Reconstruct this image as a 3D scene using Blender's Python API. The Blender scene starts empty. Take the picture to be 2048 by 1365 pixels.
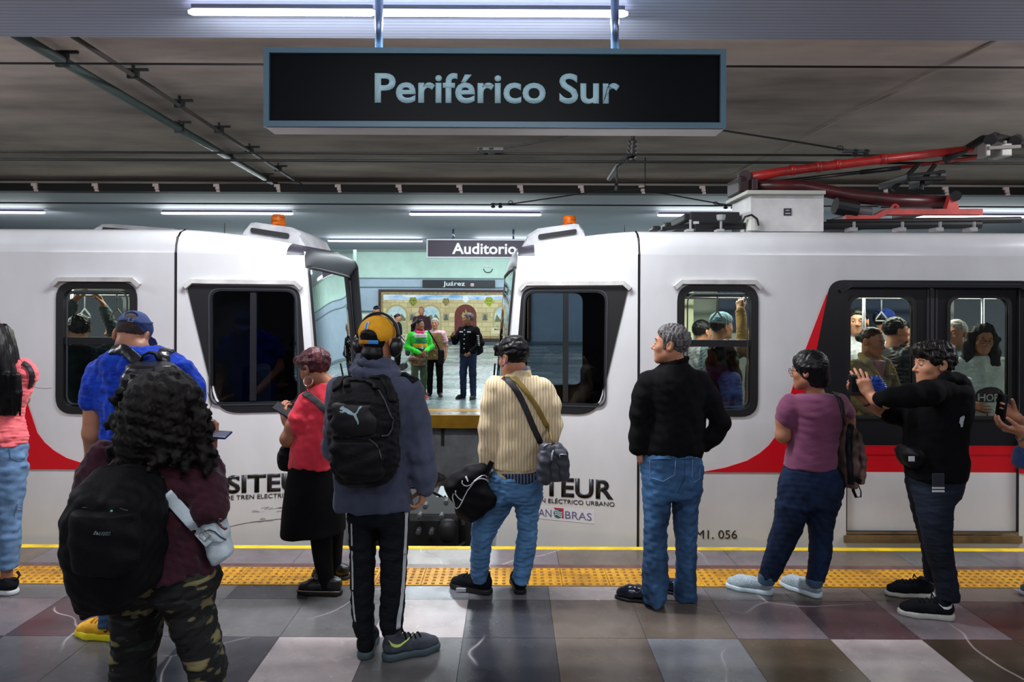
import bpy, bmesh, math, random
import numpy as np
from mathutils import Vector, Matrix

# ------------------------------------------------------------------ camera, world, exposure
C = bpy.context.scene.collection
SC = bpy.context.scene
FPX, CX, HY, EYE, ROLL = 1400.0, 1024.0, 620.0, 1.75, 0.0042
cam_data = bpy.data.cameras.new('camera')
cam = bpy.data.objects.new('camera', cam_data)
C.objects.link(cam)
cam_data.sensor_width = 36.0
cam_data.lens = FPX / 2048 * 36
cam_data.shift_y = -(682.5 - HY) / 2048
cam_data.clip_start, cam_data.clip_end = 0.05, 200
cam.matrix_world = Matrix.Translation((0, 0, EYE)) @ Matrix.Rotation(math.pi / 2, 4, 'X') @ Matrix.Rotation(ROLL, 4, 'Z')
SC.camera = cam

world = bpy.data.worlds.new('station_air')
SC.world = world
world.use_nodes = True
world.node_tree.nodes['Background'].inputs[0].default_value = (0.30, 0.34, 0.42, 1)
world.node_tree.nodes['Background'].inputs[1].default_value = 0.05

SC.view_settings.view_transform = 'Standard'
SC.view_settings.look = 'None'
SC.view_settings.gamma = 1.0
SC.view_settings.use_curve_mapping = False
SC.view_settings.exposure = 0.28

NEAR_LAMP, FAR_LAMP, TRAIN_LAMP = 76.0, 108.0, 15.0      # watts of one ceiling tube: near platform, far platform, train saloon

# ------------------------------------------------------------------ small helpers
def at(px, py, d):
    """world point that stands d metres in front of the camera at photo position (px, py)"""
    dx, dy = px - CX, py - HY
    c, s = math.cos(ROLL), math.sin(ROLL)
    ux, uy = dx * c + dy * s, -dx * s + dy * c
    return Vector((ux * d / FPX, d, EYE - uy * d / FPX))

def lin(c):
    return tuple(((v / 255) / 12.92 if v / 255 <= 0.04045 else ((v / 255 + 0.055) / 1.055) ** 2.4) for v in c[:3]) + (1.0,)

ORIGIN = {}
def orig(o):
    return ORIGIN.get(o.name, Vector((0, 0, 0))) if o is not None else Vector((0, 0, 0))

def thing(name, label, cat, loc=(0, 0, 0), group=None):
    o = bpy.data.objects.new(name, None)
    C.objects.link(o)
    o.empty_display_size = 0.1
    o.location = loc
    ORIGIN[o.name] = Vector(loc)
    tag(o, label, cat, group)
    return o

def tag(o, label=None, cat=None, group=None, kind=None):
    if label: o['label'] = label
    if cat: o['category'] = cat
    if group: o['group'] = group
    if kind: o['kind'] = kind
    return o

def link(name, me, mat=None, parent=None, smooth=False, label=None):
    """me holds WORLD coordinates; shift into the parent's origin and link as one mesh object"""
    o = bpy.data.objects.new(name, me)
    C.objects.link(o)
    og = orig(parent)
    if parent is not None:
        o.parent = parent
        me.transform(Matrix.Translation(-og))
    ORIGIN[o.name] = og
    if mat is not None and not me.materials: me.materials.append(mat)
    if smooth:
        me.polygons.foreach_set('use_smooth', [True] * len(me.polygons))
    if label: o['label'] = label
    return o

def from_bm(name, bm, mat=None, parent=None, smooth=False, label=None):
    me = bpy.data.meshes.new(name)
    bmesh.ops.recalc_face_normals(bm, faces=bm.faces)
    bm.to_mesh(me); bm.free()
    return link(name, me, mat, parent, smooth, label)

def struct(o):
    o['kind'] = 'structure'
    return o

def copy_tree(o, parent=None):
    c = o.copy(); C.objects.link(c)
    if parent is not None:
        c.parent = parent
    for ch in list(o.children):
        copy_tree(ch, c)
    return c

# ------------------------------------------------------------------ mesh shapes (all add to a bmesh)
def add_box(bm, lo, hi, bev=0.0):
    lo, hi = Vector(lo), Vector(hi)
    r = bmesh.ops.create_cube(bm, size=1.0)
    vs = r['verts']
    d = hi - lo; m = (lo + hi) / 2
    for v in vs:
        v.co = Vector((v.co.x * d.x, v.co.y * d.y, v.co.z * d.z)) + m
    if bev > 0:
        es = list({e for v in vs for e in v.link_edges})
        bmesh.ops.bevel(bm, geom=es, offset=min(bev, 0.49 * min(d)), segments=2, affect='EDGES', profile=0.5)

def frame_of(t):
    t = t.normalized()
    a = Vector((0, 0, 1)) if abs(t.z) < 0.9 else Vector((1, 0, 0))
    u = t.cross(a).normalized()
    return u, u.cross(t).normalized()

def add_tube(bm, pts, r, n=10, cap=True):
    """round tube through pts; r is one radius or one per point"""
    pts = [Vector(p) for p in pts]
    rs = [r] * len(pts) if not isinstance(r, (list, tuple)) else r
    rings = []
    u = None
    for i, p in enumerate(pts):
        t = (pts[min(i + 1, len(pts) - 1)] - pts[max(i - 1, 0)])
        if u is None: u, w = frame_of(t)
        else:
            t = t.normalized(); u = (u - t * u.dot(t)).normalized(); w = u.cross(t)
        rings.append([bm.verts.new(p + (u * math.cos(2 * math.pi * k / n) + w * math.sin(2 * math.pi * k / n)) * rs[i]) for k in range(n)])
    for a, b in zip(rings, rings[1:]):
        for k in range(n):
            bm.faces.new((a[k], a[(k + 1) % n], b[(k + 1) % n], b[k]))
    if cap:
        bm.faces.new(rings[0][::-1]); bm.faces.new(rings[-1])

def add_ribbon(bm, pts, width, thick, nrm):
    """flat strap along pts; nrm = direction(s) the flat side faces"""
    pts = [Vector(p) for p in pts]
    ns = [Vector(nrm)] * len(pts) if isinstance(nrm, (tuple, Vector)) else [Vector(v) for v in nrm]
    ws = [width] * len(pts) if not isinstance(width, (list, tuple)) else width
    rings = []
    for i, p in enumerate(pts):
        t = (pts[min(i + 1, len(pts) - 1)] - pts[max(i - 1, 0)]).normalized()
        n = (ns[i] - t * ns[i].dot(t)).normalized()
        s = t.cross(n) * ws[i] / 2; h = n * thick / 2
        rings.append([bm.verts.new(p + q) for q in (s + h, s * 0.9 + h * 1.3, -s * 0.9 + h * 1.3, -s + h, -s - h, s - h)])
    for a, b in zip(rings, rings[1:]):
        for k in range(6):
            bm.faces.new((a[k], a[(k + 1) % 6], b[(k + 1) % 6], b[k]))
    bm.faces.new(rings[0][::-1]); bm.faces.new(rings[-1])

def round_poly(pts, rad, n=6):
    """polygon corners rounded; rad one value or one per corner"""
    out = []
    N = len(pts)
    rs = [rad] * N if not isinstance(rad, (list, tuple)) else rad
    for i in range(N):
        p0, p, p1 = Vector(pts[i - 1]), Vector(pts[i]), Vector(pts[(i + 1) % N])
        r = rs[i]
        if r <= 0: out.append(tuple(p)); continue
        a = (p0 - p); b = (p1 - p)
        ra = min(r, a.length * 0.49); rb = min(r, b.length * 0.49)
        A = p + a.normalized() * ra; B = p + b.normalized() * rb
        for k in range(n + 1):
            t = k / n
            out.append(tuple(A * (1 - t) ** 2 + p * 2 * t * (1 - t) + B * t * t))
    return out

def rect(u0, v0, u1, v1, r=0.0, n=6):
    return round_poly([(u0, v0), (u1, v0), (u1, v1), (u0, v1)], r, n) if r > 0 else [(u0, v0), (u1, v0), (u1, v1), (u0, v1)]

def panel(outer, holes=(), fn=None, thick=0.0, flip=1):
    """2D outline with holes -> bmesh solid; fn(u, v, w) places a point, w = depth behind the face"""
    bm = bmesh.new()
    loops = []
    for poly in [outer] + list(holes):
        vs = [bm.verts.new((p[0], p[1], 0)) for p in poly]
        for a, b in zip(vs, vs[1:] + vs[:1]): bm.edges.new((a, b))
        loops.append(vs)
    bmesh.ops.triangle_fill(bm, edges=bm.edges[:], use_beauty=True, use_dissolve=False)
    if thick:
        front = bm.faces[:]
        back = {}
        for v in bm.verts[:]:
            back[v] = bm.verts.new((v.co.x, v.co.y, thick))
        for f in front: bm.faces.new([back[v] for v in reversed(f.verts)])
        for vs in loops:
            for a, b in zip(vs, vs[1:] + vs[:1]): bm.faces.new((a, b, back[b], back[a]))
    if fn:
        for v in bm.verts: v.co = Vector(fn(v.co.x, v.co.y, v.co.z))
    return bm

def join_bm(dst, src):
    me = bpy.data.meshes.new('tmp'); src.to_mesh(me); src.free()
    dst.from_mesh(me); bpy.data.meshes.remove(me)

def sheet(us, vs, fn):
    """grid surface fn(u, v) -> bmesh"""
    bm = bmesh.new()
    g = [[bm.verts.new(fn(u, v)) for v in vs] for u in us]
    for i in range(len(us) - 1):
        for j in range(len(vs) - 1):
            bm.faces.new((g[i][j], g[i + 1][j], g[i + 1][j + 1], g[i][j + 1]))
    return bm

def text_bm(s, height, fn=None, bold=0.0, depth=0.002, align='LEFT', width=None, shear=0.0, serif=False):
    """writing as solid letters: cap height = height, in u (right) / v (up); fn(u, v, w) places a point"""
    cu = bpy.data.curves.new('writing', 'FONT')
    cu.body = s
    cu.size = 1.0
    cu.resolution_u = 4
    cu.extrude = 0.0
    cu.offset = bold
    cu.shear = shear
    o = bpy.data.objects.new('writing', cu)
    C.objects.link(o)
    dg = bpy.context.evaluated_depsgraph_get()
    dg.update()
    me = bpy.data.meshes.new_from_object(o.evaluated_get(dg))
    bpy.data.objects.remove(o); bpy.data.curves.remove(cu)
    bm = bmesh.new(); bm.from_mesh(me); bpy.data.meshes.remove(me)
    k = height / 0.70
    xs = [v.co.x for v in bm.verts]
    x0, x1 = min(xs), max(xs)
    kx = k if width is None else width / (x1 - x0)
    off = {'LEFT': x0, 'CENTER': (x0 + x1) / 2, 'RIGHT': x1}[align]
    for v in bm.verts: v.co = Vector(((v.co.x - off) * kx, v.co.y * k, 0))
    if depth:
        r = bmesh.ops.extrude_face_region(bm, geom=bm.faces[:])
        for e in r['geom']:
            if isinstance(e, bmesh.types.BMVert): e.co.z += depth
    if fn:
        for v in bm.verts: v.co = Vector(fn(v.co.x, v.co.y, v.co.z))
    return bm

# ------------------------------------------------------------------ materials
MATS = {}
def nodes(name):
    m = bpy.data.materials.new(name); m.use_nodes = True
    nt = m.node_tree
    return m, nt, nt.nodes['Principled BSDF']

def noise_node(nt, scale, detail=3, rough=0.55, vec=None, stretch=None):
    n = nt.nodes.new('ShaderNodeTexNoise')
    n.inputs['Scale'].default_value = scale; n.inputs['Detail'].default_value = detail; n.inputs['Roughness'].default_value = rough
    if vec is None:
        tc = nt.nodes.new('ShaderNodeTexCoord'); vec = tc.outputs['Object']
    if stretch:
        mp = nt.nodes.new('ShaderNodeMapping'); mp.inputs['Scale'].default_value = stretch
        nt.links.new(vec, mp.inputs['Vector']); vec = mp.outputs['Vector']
    nt.links.new(vec, n.inputs['Vector'])
    return n

def ramp_node(nt, fac, stops, interp='LINEAR'):
    r = nt.nodes.new('ShaderNodeValToRGB')
    r.color_ramp.interpolation = interp
    el = r.color_ramp.elements
    while len(el) < len(stops): el.new(0.5)
    for e, (p, c) in zip(el, stops):
        e.position = p; e.color = lin(c) if len(c) == 3 else c
    nt.links.new(fac, r.inputs['Fac'])
    return r

def bump_node(nt, b, height, strength, dist=0.01):
    bp = nt.nodes.new('ShaderNodeBump')
    bp.inputs['Strength'].default_value = strength; bp.inputs['Distance'].default_value = dist
    nt.links.new(height, bp.inputs['Height'])
    nt.links.new(bp.outputs['Normal'], b.inputs['Normal'])
    return bp

def M(name, rgb, rough=0.6, metal=0.0, bump=None, var=0.0, vscale=6.0, stretch=None, spec=0.5, sheen=0.0, coat=0.0, rgb2=None):
    """plain material with optional colour variation (var) between rgb and rgb2 and noise bump (scale, strength)"""
    if name in MATS: return MATS[name]
    m, nt, b = nodes(name)
    b.inputs['Roughness'].default_value = rough; b.inputs['Metallic'].default_value = metal
    b.inputs['Specular IOR Level'].default_value = spec
    if sheen and sum(rgb) > 90:
        b.inputs['Sheen Weight'].default_value = sheen; b.inputs['Sheen Roughness'].default_value = 0.5
    if coat:
        b.inputs['Coat Weight'].default_value = coat; b.inputs['Coat Roughness'].default_value = 0.1
    if var or rgb2:
        n = noise_node(nt, vscale, 4, 0.6, stretch=stretch)
        c2 = rgb2 or tuple(max(0, c * (1 - var)) for c in rgb)
        c1 = rgb if rgb2 else tuple(min(255, c * (1 + var * 0.6)) for c in rgb)
        r = ramp_node(nt, n.outputs['Fac'], [(0.33, c2), (0.67, c1)])
        nt.links.new(r.outputs['Color'], b.inputs['Base Color'])
    else:
        b.inputs['Base Color'].default_value = lin(rgb)
    if bump:
        n2 = noise_node(nt, bump[0], 3, 0.6, stretch=bump[2] if len(bump) > 2 else None)
        bump_node(nt, b, n2.outputs['Fac'], bump[1], 0.01)
    MATS[name] = m
    return m

def cloth(name, rgb, var=0.18, vscale=14, rough=0.9, bump=(90, 0.25), sheen=0.15, **k):
    return M(name, rgb, rough=rough, bump=bump, var=var, vscale=vscale, sheen=sheen, spec=0.2 if sum(rgb) > 90 else 0.1, **k)

def emit(name, rgb, strength):
    if name in MATS: return MATS[name]
    m, nt, b = nodes(name)
    b.inputs['Base Color'].default_value = lin(rgb)
    b.inputs['Emission Color'].default_value = lin(rgb); b.inputs['Emission Strength'].default_value = strength
    MATS[name] = m
    return m

def glass(name, tint, gloss=0.06, refl=(1, 1, 1)):
    """thin pane: tinted see-through plus a mirror layer that grows at grazing angles"""
    if name in MATS: return MATS[name]
    m = bpy.data.materials.new(name); m.use_nodes = True
    nt = m.node_tree; nt.nodes.clear()
    out = nt.nodes.new('ShaderNodeOutputMaterial'); mix = nt.nodes.new('ShaderNodeMixShader')
    tr = nt.nodes.new('ShaderNodeBsdfTransparent'); gl = nt.nodes.new('ShaderNodeBsdfGlossy')
    fr = nt.nodes.new('ShaderNodeFresnel'); fr.inputs['IOR'].default_value = 1.45
    tr.inputs['Color'].default_value = tuple(tint) + (1,)
    gl.inputs['Color'].default_value = tuple(refl) + (1,); gl.inputs['Roughness'].default_value = 0.02
    ad = nt.nodes.new('ShaderNodeMath'); ad.operation = 'ADD'; ad.inputs[1].default_value = gloss; ad.use_clamp = True
    nt.links.new(fr.outputs[0], ad.inputs[0]); nt.links.new(ad.outputs[0], mix.inputs[0])
    nt.links.new(tr.outputs[0], mix.inputs[1]); nt.links.new(gl.outputs[0], mix.inputs[2])
    nt.links.new(mix.outputs[0], out.inputs['Surface'])
    MATS[name] = m
    return m
# ------------------------------------------------------------------ sculpting: smooth unions of simple volumes, meshed into ONE surface
def smooth_key(ts, vs, n=160):
    """dense, smooth interpolation of key values (monotone cubic)"""
    ts = np.asarray(ts, float); vs = np.asarray(vs, float)
    o = np.argsort(ts); ts, vs = ts[o], vs[o]
    if len(ts) < 3: return ts, vs
    h = np.diff(ts); dl = np.diff(vs) / h
    mt = np.zeros_like(vs)
    mt[1:-1] = np.where(dl[:-1] * dl[1:] > 0, 2 * dl[:-1] * dl[1:] / (dl[:-1] + dl[1:] + 1e-12), 0)
    mt[0], mt[-1] = dl[0], dl[-1]
    tt = np.linspace(ts[0], ts[-1], n)
    i = np.clip(np.searchsorted(ts, tt) - 1, 0, len(h) - 1)
    s = (tt - ts[i]) / h[i]
    v = (2 * s**3 - 3 * s**2 + 1) * vs[i] + (s**3 - 2 * s**2 + s) * h[i] * mt[i] + (-2 * s**3 + 3 * s**2) * vs[i + 1] + (s**3 - s**2) * h[i] * mt[i + 1]
    return tt, v

def waves(seed, wl, n=6):
    r = np.random.RandomState(seed)
    k = r.normal(size=(n, 3)); k /= np.linalg.norm(k, axis=1)[:, None]
    k *= (2 * np.pi / wl) * r.uniform(0.7, 1.4, size=(n, 1))
    return k, r.uniform(0, 6.28, n)

class Sculpt:
    def __init__(s):
        s.ops = []
    # each op: (kind, fn(x, y, z), lo, hi, k)
    def cone(s, a, b, ra, rb=None, k=0.02, op='add', squash=None):
        a, b = np.array(a, float), np.array(b, float)
        rb = ra if rb is None else rb
        ab = b - a; L2 = float(ab @ ab) + 1e-12
        def f(x, y, z):
            t = np.clip(((x - a[0]) * ab[0] + (y - a[1]) * ab[1] + (z - a[2]) * ab[2]) / L2, 0, 1)
            return np.sqrt((x - a[0] - t * ab[0])**2 + (y - a[1] - t * ab[1])**2 + (z - a[2] - t * ab[2])**2) - (ra + (rb - ra) * t)
        r = max(ra, rb)
        s.ops.append((op, f, np.minimum(a, b) - r, np.maximum(a, b) + r, k)); return s
    def chain(s, pts, rs, k=0.02, op='add'):
        for i in range(len(pts) - 1): s.cone(pts[i], pts[i + 1], rs[i], rs[i + 1], k, op)
        return s
    def ball(s, c, r, k=0.02, ax=None, op='add'):
        """ellipsoid; ax = 3 axes (rows) it is aligned to"""
        c = np.array(c, float); r = np.array([r] * 3 if np.isscalar(r) else r, float)
        A = np.eye(3) if ax is None else np.array([list(v) for v in ax], float)
        m = float(r.min())
        def f(x, y, z):
            X, Y, Z = x - c[0], y - c[1], z - c[2]
            q = [(A[i][0] * X + A[i][1] * Y + A[i][2] * Z) / r[i] for i in range(3)]
            l0 = np.sqrt(q[0]**2 + q[1]**2 + q[2]**2)
            q2 = np.sqrt((q[0] / r[0])**2 + (q[1] / r[1])**2 + (q[2] / r[2])**2) + 1e-9
            return l0 * (l0 - 1) / q2
        e = np.sqrt(((A * r[:, None])**2).sum(0))
        s.ops.append((op, f, c - e, c + e, k)); return s
    def box(s, c, half, rnd=0.02, k=0.01, ax=None, op='add'):
        c = np.array(c, float); hf = np.array(half, float) - rnd
        A = np.eye(3) if ax is None else np.array([list(v) for v in ax], float)
        def f(x, y, z):
            X, Y, Z = x - c[0], y - c[1], z - c[2]
            q = [np.abs(A[i][0] * X + A[i][1] * Y + A[i][2] * Z) - hf[i] for i in range(3)]
            return np.sqrt(sum(np.maximum(v, 0)**2 for v in q)) + np.minimum(np.maximum(np.maximum(q[0], q[1]), q[2]), 0) - rnd
        e = np.abs(A * (hf + rnd)[:, None]).sum(0)
        s.ops.append((op, f, c - e, c + e, k)); return s
    def loft(s, sl, k=0.02, n=2.0, yaw=0.0, cap=0.01, op='add'):
        """horizontal slices (z, cx, cy, half width, half depth), n = roundness (2 ellipse, more = boxier), yaw turns the width axis"""
        sl = np.array(sl, float)
        keys = [smooth_key(sl[:, 0], sl[:, i]) for i in range(1, 5)]
        z0, z1 = sl[:, 0].min(), sl[:, 0].max()
        cy_, sy_ = math.cos(yaw), math.sin(yaw)
        def f(x, y, z):
            zz = np.clip(z, z0, z1)
            cx, cy, a, b = [np.interp(zz, kk[0], kk[1]) for kk in keys]
            u = (x - cx) * cy_ + (y - cy) * sy_; v = -(x - cx) * sy_ + (y - cy) * cy_
            q = (np.abs(u / a)**n + np.abs(v / b)**n)**(1 / n)
            d = (q - 1) * np.minimum(a, b)
            dz = np.maximum(z0 - z, z - z1)
            return _rmax(d, dz, cap)
        R = max(sl[:, 3].max(), sl[:, 4].max())
        lo = np.array([sl[:, 1].min() - R, sl[:, 2].min() - R, z0]); hi = np.array([sl[:, 1].max() + R, sl[:, 2].max() + R, z1])
        s.ops.append((op, f, lo, hi, k)); return s
    def cut(s, p, n, k=0.004):
        """keep the side of the plane that n points away from"""
        p = np.array(p, float); n = np.array(n, float); n /= np.linalg.norm(n)
        s.ops.append(('cut', lambda x, y, z: (x - p[0]) * n[0] + (y - p[1]) * n[1] + (z - p[2]) * n[2], None, None, k)); return s
    def noise(s, amp, wl, seed=1, stretch=(1, 1, 1), zr=None, ridge=False):
        kk, ph = waves(seed, wl); st = stretch
        def f(x, y, z):
            v = 0
            for k_, p_ in zip(kk, ph):
                q = np.sin(k_[0] * st[0] * x + k_[1] * st[1] * y + k_[2] * st[2] * z + p_)
                v = v + (1 - 2 * np.abs(q) if ridge else q)
            v = v * amp / math.sqrt(len(ph))
            if zr is not None:     # fades in between two heights (zr = full at zr[0], none at zr[1])
                v = v * np.clip((z - zr[1]) / (zr[0] - zr[1]), 0, 1)
            return v
        s.ops.append(('disp', f, None, None, 0)); return s
    def shell(s, t):
        s.ops.append(('shell', None, None, None, t)); return s
    def bounds(s):
        lo = np.min([o[2] for o in s.ops if o[0] == 'add'], axis=0); hi = np.max([o[3] for o in s.ops if o[0] == 'add'], axis=0)
        return lo, hi
    def eval(s, P):
        P = np.asarray(P, float); x, y, z = P[:, 0], P[:, 1], P[:, 2]
        F = np.full(len(P), 1.0)
        for kind, f, lo, hi, k in s.ops:
            F = _apply(F, kind, f, x, y, z, k)
        return F
    def hit(s, px, py, d0, span=0.5, off=0.004):
        """point of the surface seen at photo position (px, py), lifted off the surface by off"""
        ds = np.linspace(d0 - span, d0 + span, 400)
        a = at(px, py, 1.0); dr = np.array([a.x, a.y, a.z - EYE])
        P = np.stack([ds * dr[0], ds * dr[1], EYE + ds * dr[2]], 1)
        F = s.eval(P)
        i = np.argmax(F < 0) if (F < 0).any() else int(np.argmin(F))
        return Vector(P[max(i - 1, 0)]) - Vector(dr) * off
    def mesh(s, h, fine=(), hf=None, pad=0.02):
        lo, hi = s.bounds()
        lo = lo - pad; hi = hi + pad
        axs = []
        for i in range(3):
            cur, out = lo[i], []
            while cur < hi[i] + h:
                out.append(cur)
                st = h
                for (fl, fh) in fine:
                    if fl[i] - h <= cur <= fh[i]: st = hf
                cur += st
            axs.append(np.array(out))
        xs, ys, zs = axs
        F = np.full((len(xs), len(ys), len(zs)), 1.0, np.float32)
        hm = h
        for kind, f, l, u, k in s.ops:
            if l is not None:
                m = k + 2.5 * hm
                ix = [(max(np.searchsorted(ax, l[i] - m) - 1, 0), min(np.searchsorted(ax, u[i] + m) + 1, len(ax))) for i, ax in enumerate(axs)]
                sl = tuple(slice(a, b) for a, b in ix)
                if any(b <= a for a, b in ix): continue
                x = xs[sl[0], None, None]; y = ys[None, sl[1], None]; z = zs[None, None, sl[2]]
                F[sl] = _apply(F[sl], kind, f, x, y, z, k)
            elif kind == 'disp':
                ii = np.nonzero(np.abs(F) < 0.06)
                F[ii] += f(xs[ii[0]], ys[ii[1]], zs[ii[2]])
            else:
                x = xs[:, None, None]; y = ys[None, :, None]; z = zs[None, None, :]
                F = _apply(F, kind, f, x, y, z, k)
        F[0], F[-1], F[:, 0], F[:, -1], F[:, :, 0], F[:, :, -1] = 1, 1, 1, 1, 1, 1
        return nets(F, xs, ys, zs)
    def build(s, name, h, mat, parent=None, label=None, fine=(), hf=None):
        V, Q = s.mesh(h, fine, hf)
        me = bpy.data.meshes.new(name)
        me.vertices.add(len(V)); me.vertices.foreach_set('co', V.astype(np.float32).ravel())
        me.loops.add(Q.size); me.loops.foreach_set('vertex_index', Q.astype(np.int32).ravel())
        me.polygons.add(len(Q))
        me.polygons.foreach_set('loop_start', np.arange(0, Q.size, 4, dtype=np.int32))
        me.polygons.foreach_set('loop_total', np.full(len(Q), 4, np.int32))
        me.update(calc_edges=True)
        return link(name, me, mat, parent, True, label)

def _rmax(a, b, r):
    h = np.maximum(r - np.abs(a - b), 0) / r
    return np.maximum(a, b) + h * h * r * 0.25

def _apply(F, kind, f, x, y, z, k):
    if kind == 'disp': return F + np.where(np.abs(F) < 0.06, f(x, y, z), 0)
    if kind == 'shell': return np.abs(F) - k
    d = f(x, y, z)
    if kind == 'add':
        if k <= 0: return np.minimum(F, d)
        h = np.maximum(k - np.abs(F - d), 0) / k
        return np.minimum(F, d) - h * h * k * 0.25
    if kind == 'sub': d = -d
    if k <= 0: return np.maximum(F, d)
    return _rmax(F, d, k)

def nets(F, xs, ys, zs):
    """surface nets: one vertex per crossed cell, one quad per crossed edge"""
    S = F < 0
    nx, ny, nz = F.shape
    c = S[:-1, :-1, :-1].astype(np.int8)
    tot = np.zeros((nx - 1, ny - 1, nz - 1), np.int8)
    for i in (0, 1):
        for j in (0, 1):
            for k in (0, 1):
                tot += S[i:nx - 1 + i, j:ny - 1 + j, k:nz - 1 + k]
    act = (tot > 0) & (tot < 8)
    I, J, K = np.nonzero(act)
    idx = np.full(act.shape, -1, np.int64); idx[I, J, K] = np.arange(len(I))
    acc = np.zeros((len(I), 3)); cnt = np.zeros(len(I))
    G = (xs, ys, zs)
    for ax in range(3):
        o1, o2 = [a for a in range(3) if a != ax]
        for b1 in (0, 1):
            for b2 in (0, 1):
                a = [I, J, K]; a = [v.copy() for v in a]
                a[o1] += b1; a[o2] += b2
                b = [v.copy() for v in a]; b[ax] += 1
                fa = F[a[0], a[1], a[2]]; fb = F[b[0], b[1], b[2]]
                m = (fa < 0) != (fb < 0)
                t = np.clip(fa / np.where(m, fa - fb, 1), 0, 1)
                P = np.stack([G[q][a[q]] for q in range(3)], 1).astype(float)
                P[:, ax] += t * (G[ax][b[ax]] - G[ax][a[ax]])
                acc[m] += P[m]; cnt[m] += 1
    V = acc / np.maximum(cnt, 1)[:, None]
    quads = []
    for ax in range(3):
        o1, o2 = (ax + 1) % 3, (ax + 2) % 3
        sl0 = [slice(None)] * 3; sl1 = [slice(None)] * 3
        sl0[ax] = slice(0, -1); sl1[ax] = slice(1, None)
        for o in (o1, o2):
            sl0[o] = slice(1, -1); sl1[o] = slice(1, -1)
        A, B = S[tuple(sl0)], S[tuple(sl1)]
        for inside_first in (True, False):
            e = np.nonzero((A & ~B) if inside_first else (~A & B))
            p = [e[0].copy(), e[1].copy(), e[2].copy()]
            p[o1] += 1; p[o2] += 1
            def cell(d1, d2):
                q = [p[0].copy(), p[1].copy(), p[2].copy()]
                q[o1] -= d1; q[o2] -= d2
                return idx[q[0], q[1], q[2]]
            qd = np.stack([cell(1, 1), cell(0, 1), cell(0, 0), cell(1, 0)], 1)
            quads.append(qd if inside_first else qd[:, ::-1])
    Q = np.concatenate(quads)
    return V, Q[(Q >= 0).all(1)]

def decal(polys, sc, d0, off=0.003, sub=2, thick=0.0015, hole=()):
    """flat shape given by its outline on the surface of a sculpt, laid onto that surface"""
    bm = panel(polys, hole)
    if sub: bmesh.ops.subdivide_edges(bm, edges=bm.edges[:], cuts=sub, use_grid_fill=True)
    for v in bm.verts: v.co = sc.hit(v.co.x, v.co.y, d0, off=off)
    return bm

# ------------------------------------------------------------------ heads and hands
def axes(yaw, pitch=0.0, roll=0.0):
    """right, forward, up of a head: yaw 0 looks away from the camera (+y), 90 looks left (-x), 180 at the camera; pitch > 0 looks down"""
    m = Matrix.Rotation(math.radians(yaw), 3, 'Z') @ Matrix.Rotation(-math.radians(pitch), 3, 'X') @ Matrix.Rotation(math.radians(roll), 3, 'Y')
    return [m @ Vector((1, 0, 0)), m @ Vector((0, 1, 0)), m @ Vector((0, 0, 1))]

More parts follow.
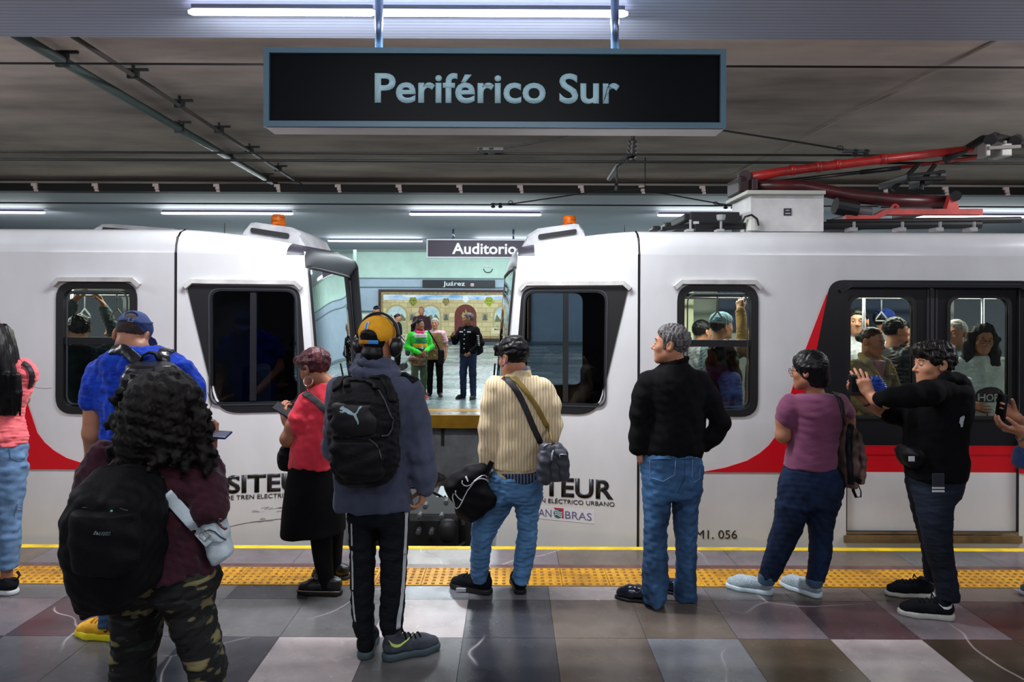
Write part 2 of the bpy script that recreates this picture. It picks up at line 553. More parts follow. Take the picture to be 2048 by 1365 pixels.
class Head:
    def __init__(s, c, yaw, pitch=0, roll=0, size=1.0):
        s.c = Vector(c); s.ax = axes(yaw, pitch, roll); s.s = size
    def p(s, r, f, u):
        return s.c + (s.ax[0] * r + s.ax[1] * f + s.ax[2] * u) * s.s
    def skin(s, S, male=True, ears=True, detail=True):
        q, p, ax = s.s, s.p, s.ax
        B = lambda c, r, k, op='add': S.ball(p(*c), [v * q for v in r], k * q, ax, op)
        B((0, -0.012, 0.032), (0.076, 0.097, 0.082), 0.02)
        B((0, 0.022, -0.02), (0.065, 0.072, 0.075), 0.03)
        jw = 0.058 if male else 0.052
        S.cone(p(-jw * 0.72, 0.012, -0.062), p(-0.016, 0.070, -0.098), 0.026 * q, 0.019 * q, 0.03 * q)
        S.cone(p(jw * 0.72, 0.012, -0.062), p(0.016, 0.070, -0.098), 0.026 * q, 0.019 * q, 0.03 * q)
        B((0, 0.05, -0.06), (0.042, 0.042, 0.045), 0.03)
        B((0, 0.072, -0.1), (0.02, 0.018, 0.016), 0.02)
        B((0.040, 0.058, -0.022), (0.022, 0.022, 0.02), 0.025); B((-0.040, 0.058, -0.022), (0.022, 0.022, 0.02), 0.025)
        if detail:
            S.cone(p(-0.03, 0.076, 0.026), p(0.03, 0.076, 0.026), 0.012 * q, 0.012 * q, 0.016 * q)
            B((0.031, 0.094, 0.006), (0.016, 0.014, 0.011), 0.012, 'sub'); B((-0.031, 0.094, 0.006), (0.016, 0.014, 0.011), 0.012, 'sub')
            S.cone(p(0, 0.084, 0.014), p(0, 0.110, -0.026), 0.008 * q, 0.0115 * q, 0.008 * q)
            B((0.011, 0.097, -0.031), (0.009, 0.010, 0.007), 0.006); B((-0.011, 0.097, -0.031), (0.009, 0.010, 0.007), 0.006)
            S.cone(p(-0.018, 0.085, -0.056), p(0.018, 0.085, -0.056), 0.007 * q, 0.007 * q, 0.007 * q)
            S.cone(p(-0.014, 0.084, -0.068), p(0.014, 0.084, -0.068), 0.0085 * q, 0.0085 * q, 0.007 * q)
            for sg in (-1, 1): B((sg * 0.031, 0.0795, 0.007), (0.0135, 0.0115, 0.0105), 0.004)
        if ears:
            for sg in (-1, 1):
                a2 = [ax[0], (ax[1] + ax[2] * 0.25).normalized(), (ax[2] - ax[1] * 0.25).normalized()]
                S.ball(p(sg * 0.083, -0.014, -0.004), [0.011 * q, 0.022 * q, 0.035 * q], 0.006 * q, a2)
                S.ball(p(sg * 0.093, -0.008, -0.002), [0.007 * q, 0.011 * q, 0.020 * q], 0.005 * q, a2, 'sub')
        return S
    def neck(s, S, base, r=0.056):
        S.cone(s.p(0, -0.022, -0.06), base, r * s.s, r * 1.08, 0.03)
    def face_parts(s, parent, brow=(30, 22, 20), lip=(150, 85, 80), eyes=True, sides=(-1, 1)):
        q = s.s
        for sg in sides:
            if eyes:
                bm = bmesh.new()
                bmesh.ops.create_uvsphere(bm, u_segments=12, v_segments=8, radius=0.0105 * q, matrix=Matrix.Translation(s.p(sg * 0.031, 0.0815, 0.0055)))
                e = from_bm('eye', bm, M('eye_white', (158, 146, 138), 0.3), parent, True)
                bm = bmesh.new()
                bmesh.ops.create_uvsphere(bm, u_segments=10, v_segments=6, radius=0.0066 * q, matrix=Matrix.Translation(s.p(sg * 0.031, 0.0868, 0.0055)))
                from_bm('iris', bm, M('iris_dark', (28, 18, 14), 0.15), e, True)
            bm = bmesh.new()
            add_tube(bm, [s.p(sg * 0.013, 0.0885, 0.027), s.p(sg * 0.03, 0.0905, 0.034), s.p(sg * 0.048, 0.076, 0.030)], [0.0028 * q, 0.0036 * q, 0.002 * q], 6)
            from_bm('eyebrow', bm, M('brow_%d' % brow[0], brow, 0.9), parent, True)
        S = Sculpt()
        S.cone(s.p(-0.017, 0.0885, -0.0575), s.p(0.017, 0.0885, -0.0575), 0.0052 * q, 0.0052 * q, 0.004)
        S.cone(s.p(-0.014, 0.0880, -0.0665), s.p(0.014, 0.0880, -0.0665), 0.0062 * q, 0.0062 * q, 0.004)
        S.build('lips', 0.004 * q, M('lips_%d' % lip[0], lip, 0.45), parent)
    def short_hair(s, S, vol=0.010, line=(0.085, 0.066, -0.088, -0.07), seed=3, rough=0.004, wl=0.03):
        """cap of hair over the skull above a plane through (front f, u) and (back f, u)"""
        q = s.s
        S.ball(s.p(0, -0.014, 0.036), [(0.076 + vol) * q, (0.099 + vol) * q, (0.083 + vol * 1.3) * q], 0.01, s.ax)
        f0, u0, f1, u1 = line
        n = s.ax[1] * (u0 - u1) - s.ax[2] * (f0 - f1)
        S.cut(s.p(0, f0, u0), n, 0.03)
        if rough: S.noise(rough, wl, seed).noise(rough * 0.6, wl * 0.4, seed + 1)
        return S

def hand(S, wrist, d, n, side=1, size=1.0, curl=(0.3, 0.4, 0.3), spread=0.06, thumb=0.5, thumb_in=0.3):
    """hand from the wrist along d, palm facing n, side = +1 puts the thumb on the d x n side; curl = bend of the three finger joints (radians)"""
    d = Vector(d).normalized(); n = Vector(n); n = (n - d * n.dot(d)).normalized()
    l = d.cross(n) * side
    W = Vector(wrist); q = size
    S.cone(W - d * 0.01, W + d * 0.03 * q, 0.024 * q, 0.022 * q, 0.02)
    offs = [0.028, 0.010, -0.009, -0.027]; plen = [0.086, 0.090, 0.085, 0.077]
    flen = [(0.042, 0.025, 0.020), (0.046, 0.029, 0.021), (0.042, 0.027, 0.021), (0.033, 0.021, 0.018)]
    rad = [0.0092, 0.0095, 0.009, 0.008]
    for i in range(4):
        k = W + l * offs[i] * q + d * plen[i] * q
        S.cone(W + l * offs[i] * 0.55 * q + d * 0.015 * q, k, 0.0145 * q, 0.0125 * q, 0.014 * q)
        ang = math.atan2(offs[i], 0.09) * 0.35 + spread * (1.2 - i * 0.8)
        dd = (d * math.cos(ang) + l * math.sin(ang)).normalized()
        a, pos = 0.0, k
        for j in range(3):
            c = curl[j] * (1 + 0.12 * (i - 1))
            a += c
            nd = dd * math.cos(a) + n * math.sin(a)
            e = pos + nd * flen[i][j] * q
            S.cone(pos, e, rad[i] * q * (1 - 0.08 * j), rad[i] * q * (0.94 - 0.1 * j), 0.003)
            pos = e
    b = W + d * 0.028 * q + l * 0.024 * q + n * 0.006 * q
    t0 = (d * math.cos(thumb) + l * math.sin(thumb) + n * thumb_in).normalized()
    k1 = b + t0 * 0.042 * q
    t1 = (t0 + d * 0.35 + n * thumb_in * 0.6).normalized(); k2 = k1 + t1 * 0.030 * q
    t2 = (t1 + d * 0.3 + n * thumb_in * 0.5).normalized(); k3 = k2 + t2 * 0.024 * q
    S.cone(b, k1, 0.017 * q, 0.012 * q, 0.014 * q); S.cone(k1, k2, 0.0112 * q, 0.0102 * q, 0.003); S.cone(k2, k3, 0.0102 * q, 0.0085 * q, 0.003)
    return S
# ------------------------------------------------------------------ the station hall (structure)
EDGE = 5.17            # platform edge, metres in front of the camera
FAR0 = 11.56           # edge of the opposite platform
WALL = 35.6            # far wall
TRACK = -0.93          # ballast level
rng = random.Random(7)

def stone(name, rough=0.16, vein=1.0, gloss=0.5):
    """polished marble tiles; the colour of each tile comes from the mesh, clouds and white veins from noise"""
    m, nt, b = nodes(name)
    at_ = nt.nodes.new('ShaderNodeVertexColor'); at_.layer_name = 'tile'
    n1 = noise_node(nt, 2.6, 8, 0.7)
    tc = nt.nodes.new('ShaderNodeTexCoord')
    r1 = ramp_node(nt, n1.outputs['Fac'], [(0.3, (0.66, 0.66, 0.67, 1)), (0.7, (1.26, 1.25, 1.23, 1))])
    mu = nt.nodes.new('ShaderNodeMix'); mu.data_type = 'RGBA'; mu.blend_type = 'MULTIPLY'; mu.inputs[0].default_value = 1
    nt.links.new(at_.outputs['Color'], mu.inputs[6]); nt.links.new(r1.outputs['Color'], mu.inputs[7])
    nw = noise_node(nt, 1.3, 2, 0.5)
    vo = nt.nodes.new('ShaderNodeTexVoronoi'); vo.feature = 'DISTANCE_TO_EDGE'; vo.inputs['Scale'].default_value = 0.62
    ad = nt.nodes.new('ShaderNodeVectorMath'); ad.operation = 'ADD'
    sc = nt.nodes.new('ShaderNodeVectorMath'); sc.operation = 'SCALE'; sc.inputs['Scale'].default_value = 0.5
    nt.links.new(nw.outputs['Color'], sc.inputs[0]); nt.links.new(sc.outputs[0], ad.inputs[0]); nt.links.new(tc.outputs['Object'], ad.inputs[1])
    nt.links.new(ad.outputs[0], vo.inputs['Vector'])
    rv = ramp_node(nt, vo.outputs['Distance'], [(0.0, (0.55 * vein,) * 3 + (1,)), (0.0045, (0, 0, 0, 1))])
    n3 = noise_node(nt, 1.3, 2)
    r3 = ramp_node(nt, n3.outputs['Fac'], [(0.46, (0, 0, 0, 1)), (0.56, (1, 1, 1, 1))])
    mv = nt.nodes.new('ShaderNodeMix'); mv.data_type = 'RGBA'; mv.blend_type = 'MULTIPLY'; mv.inputs[0].default_value = 1
    nt.links.new(rv.outputs['Color'], mv.inputs[6]); nt.links.new(r3.outputs['Color'], mv.inputs[7])
    fin = nt.nodes.new('ShaderNodeMix'); fin.data_type = 'RGBA'
    nt.links.new(mv.outputs[2], fin.inputs[0]); nt.links.new(mu.outputs[2], fin.inputs[6]); fin.inputs[7].default_value = lin((215, 208, 205))
    nt.links.new(fin.outputs[2], b.inputs['Base Color'])
    n2 = noise_node(nt, 5.5, 4)
    rr = ramp_node(nt, n2.outputs['Fac'], [(0.3, (rough,) * 3 + (1,)), (0.75, (rough * 2.1,) * 3 + (1,))])
    nt.links.new(rr.outputs['Color'], b.inputs['Roughness'])
    b.inputs['Specular IOR Level'].default_value = gloss
    return m

def tile_sheet(name, xs, ys, z, colour, mat, gap=0.0015):
    """floor of separate tile faces; colour(i, j) gives each tile its stone"""
    bm = bmesh.new()
    lay = bm.loops.layers.float_color.new('tile')
    for i in range(len(xs) - 1):
        for j in range(len(ys) - 1):
            q = [(xs[i] + gap, ys[j] + gap), (xs[i + 1] - gap, ys[j] + gap), (xs[i + 1] - gap, ys[j + 1] - gap), (xs[i] + gap, ys[j + 1] - gap)]
            f = bm.faces.new([bm.verts.new((a, b, z)) for a, b in q])
            c = lin(colour(i, j))
            for l in f.loops: l[lay] = c
    return struct(from_bm(name, bm, mat))

STONE = {'d': (62, 62, 68), 'g': (98, 97, 98), 'l': (168, 158, 158), 'b': (104, 93, 84), 'o': (88, 78, 64), 'p': (74, 60, 64),
         'u': (118, 120, 126), 'q': (112, 104, 108), 'r': (70, 52, 46), 'k': (62, 53, 43)}
tx0, tw = 0.235, 0.489
txs = [tx0 + tw * k for k in range(-16, 17)]
tys = [4.43 - 0.21 - tw * k for k in range(17, -1, -1)] + [4.43]
# stones of the three front rows by column, from the photograph (column 0 starts at tx0)
ROWS = {17: dict(zip(range(-7, 8), 'gggdgguulgggbbg')), 16: dict(zip(range(-7, 8), 'qgpggggl dbbqpq'.replace(' ', ''))) , 15: dict(zip(range(-7, 8), 'dddgdglgdbuolkk'))}
ROWS[16] = {-7: 'q', -6: 'p', -5: 'g', -4: 'g', -3: 'g', -2: 'l', -1: 'd', 0: 'b', 1: 'b', 2: 'q', 3: 'p', 4: 'q', 5: 'r', 6: 'r'}
ROWS[15] = {-7: 'd', -6: 'g', -5: 'g', -4: 'd', -3: 'l', -2: 'g', -1: 'd', 0: 'b', 1: 'u', 2: 'o', 3: 'l', 4: 'k', 5: 'k'}
ROWS[17] = {-7: 'g', -6: 'd', -5: 'g', -4: 'd', -3: 'g', -2: 'u', -1: 'u', 0: 'l', 1: 'q', 2: 'g', 3: 'b', 4: 'o', 5: 'b'}
def near_stone(i, j):
    c = ROWS.get(j, {}).get(i - 16) or rng.choice('ddggglbqpu')
    return STONE[c]
stone_near = stone('polished_marble')
tile_sheet('floor', txs, tys, 0.0, near_stone, stone_near)
# sub-slab, so that joints between tiles read as dark grout
bm = bmesh.new(); add_box(bm, (-14, -6, -1.0), (14, 5.16, -0.0015))
struct(from_bm('floor_slab', bm, M('grout', (48, 46, 45), 0.9)))

# tactile paving: 0.3 m tiles with rows of domes, one long strip of floor
def tactile_mat():
    m, nt, b = nodes('tactile_yellow')
    n = noise_node(nt, 3.5, 4, 0.65)
    r = ramp_node(nt, n.outputs['Fac'], [(0.28, (150, 104, 22)), (0.5, (205, 146, 20)), (0.72, (222, 170, 42))])
    n2 = noise_node(nt, 40, 3, 0.7)
    r2 = ramp_node(nt, n2.outputs['Fac'], [(0.35, (0.55, 0.52, 0.5, 1)), (0.5, (1, 1, 1, 1))])
    mu = nt.nodes.new('ShaderNodeMix'); mu.data_type = 'RGBA'; mu.blend_type = 'MULTIPLY'; mu.inputs[0].default_value = 0.8
    nt.links.new(r.outputs['Color'], mu.inputs[6]); nt.links.new(r2.outputs['Color'], mu.inputs[7])
    nt.links.new(mu.outputs[2], b.inputs['Base Color'])
    b.inputs['Roughness'].default_value = 0.42
    return m
tact = tactile_mat()
bm = bmesh.new(); dm = bmesh.new()
ty0, ty1, pitch = 4.432, 4.732, 0.3
for k in range(-16, 17):
    x0 = 0.03 + k * pitch
    add_box(bm, (x0 + 0.0015, ty0, -0.01), (x0 + pitch - 0.0015, ty1, 0.004), 0.0015)
    if k == 3: continue                      # one plain replacement tile by the shoes
    for i in range(6):
        for j in range(6):
            cx, cy = x0 + 0.025 + i * 0.05, ty0 + 0.025 + j * 0.05
            rings = []
            for (r, z) in ((0.0125, 0.004), (0.011, 0.0075), (0.007, 0.009)):
                rings.append([dm.verts.new((cx + r * math.cos(a * math.pi / 4), cy + r * math.sin(a * math.pi / 4), z)) for a in range(8)])
            for ra, rb in zip(rings, rings[1:]):
                for a in range(8): dm.faces.new((ra[a], ra[(a + 1) % 8], rb[(a + 1) % 8], rb[a]))
            dm.faces.new(rings[-1])
strip = struct(from_bm('floor_tactile', bm, tact))
struct(from_bm('floor_tactile_studs', dm, M('worn_studs', (142, 96, 26), 0.5, var=0.35, vscale=20), None, True))

# between the tactile paving and the edge: brown line, grey marble, yellow nosing
bm = bmesh.new(); add_box(bm, (-14, 4.735, -0.02), (14, 4.80, 0.001))
struct(from_bm('floor_brown_line', bm, M('brown_terrazzo', (98, 66, 60), 0.3, var=0.2, vscale=8)))
exs = [-7.6 + 0.61 * k for k in range(27)]
tile_sheet('floor_edge', exs, [4.80, 5.105], 0.001, lambda i, j: STONE[rng.choice('qqbgql')], stone_near)
bm = bmesh.new(); add_box(bm, (-14, 5.105, -0.16), (14, EDGE, 0.003), 0.004)
struct(from_bm('trim_1', bm, M('edge_yellow', (236, 196, 20), 0.5, var=0.15, vscale=5)))
bm = bmesh.new(); add_box(bm, (-14, 5.0, -1.2), (14, 5.12, -0.16))
struct(from_bm('wall_near_platform', bm, M('concrete_dark', (92, 92, 94), 0.9, var=0.3, vscale=3)))

# track bed: rough ballast between the platforms
def ballast(u, v):
    return Vector((u, v, TRACK - 0.13 + 0.05 * math.sin(u * 9.1 + v * 3) * math.sin(v * 7.7 - u) + rng.uniform(-0.045, 0.045)))
ba = sheet(list(np.arange(-3.4, 1.6, 0.07)), list(np.arange(5.14, 11.85, 0.075)), ballast)
for f in ba.faces: f.smooth = False
o = from_bm('ballast', ba, M('ballast_stone', (92, 84, 78), 0.95, var=0.5, vscale=9, bump=(30, 0.6)))
tag(o, kind='stuff', label='grey brown broken ballast stones on the track bed', cat='ballast')
bm = bmesh.new(); add_box(bm, (-14, 5.0, -1.4), (14, 12.3, -1.2))
struct(from_bm('floor_track_bed', bm, M('track_dirt', (60, 55, 52), 0.95)))

# opposite platform
far_stone = stone('polished_marble_far', 0.2, 0.4)
fxs = [-11 + 0.9 * k for k in range(26)]
fys = [FAR0 + 0.75 + 0.62 * k for k in range(38)]
TEAL = [(122, 138, 140), (98, 122, 126), (150, 164, 166), (112, 130, 132), (88, 106, 110), (166, 168, 170), (128, 134, 136)]
bmf = bmesh.new(); lay = bmf.loops.layers.float_color.new('tile')
for j in range(len(fys) - 1):
    off = rng.choice((0, 0.45)) ; row = rng.choice(TEAL)
    for i in range(len(fxs) - 1):
        a, b = fxs[i] + off, fxs[i + 1] + off
        f = bmf.faces.new([bmf.verts.new(p) for p in ((a, fys[j], 0), (b, fys[j], 0), (b, fys[j + 1], 0), (a, fys[j + 1], 0))])
        c = rng.choice(TEAL) if rng.random() < 0.6 else row
        for l in f.loops: l[lay] = lin(c)
struct(from_bm('floor_far', bmf, far_stone))
bm = bmesh.new(); add_box(bm, (-14, FAR0 + 0.1, -0.2), (14, WALL, -0.004))
struct(from_bm('floor_far_slab', bm, M('grout', (48, 46, 45))))
bm = bmesh.new(); add_box(bm, (-14, FAR0 + 0.45, -0.01), (14, FAR0 + 0.75, 0.004))
struct(from_bm('floor_far_tactile', bm, tact))
tile_sheet('floor_far_edge', [-12 + 0.8 * k for k in range(31)], [FAR0 + 0.1, FAR0 + 0.45], 0.001, lambda i, j: rng.choice([(150, 150, 158), (134, 134, 142)]), far_stone)
bm = bmesh.new(); add_box(bm, (-14, FAR0, -0.215), (14, FAR0 + 0.1, 0.004), 0.006)
struct(from_bm('trim_2', bm, M('edge_yellow_far', (196, 142, 12), 0.45, var=0.12, vscale=4)))
bm = bmesh.new(); add_box(bm, (-14, FAR0 + 0.32, -1.2), (14, FAR0 + 0.5, -0.2))
struct(from_bm('wall_far_platform', bm, M('concrete_pale', (150, 152, 158), 0.9, var=0.18, vscale=2)))
bm = bmesh.new(); add_box(bm, (-1.19, FAR0 + 0.27, -0.55), (-1.14, FAR0 + 0.34, -0.21)); 
tag(from_bm('drain_pipe', bm, M('pipe_dark', (40, 40, 44), 0.6)), 'short dark pipe on the wall under the opposite platform', 'pipe')

# ceilings
def slat_mat(name, rgb, metal=0.75, rough=0.33):
    m, nt, b = nodes(name)
    tc = nt.nodes.new('ShaderNodeTexCoord')
    sp = nt.nodes.new('ShaderNodeSeparateXYZ'); nt.links.new(tc.outputs['Object'], sp.inputs[0])
    mo = nt.nodes.new('ShaderNodeMath'); mo.operation = 'FRACT'
    mm = nt.nodes.new('ShaderNodeMath'); mm.operation = 'MULTIPLY'; mm.inputs[1].default_value = 1 / 0.05
    nt.links.new(sp.outputs['Y'], mm.inputs[0]); nt.links.new(mm.outputs[0], mo.inputs[0])
    r = ramp_node(nt, mo.outputs[0], [(0.0, (0.16, 0.16, 0.17, 1)), (0.10, (0.16, 0.16, 0.17, 1)), (0.16, lin(rgb)), (1.0, lin(tuple(c * 0.93 for c in rgb)))])
    nt.links.new(r.outputs['Color'], b.inputs['Base Color'])
    bump_node(nt, b, mo.outputs[0], 0.25, 0.006)
    b.inputs['Metallic'].default_value = metal; b.inputs['Roughness'].default_value = rough
    return m
bm = bmesh.new(); add_box(bm, (-14, -6, 3.66), (14, 4.93, 3.72))
struct(from_bm('ceiling_near', bm, slat_mat('slats_near', (160, 168, 190), 0.15, 0.5)))
bm = bmesh.new(); add_box(bm, (-14, 11.42, 3.66), (14, 22.4, 3.72))
struct(from_bm('ceiling_far', bm, slat_mat('slats_far', (176, 180, 188), 0.0, 0.7)))
conc = M('ceiling_concrete', (184, 170, 160), 0.85, var=0.26, vscale=0.9, stretch=(0.35, 1, 1), bump=(14, 0.25))
bm = sheet([-14, 14], [4.6 + (11.7 - 4.6) * k / 24 for k in range(25)], lambda u, v: Vector((u, v, 3.84 + 0.05 * math.sin(math.pi * (v - 4.6) / 7.1) - (0.035 if 9.1 < v < 9.5 else 0))))
struct(from_bm('ceiling', bm, conc, smooth=True))
bm = bmesh.new(); add_box(bm, (-14, 4.55, 3.7), (14, 4.62, 3.9)); add_box(bm, (-14, 11.55, 3.7), (14, 11.72, 3.9))
struct(from_bm('trim_3', bm, conc))
bm = bmesh.new(); add_box(bm, (-14, 11.22, 3.625), (14, 11.42, 3.75))
struct(from_bm('trim_4', bm, M('tray_black', (16, 15, 16), 0.7)))
bm = bmesh.new(); add_box(bm, (-14, 22.4, 4.66), (14, WALL + 0.4, 4.75)); add_box(bm, (-14, 22.36, 3.66), (14, 22.46, 4.75))
struct(from_bm('ceiling_hall', bm, M('hall_plaster', (205, 205, 198), 0.9)))
# thin ceiling joint that runs slantwise over the tracks
bm = bmesh.new(); add_tube(bm, [(3.73, 5.3, 3.845), (3.4, 10.95, 3.85)], 0.012, 6)
struct(from_bm('trim_5', bm, M('joint_pale', (170, 160, 150), 0.9)))

# far wall: pale green above, grey blue below, ledge between
bm = bmesh.new(); add_box(bm, (-16, WALL, 3.36), (16, WALL + 0.3, 4.75))
struct(from_bm('wall_far_upper', bm, M('paint_green', (192, 222, 210), 0.75, var=0.04, vscale=1.5)))
bm = bmesh.new(); add_box(bm, (-16, WALL + 0.02, -0.1), (16, WALL + 0.3, 3.36))
struct(from_bm('wall_far', bm, M('paint_blue', (168, 188, 204), 0.7, var=0.04, vscale=1.5)))
bm = bmesh.new(); add_box(bm, (-16, WALL - 0.05, 3.31), (16, WALL + 0.05, 3.36)); add_box(bm, (-16, WALL - 0.06, 2.86), (16, WALL + 0.05, 2.91)); add_box(bm, (-16, WALL - 0.04, 0.0), (16, WALL + 0.05, 0.14))
struct(from_bm('trim_6', bm, M('ledge_grey', (120, 140, 146), 0.7)))
# pillar and sloping stair parapet seen past the left cab, low tiled wall behind the left-most passenger
bm = bmesh.new(); add_box(bm, (-6.35, 25.6, 0), (-5.82, 26.2, 4.7), 0.02)
struct(from_bm('wall_pillar', bm, M('pillar_paint', (196, 216, 212), 0.7)))
bm = panel([(-6.4, 0), (-4.95, 0), (-5.9, 2.6), (-6.4, 2.6)], fn=lambda u, v, w: (u, 25.2 + w, v), thick=0.25)
struct(from_bm('wall_stair_parapet', bm, M('parapet_paint', (176, 192, 214), 0.7)))
bm = bmesh.new(); add_box(bm, (-8.0, 33.4, 0), (-6.55, 33.6, 1.62)); 
struct(from_bm('wall_low', bm, M('low_wall_tiles', (190, 200, 190), 0.6, var=0.05)))
bm = bmesh.new(); add_box(bm, (-8.0, 33.36, 1.62), (-6.55, 33.64, 1.68))
struct(from_bm('trim_7', bm, M('coping_dark', (60, 84, 88), 0.6)))
# wall behind the photographer and tunnel ends
bm = bmesh.new(); add_box(bm, (-14, -6.2, -0.2), (14, -6, 3.8))
struct(from_bm('wall_back', bm, M('paint_back', (120, 122, 128), 0.8)))
for sx, nm in ((-14, 'wall_left'), (14, 'wall_right')):
    bm = bmesh.new(); add_box(bm, (sx - 0.1, -6.2, -1.2), (sx + 0.1, WALL + 0.3, 4.8))
    struct(from_bm(nm, bm, M('paint_side', (104, 106, 112), 0.8)))

# ------------------------------------------------------------------ ceiling lamps
tube_near = emit('tube_light_near', (232, 230, 255), 7.0)
tube_far = emit('tube_light_far', (232, 228, 255), 8.0)
def tube_lamp(x0, x1, y, z, mat, watts, colour, label, group, visible_lamp=True):
    t = thing('fluorescent_lamp', label, 'lamp', ((x0 + x1) / 2, y, z), group)
    bm = bmesh.new(); add_tube(bm, [(x0, y, z), (x0 + 0.03, y, z), (x1 - 0.03, y, z), (x1, y, z)], [0.012, 0.022, 0.022, 0.012], 10)
    tb = from_bm('tube', bm, mat, t, True)
    bm = bmesh.new(); add_box(bm, (x0 + 0.02, y - 0.012, z + 0.02), (x1 - 0.02, y + 0.012, 3.665))
    from_bm('housing', bm, M('lamp_housing', (90, 94, 100), 0.5), t)
    for sg in (-1, 1):                      # a tube shines all round: two lights, tilted to either side
        ld = bpy.data.lights.new('tube_light', 'AREA'); ld.shape = 'RECTANGLE'
        ld.size = x1 - x0; ld.size_y = 0.035; ld.energy = watts / 2; ld.color = colour
        lo = bpy.data.objects.new('tube_light', ld); C.objects.link(lo)
        lo.parent = t; lo.location = (0, sg * 0.03, -0.06); lo.rotation_euler = (sg * math.radians(36), 0, 0)
    return t
NEARC, FARC = (0.95, 0.97, 1.0), (0.88, 0.98, 1.0)
tube_lamp(-2.04, -0.862, 4.4, 3.615, tube_near, NEAR_LAMP, NEARC, 'lit fluorescent tube above the near sign, left of the left sign post', 'ceiling tubes over the near platform')
tube_lamp(-0.842, 0.72, 4.4, 3.615, tube_near, NEAR_LAMP * 1.3, NEARC, 'lit fluorescent tube above the near sign, between the two sign posts', 'ceiling tubes over the near platform')
for x0 in (-8.2, 5.2):
    tube_lamp(x0, x0 + 2.7, 4.4, 3.615, tube_near, NEAR_LAMP * 2.2, NEARC, 'lit fluorescent tube farther along the near platform ceiling', 'ceiling tubes along the near platform')
for y in (1.1, -2.4):  # unseen tube rows, added to fill in light from behind the camera
    for x0 in (-6.4, -1.6, 3.2):
        tube_lamp(x0, x0 + 2.4, y, 3.615, tube_near, NEAR_LAMP * 0.55, NEARC, 'unseen fluorescent tube added as fill light behind the photographer', 'added fill tubes over the near platform rear')
FARL = ['at the left edge of the view', 'over the left car cab roof', 'above the Auditorio sign', 'half hidden by the roof box', 'behind the red pantograph base']
for k in range(-1, 4):
    x0 = -6.82 + 4.82 * k
    tube_lamp(x0, x0 + 2.56, 13.6, 3.60, tube_far, FAR_LAMP, FARC, 'lit fluorescent tube over the opposite platform ' + FARL[k + 1], 'ceiling tubes over the opposite platform')
for k in range(5):
    x0 = -9 + 4.0 * k
    tube_lamp(x0, x0 + 2.56, 19.0, 3.60, tube_far, FAR_LAMP, FARC, 'lit fluorescent tube deep over the opposite platform hall', 'ceiling tubes deep in the opposite hall')
for y in (26.0, 32.0):
    for x0 in (-8, -2.5, 3):
        t = tube_lamp(x0, x0 + 2.6, y, 4.58, tube_far, FAR_LAMP * 1.5, FARC, 'lit fluorescent tube under the far hall ceiling', 'ceiling tubes of the far hall')
        for ch in t.children:
            if ch.name.startswith('housing'):
                for v in ch.data.vertices:
                    if v.co.z < -0.2: v.co.z = 0.08

# ------------------------------------------------------------------ hanging signs
def hang_sign(name, label, x0, x1, z0, z1, y, thick, frame_m, face_m, text, tx, th, tw_, text_m, posts, post_r, post_top, fr=0.032, under=None):
    t = thing(name, label, 'sign', ((x0 + x1) / 2, y, z0))
    bm = panel(rect(x0, z0, x1, z1), [rect(x0 + fr, z0 + fr, x1 - fr, z1 - fr)], lambda u, v, w: (u, y + w, v), thick)
    f = from_bm('frame', bm, frame_m, t)
    bm = bmesh.new(); add_box(bm, (x0 + fr * 0.8, y + 0.022, z0 + fr * 0.8), (x1 - fr * 0.8, y + thick - 0.02, z1 - fr * 0.8))
    pn = from_bm('panel', bm, face_m, t)
    if under:
        bm = bmesh.new(); add_box(bm, (x0 + 0.01, y + 0.02, z0 - 0.004), (x1 - 0.01, y + thick - 0.005, z0 + 0.002))
        from_bm('underside', bm, under, t)
    bm = text_bm(text, th, lambda u, v, w: (tx + u, y + 0.0215 - w, (z0 + z1) / 2 - th * 0.48 + v), 0.022, 0.003, width=tw_)
    from_bm('lettering', bm, text_m, pn)
    for px in posts:
        bm = bmesh.new(); add_tube(bm, [(px, y + thick / 2, z1 - 0.01), (px, y + thick / 2, post_top)], post_r, 12)
        from_bm('post', bm, M('post_steel', (120, 134, 160), 0.28, metal=0.85), t, True)
    return t
D1 = 4.04
a, b_ = at(527, 100, D1), at(1452, 252, D1)
p0, p1 = at(748, 200, D1), at(1240, 205, D1)
hang_sign('hanging_sign', 'large dark hanging sign reading Periférico Sur over the near platform', a.x, b_.x, 2.805, 3.262, D1, 0.18,
          M('sign_frame', (94, 126, 142), 0.4, metal=0.1), M('sign_face', (5, 9, 13), 0.4, spec=0.12), 'Periférico Sur', p0.x, 0.165, p1.x - p0.x, M('sign_letters', (196, 236, 244), 0.6),
          [at(752, 60, D1).x, at(1234, 60, D1).x], 0.024, 3.66, under=M('sign_under', (214, 216, 220), 0.5))
D2 = 16.6
a, b_ = at(853, 478, D2), at(1080, 517, D2)
p0 = at(904, 500, D2); p1 = at(1033, 500, D2)
hang_sign('hanging_sign', 'small purple hanging sign reading Auditorio over the opposite platform', a.x, b_.x, b_.z, a.z, D2, 0.14,
          M('sign_frame_white', (232, 236, 244), 0.5), M('sign_face_purple', (70, 58, 74), 0.5), 'Auditorio', p0.x, 0.255, p1.x - p0.x, emit('sign_letters_white', (245, 245, 250), 0.35),
          [at(906, 470, D2).x, at(1027, 470, D2).x], 0.025, 3.66, fr=0.03)
D3 = WALL - 0.12
a, b_ = at(845, 560, D3), at(990, 576, D3)
t = thing('wall_sign', 'long dark wall sign reading Juárez above the mural', 'sign', (a.x, D3, b_.z))
bm = bmesh.new(); add_box(bm, (a.x, D3, b_.z), (b_.x, D3 + 0.05, a.z), 0.01)
pn = from_bm('panel', bm, M('wall_sign_face', (14, 22, 30), 0.5), t)
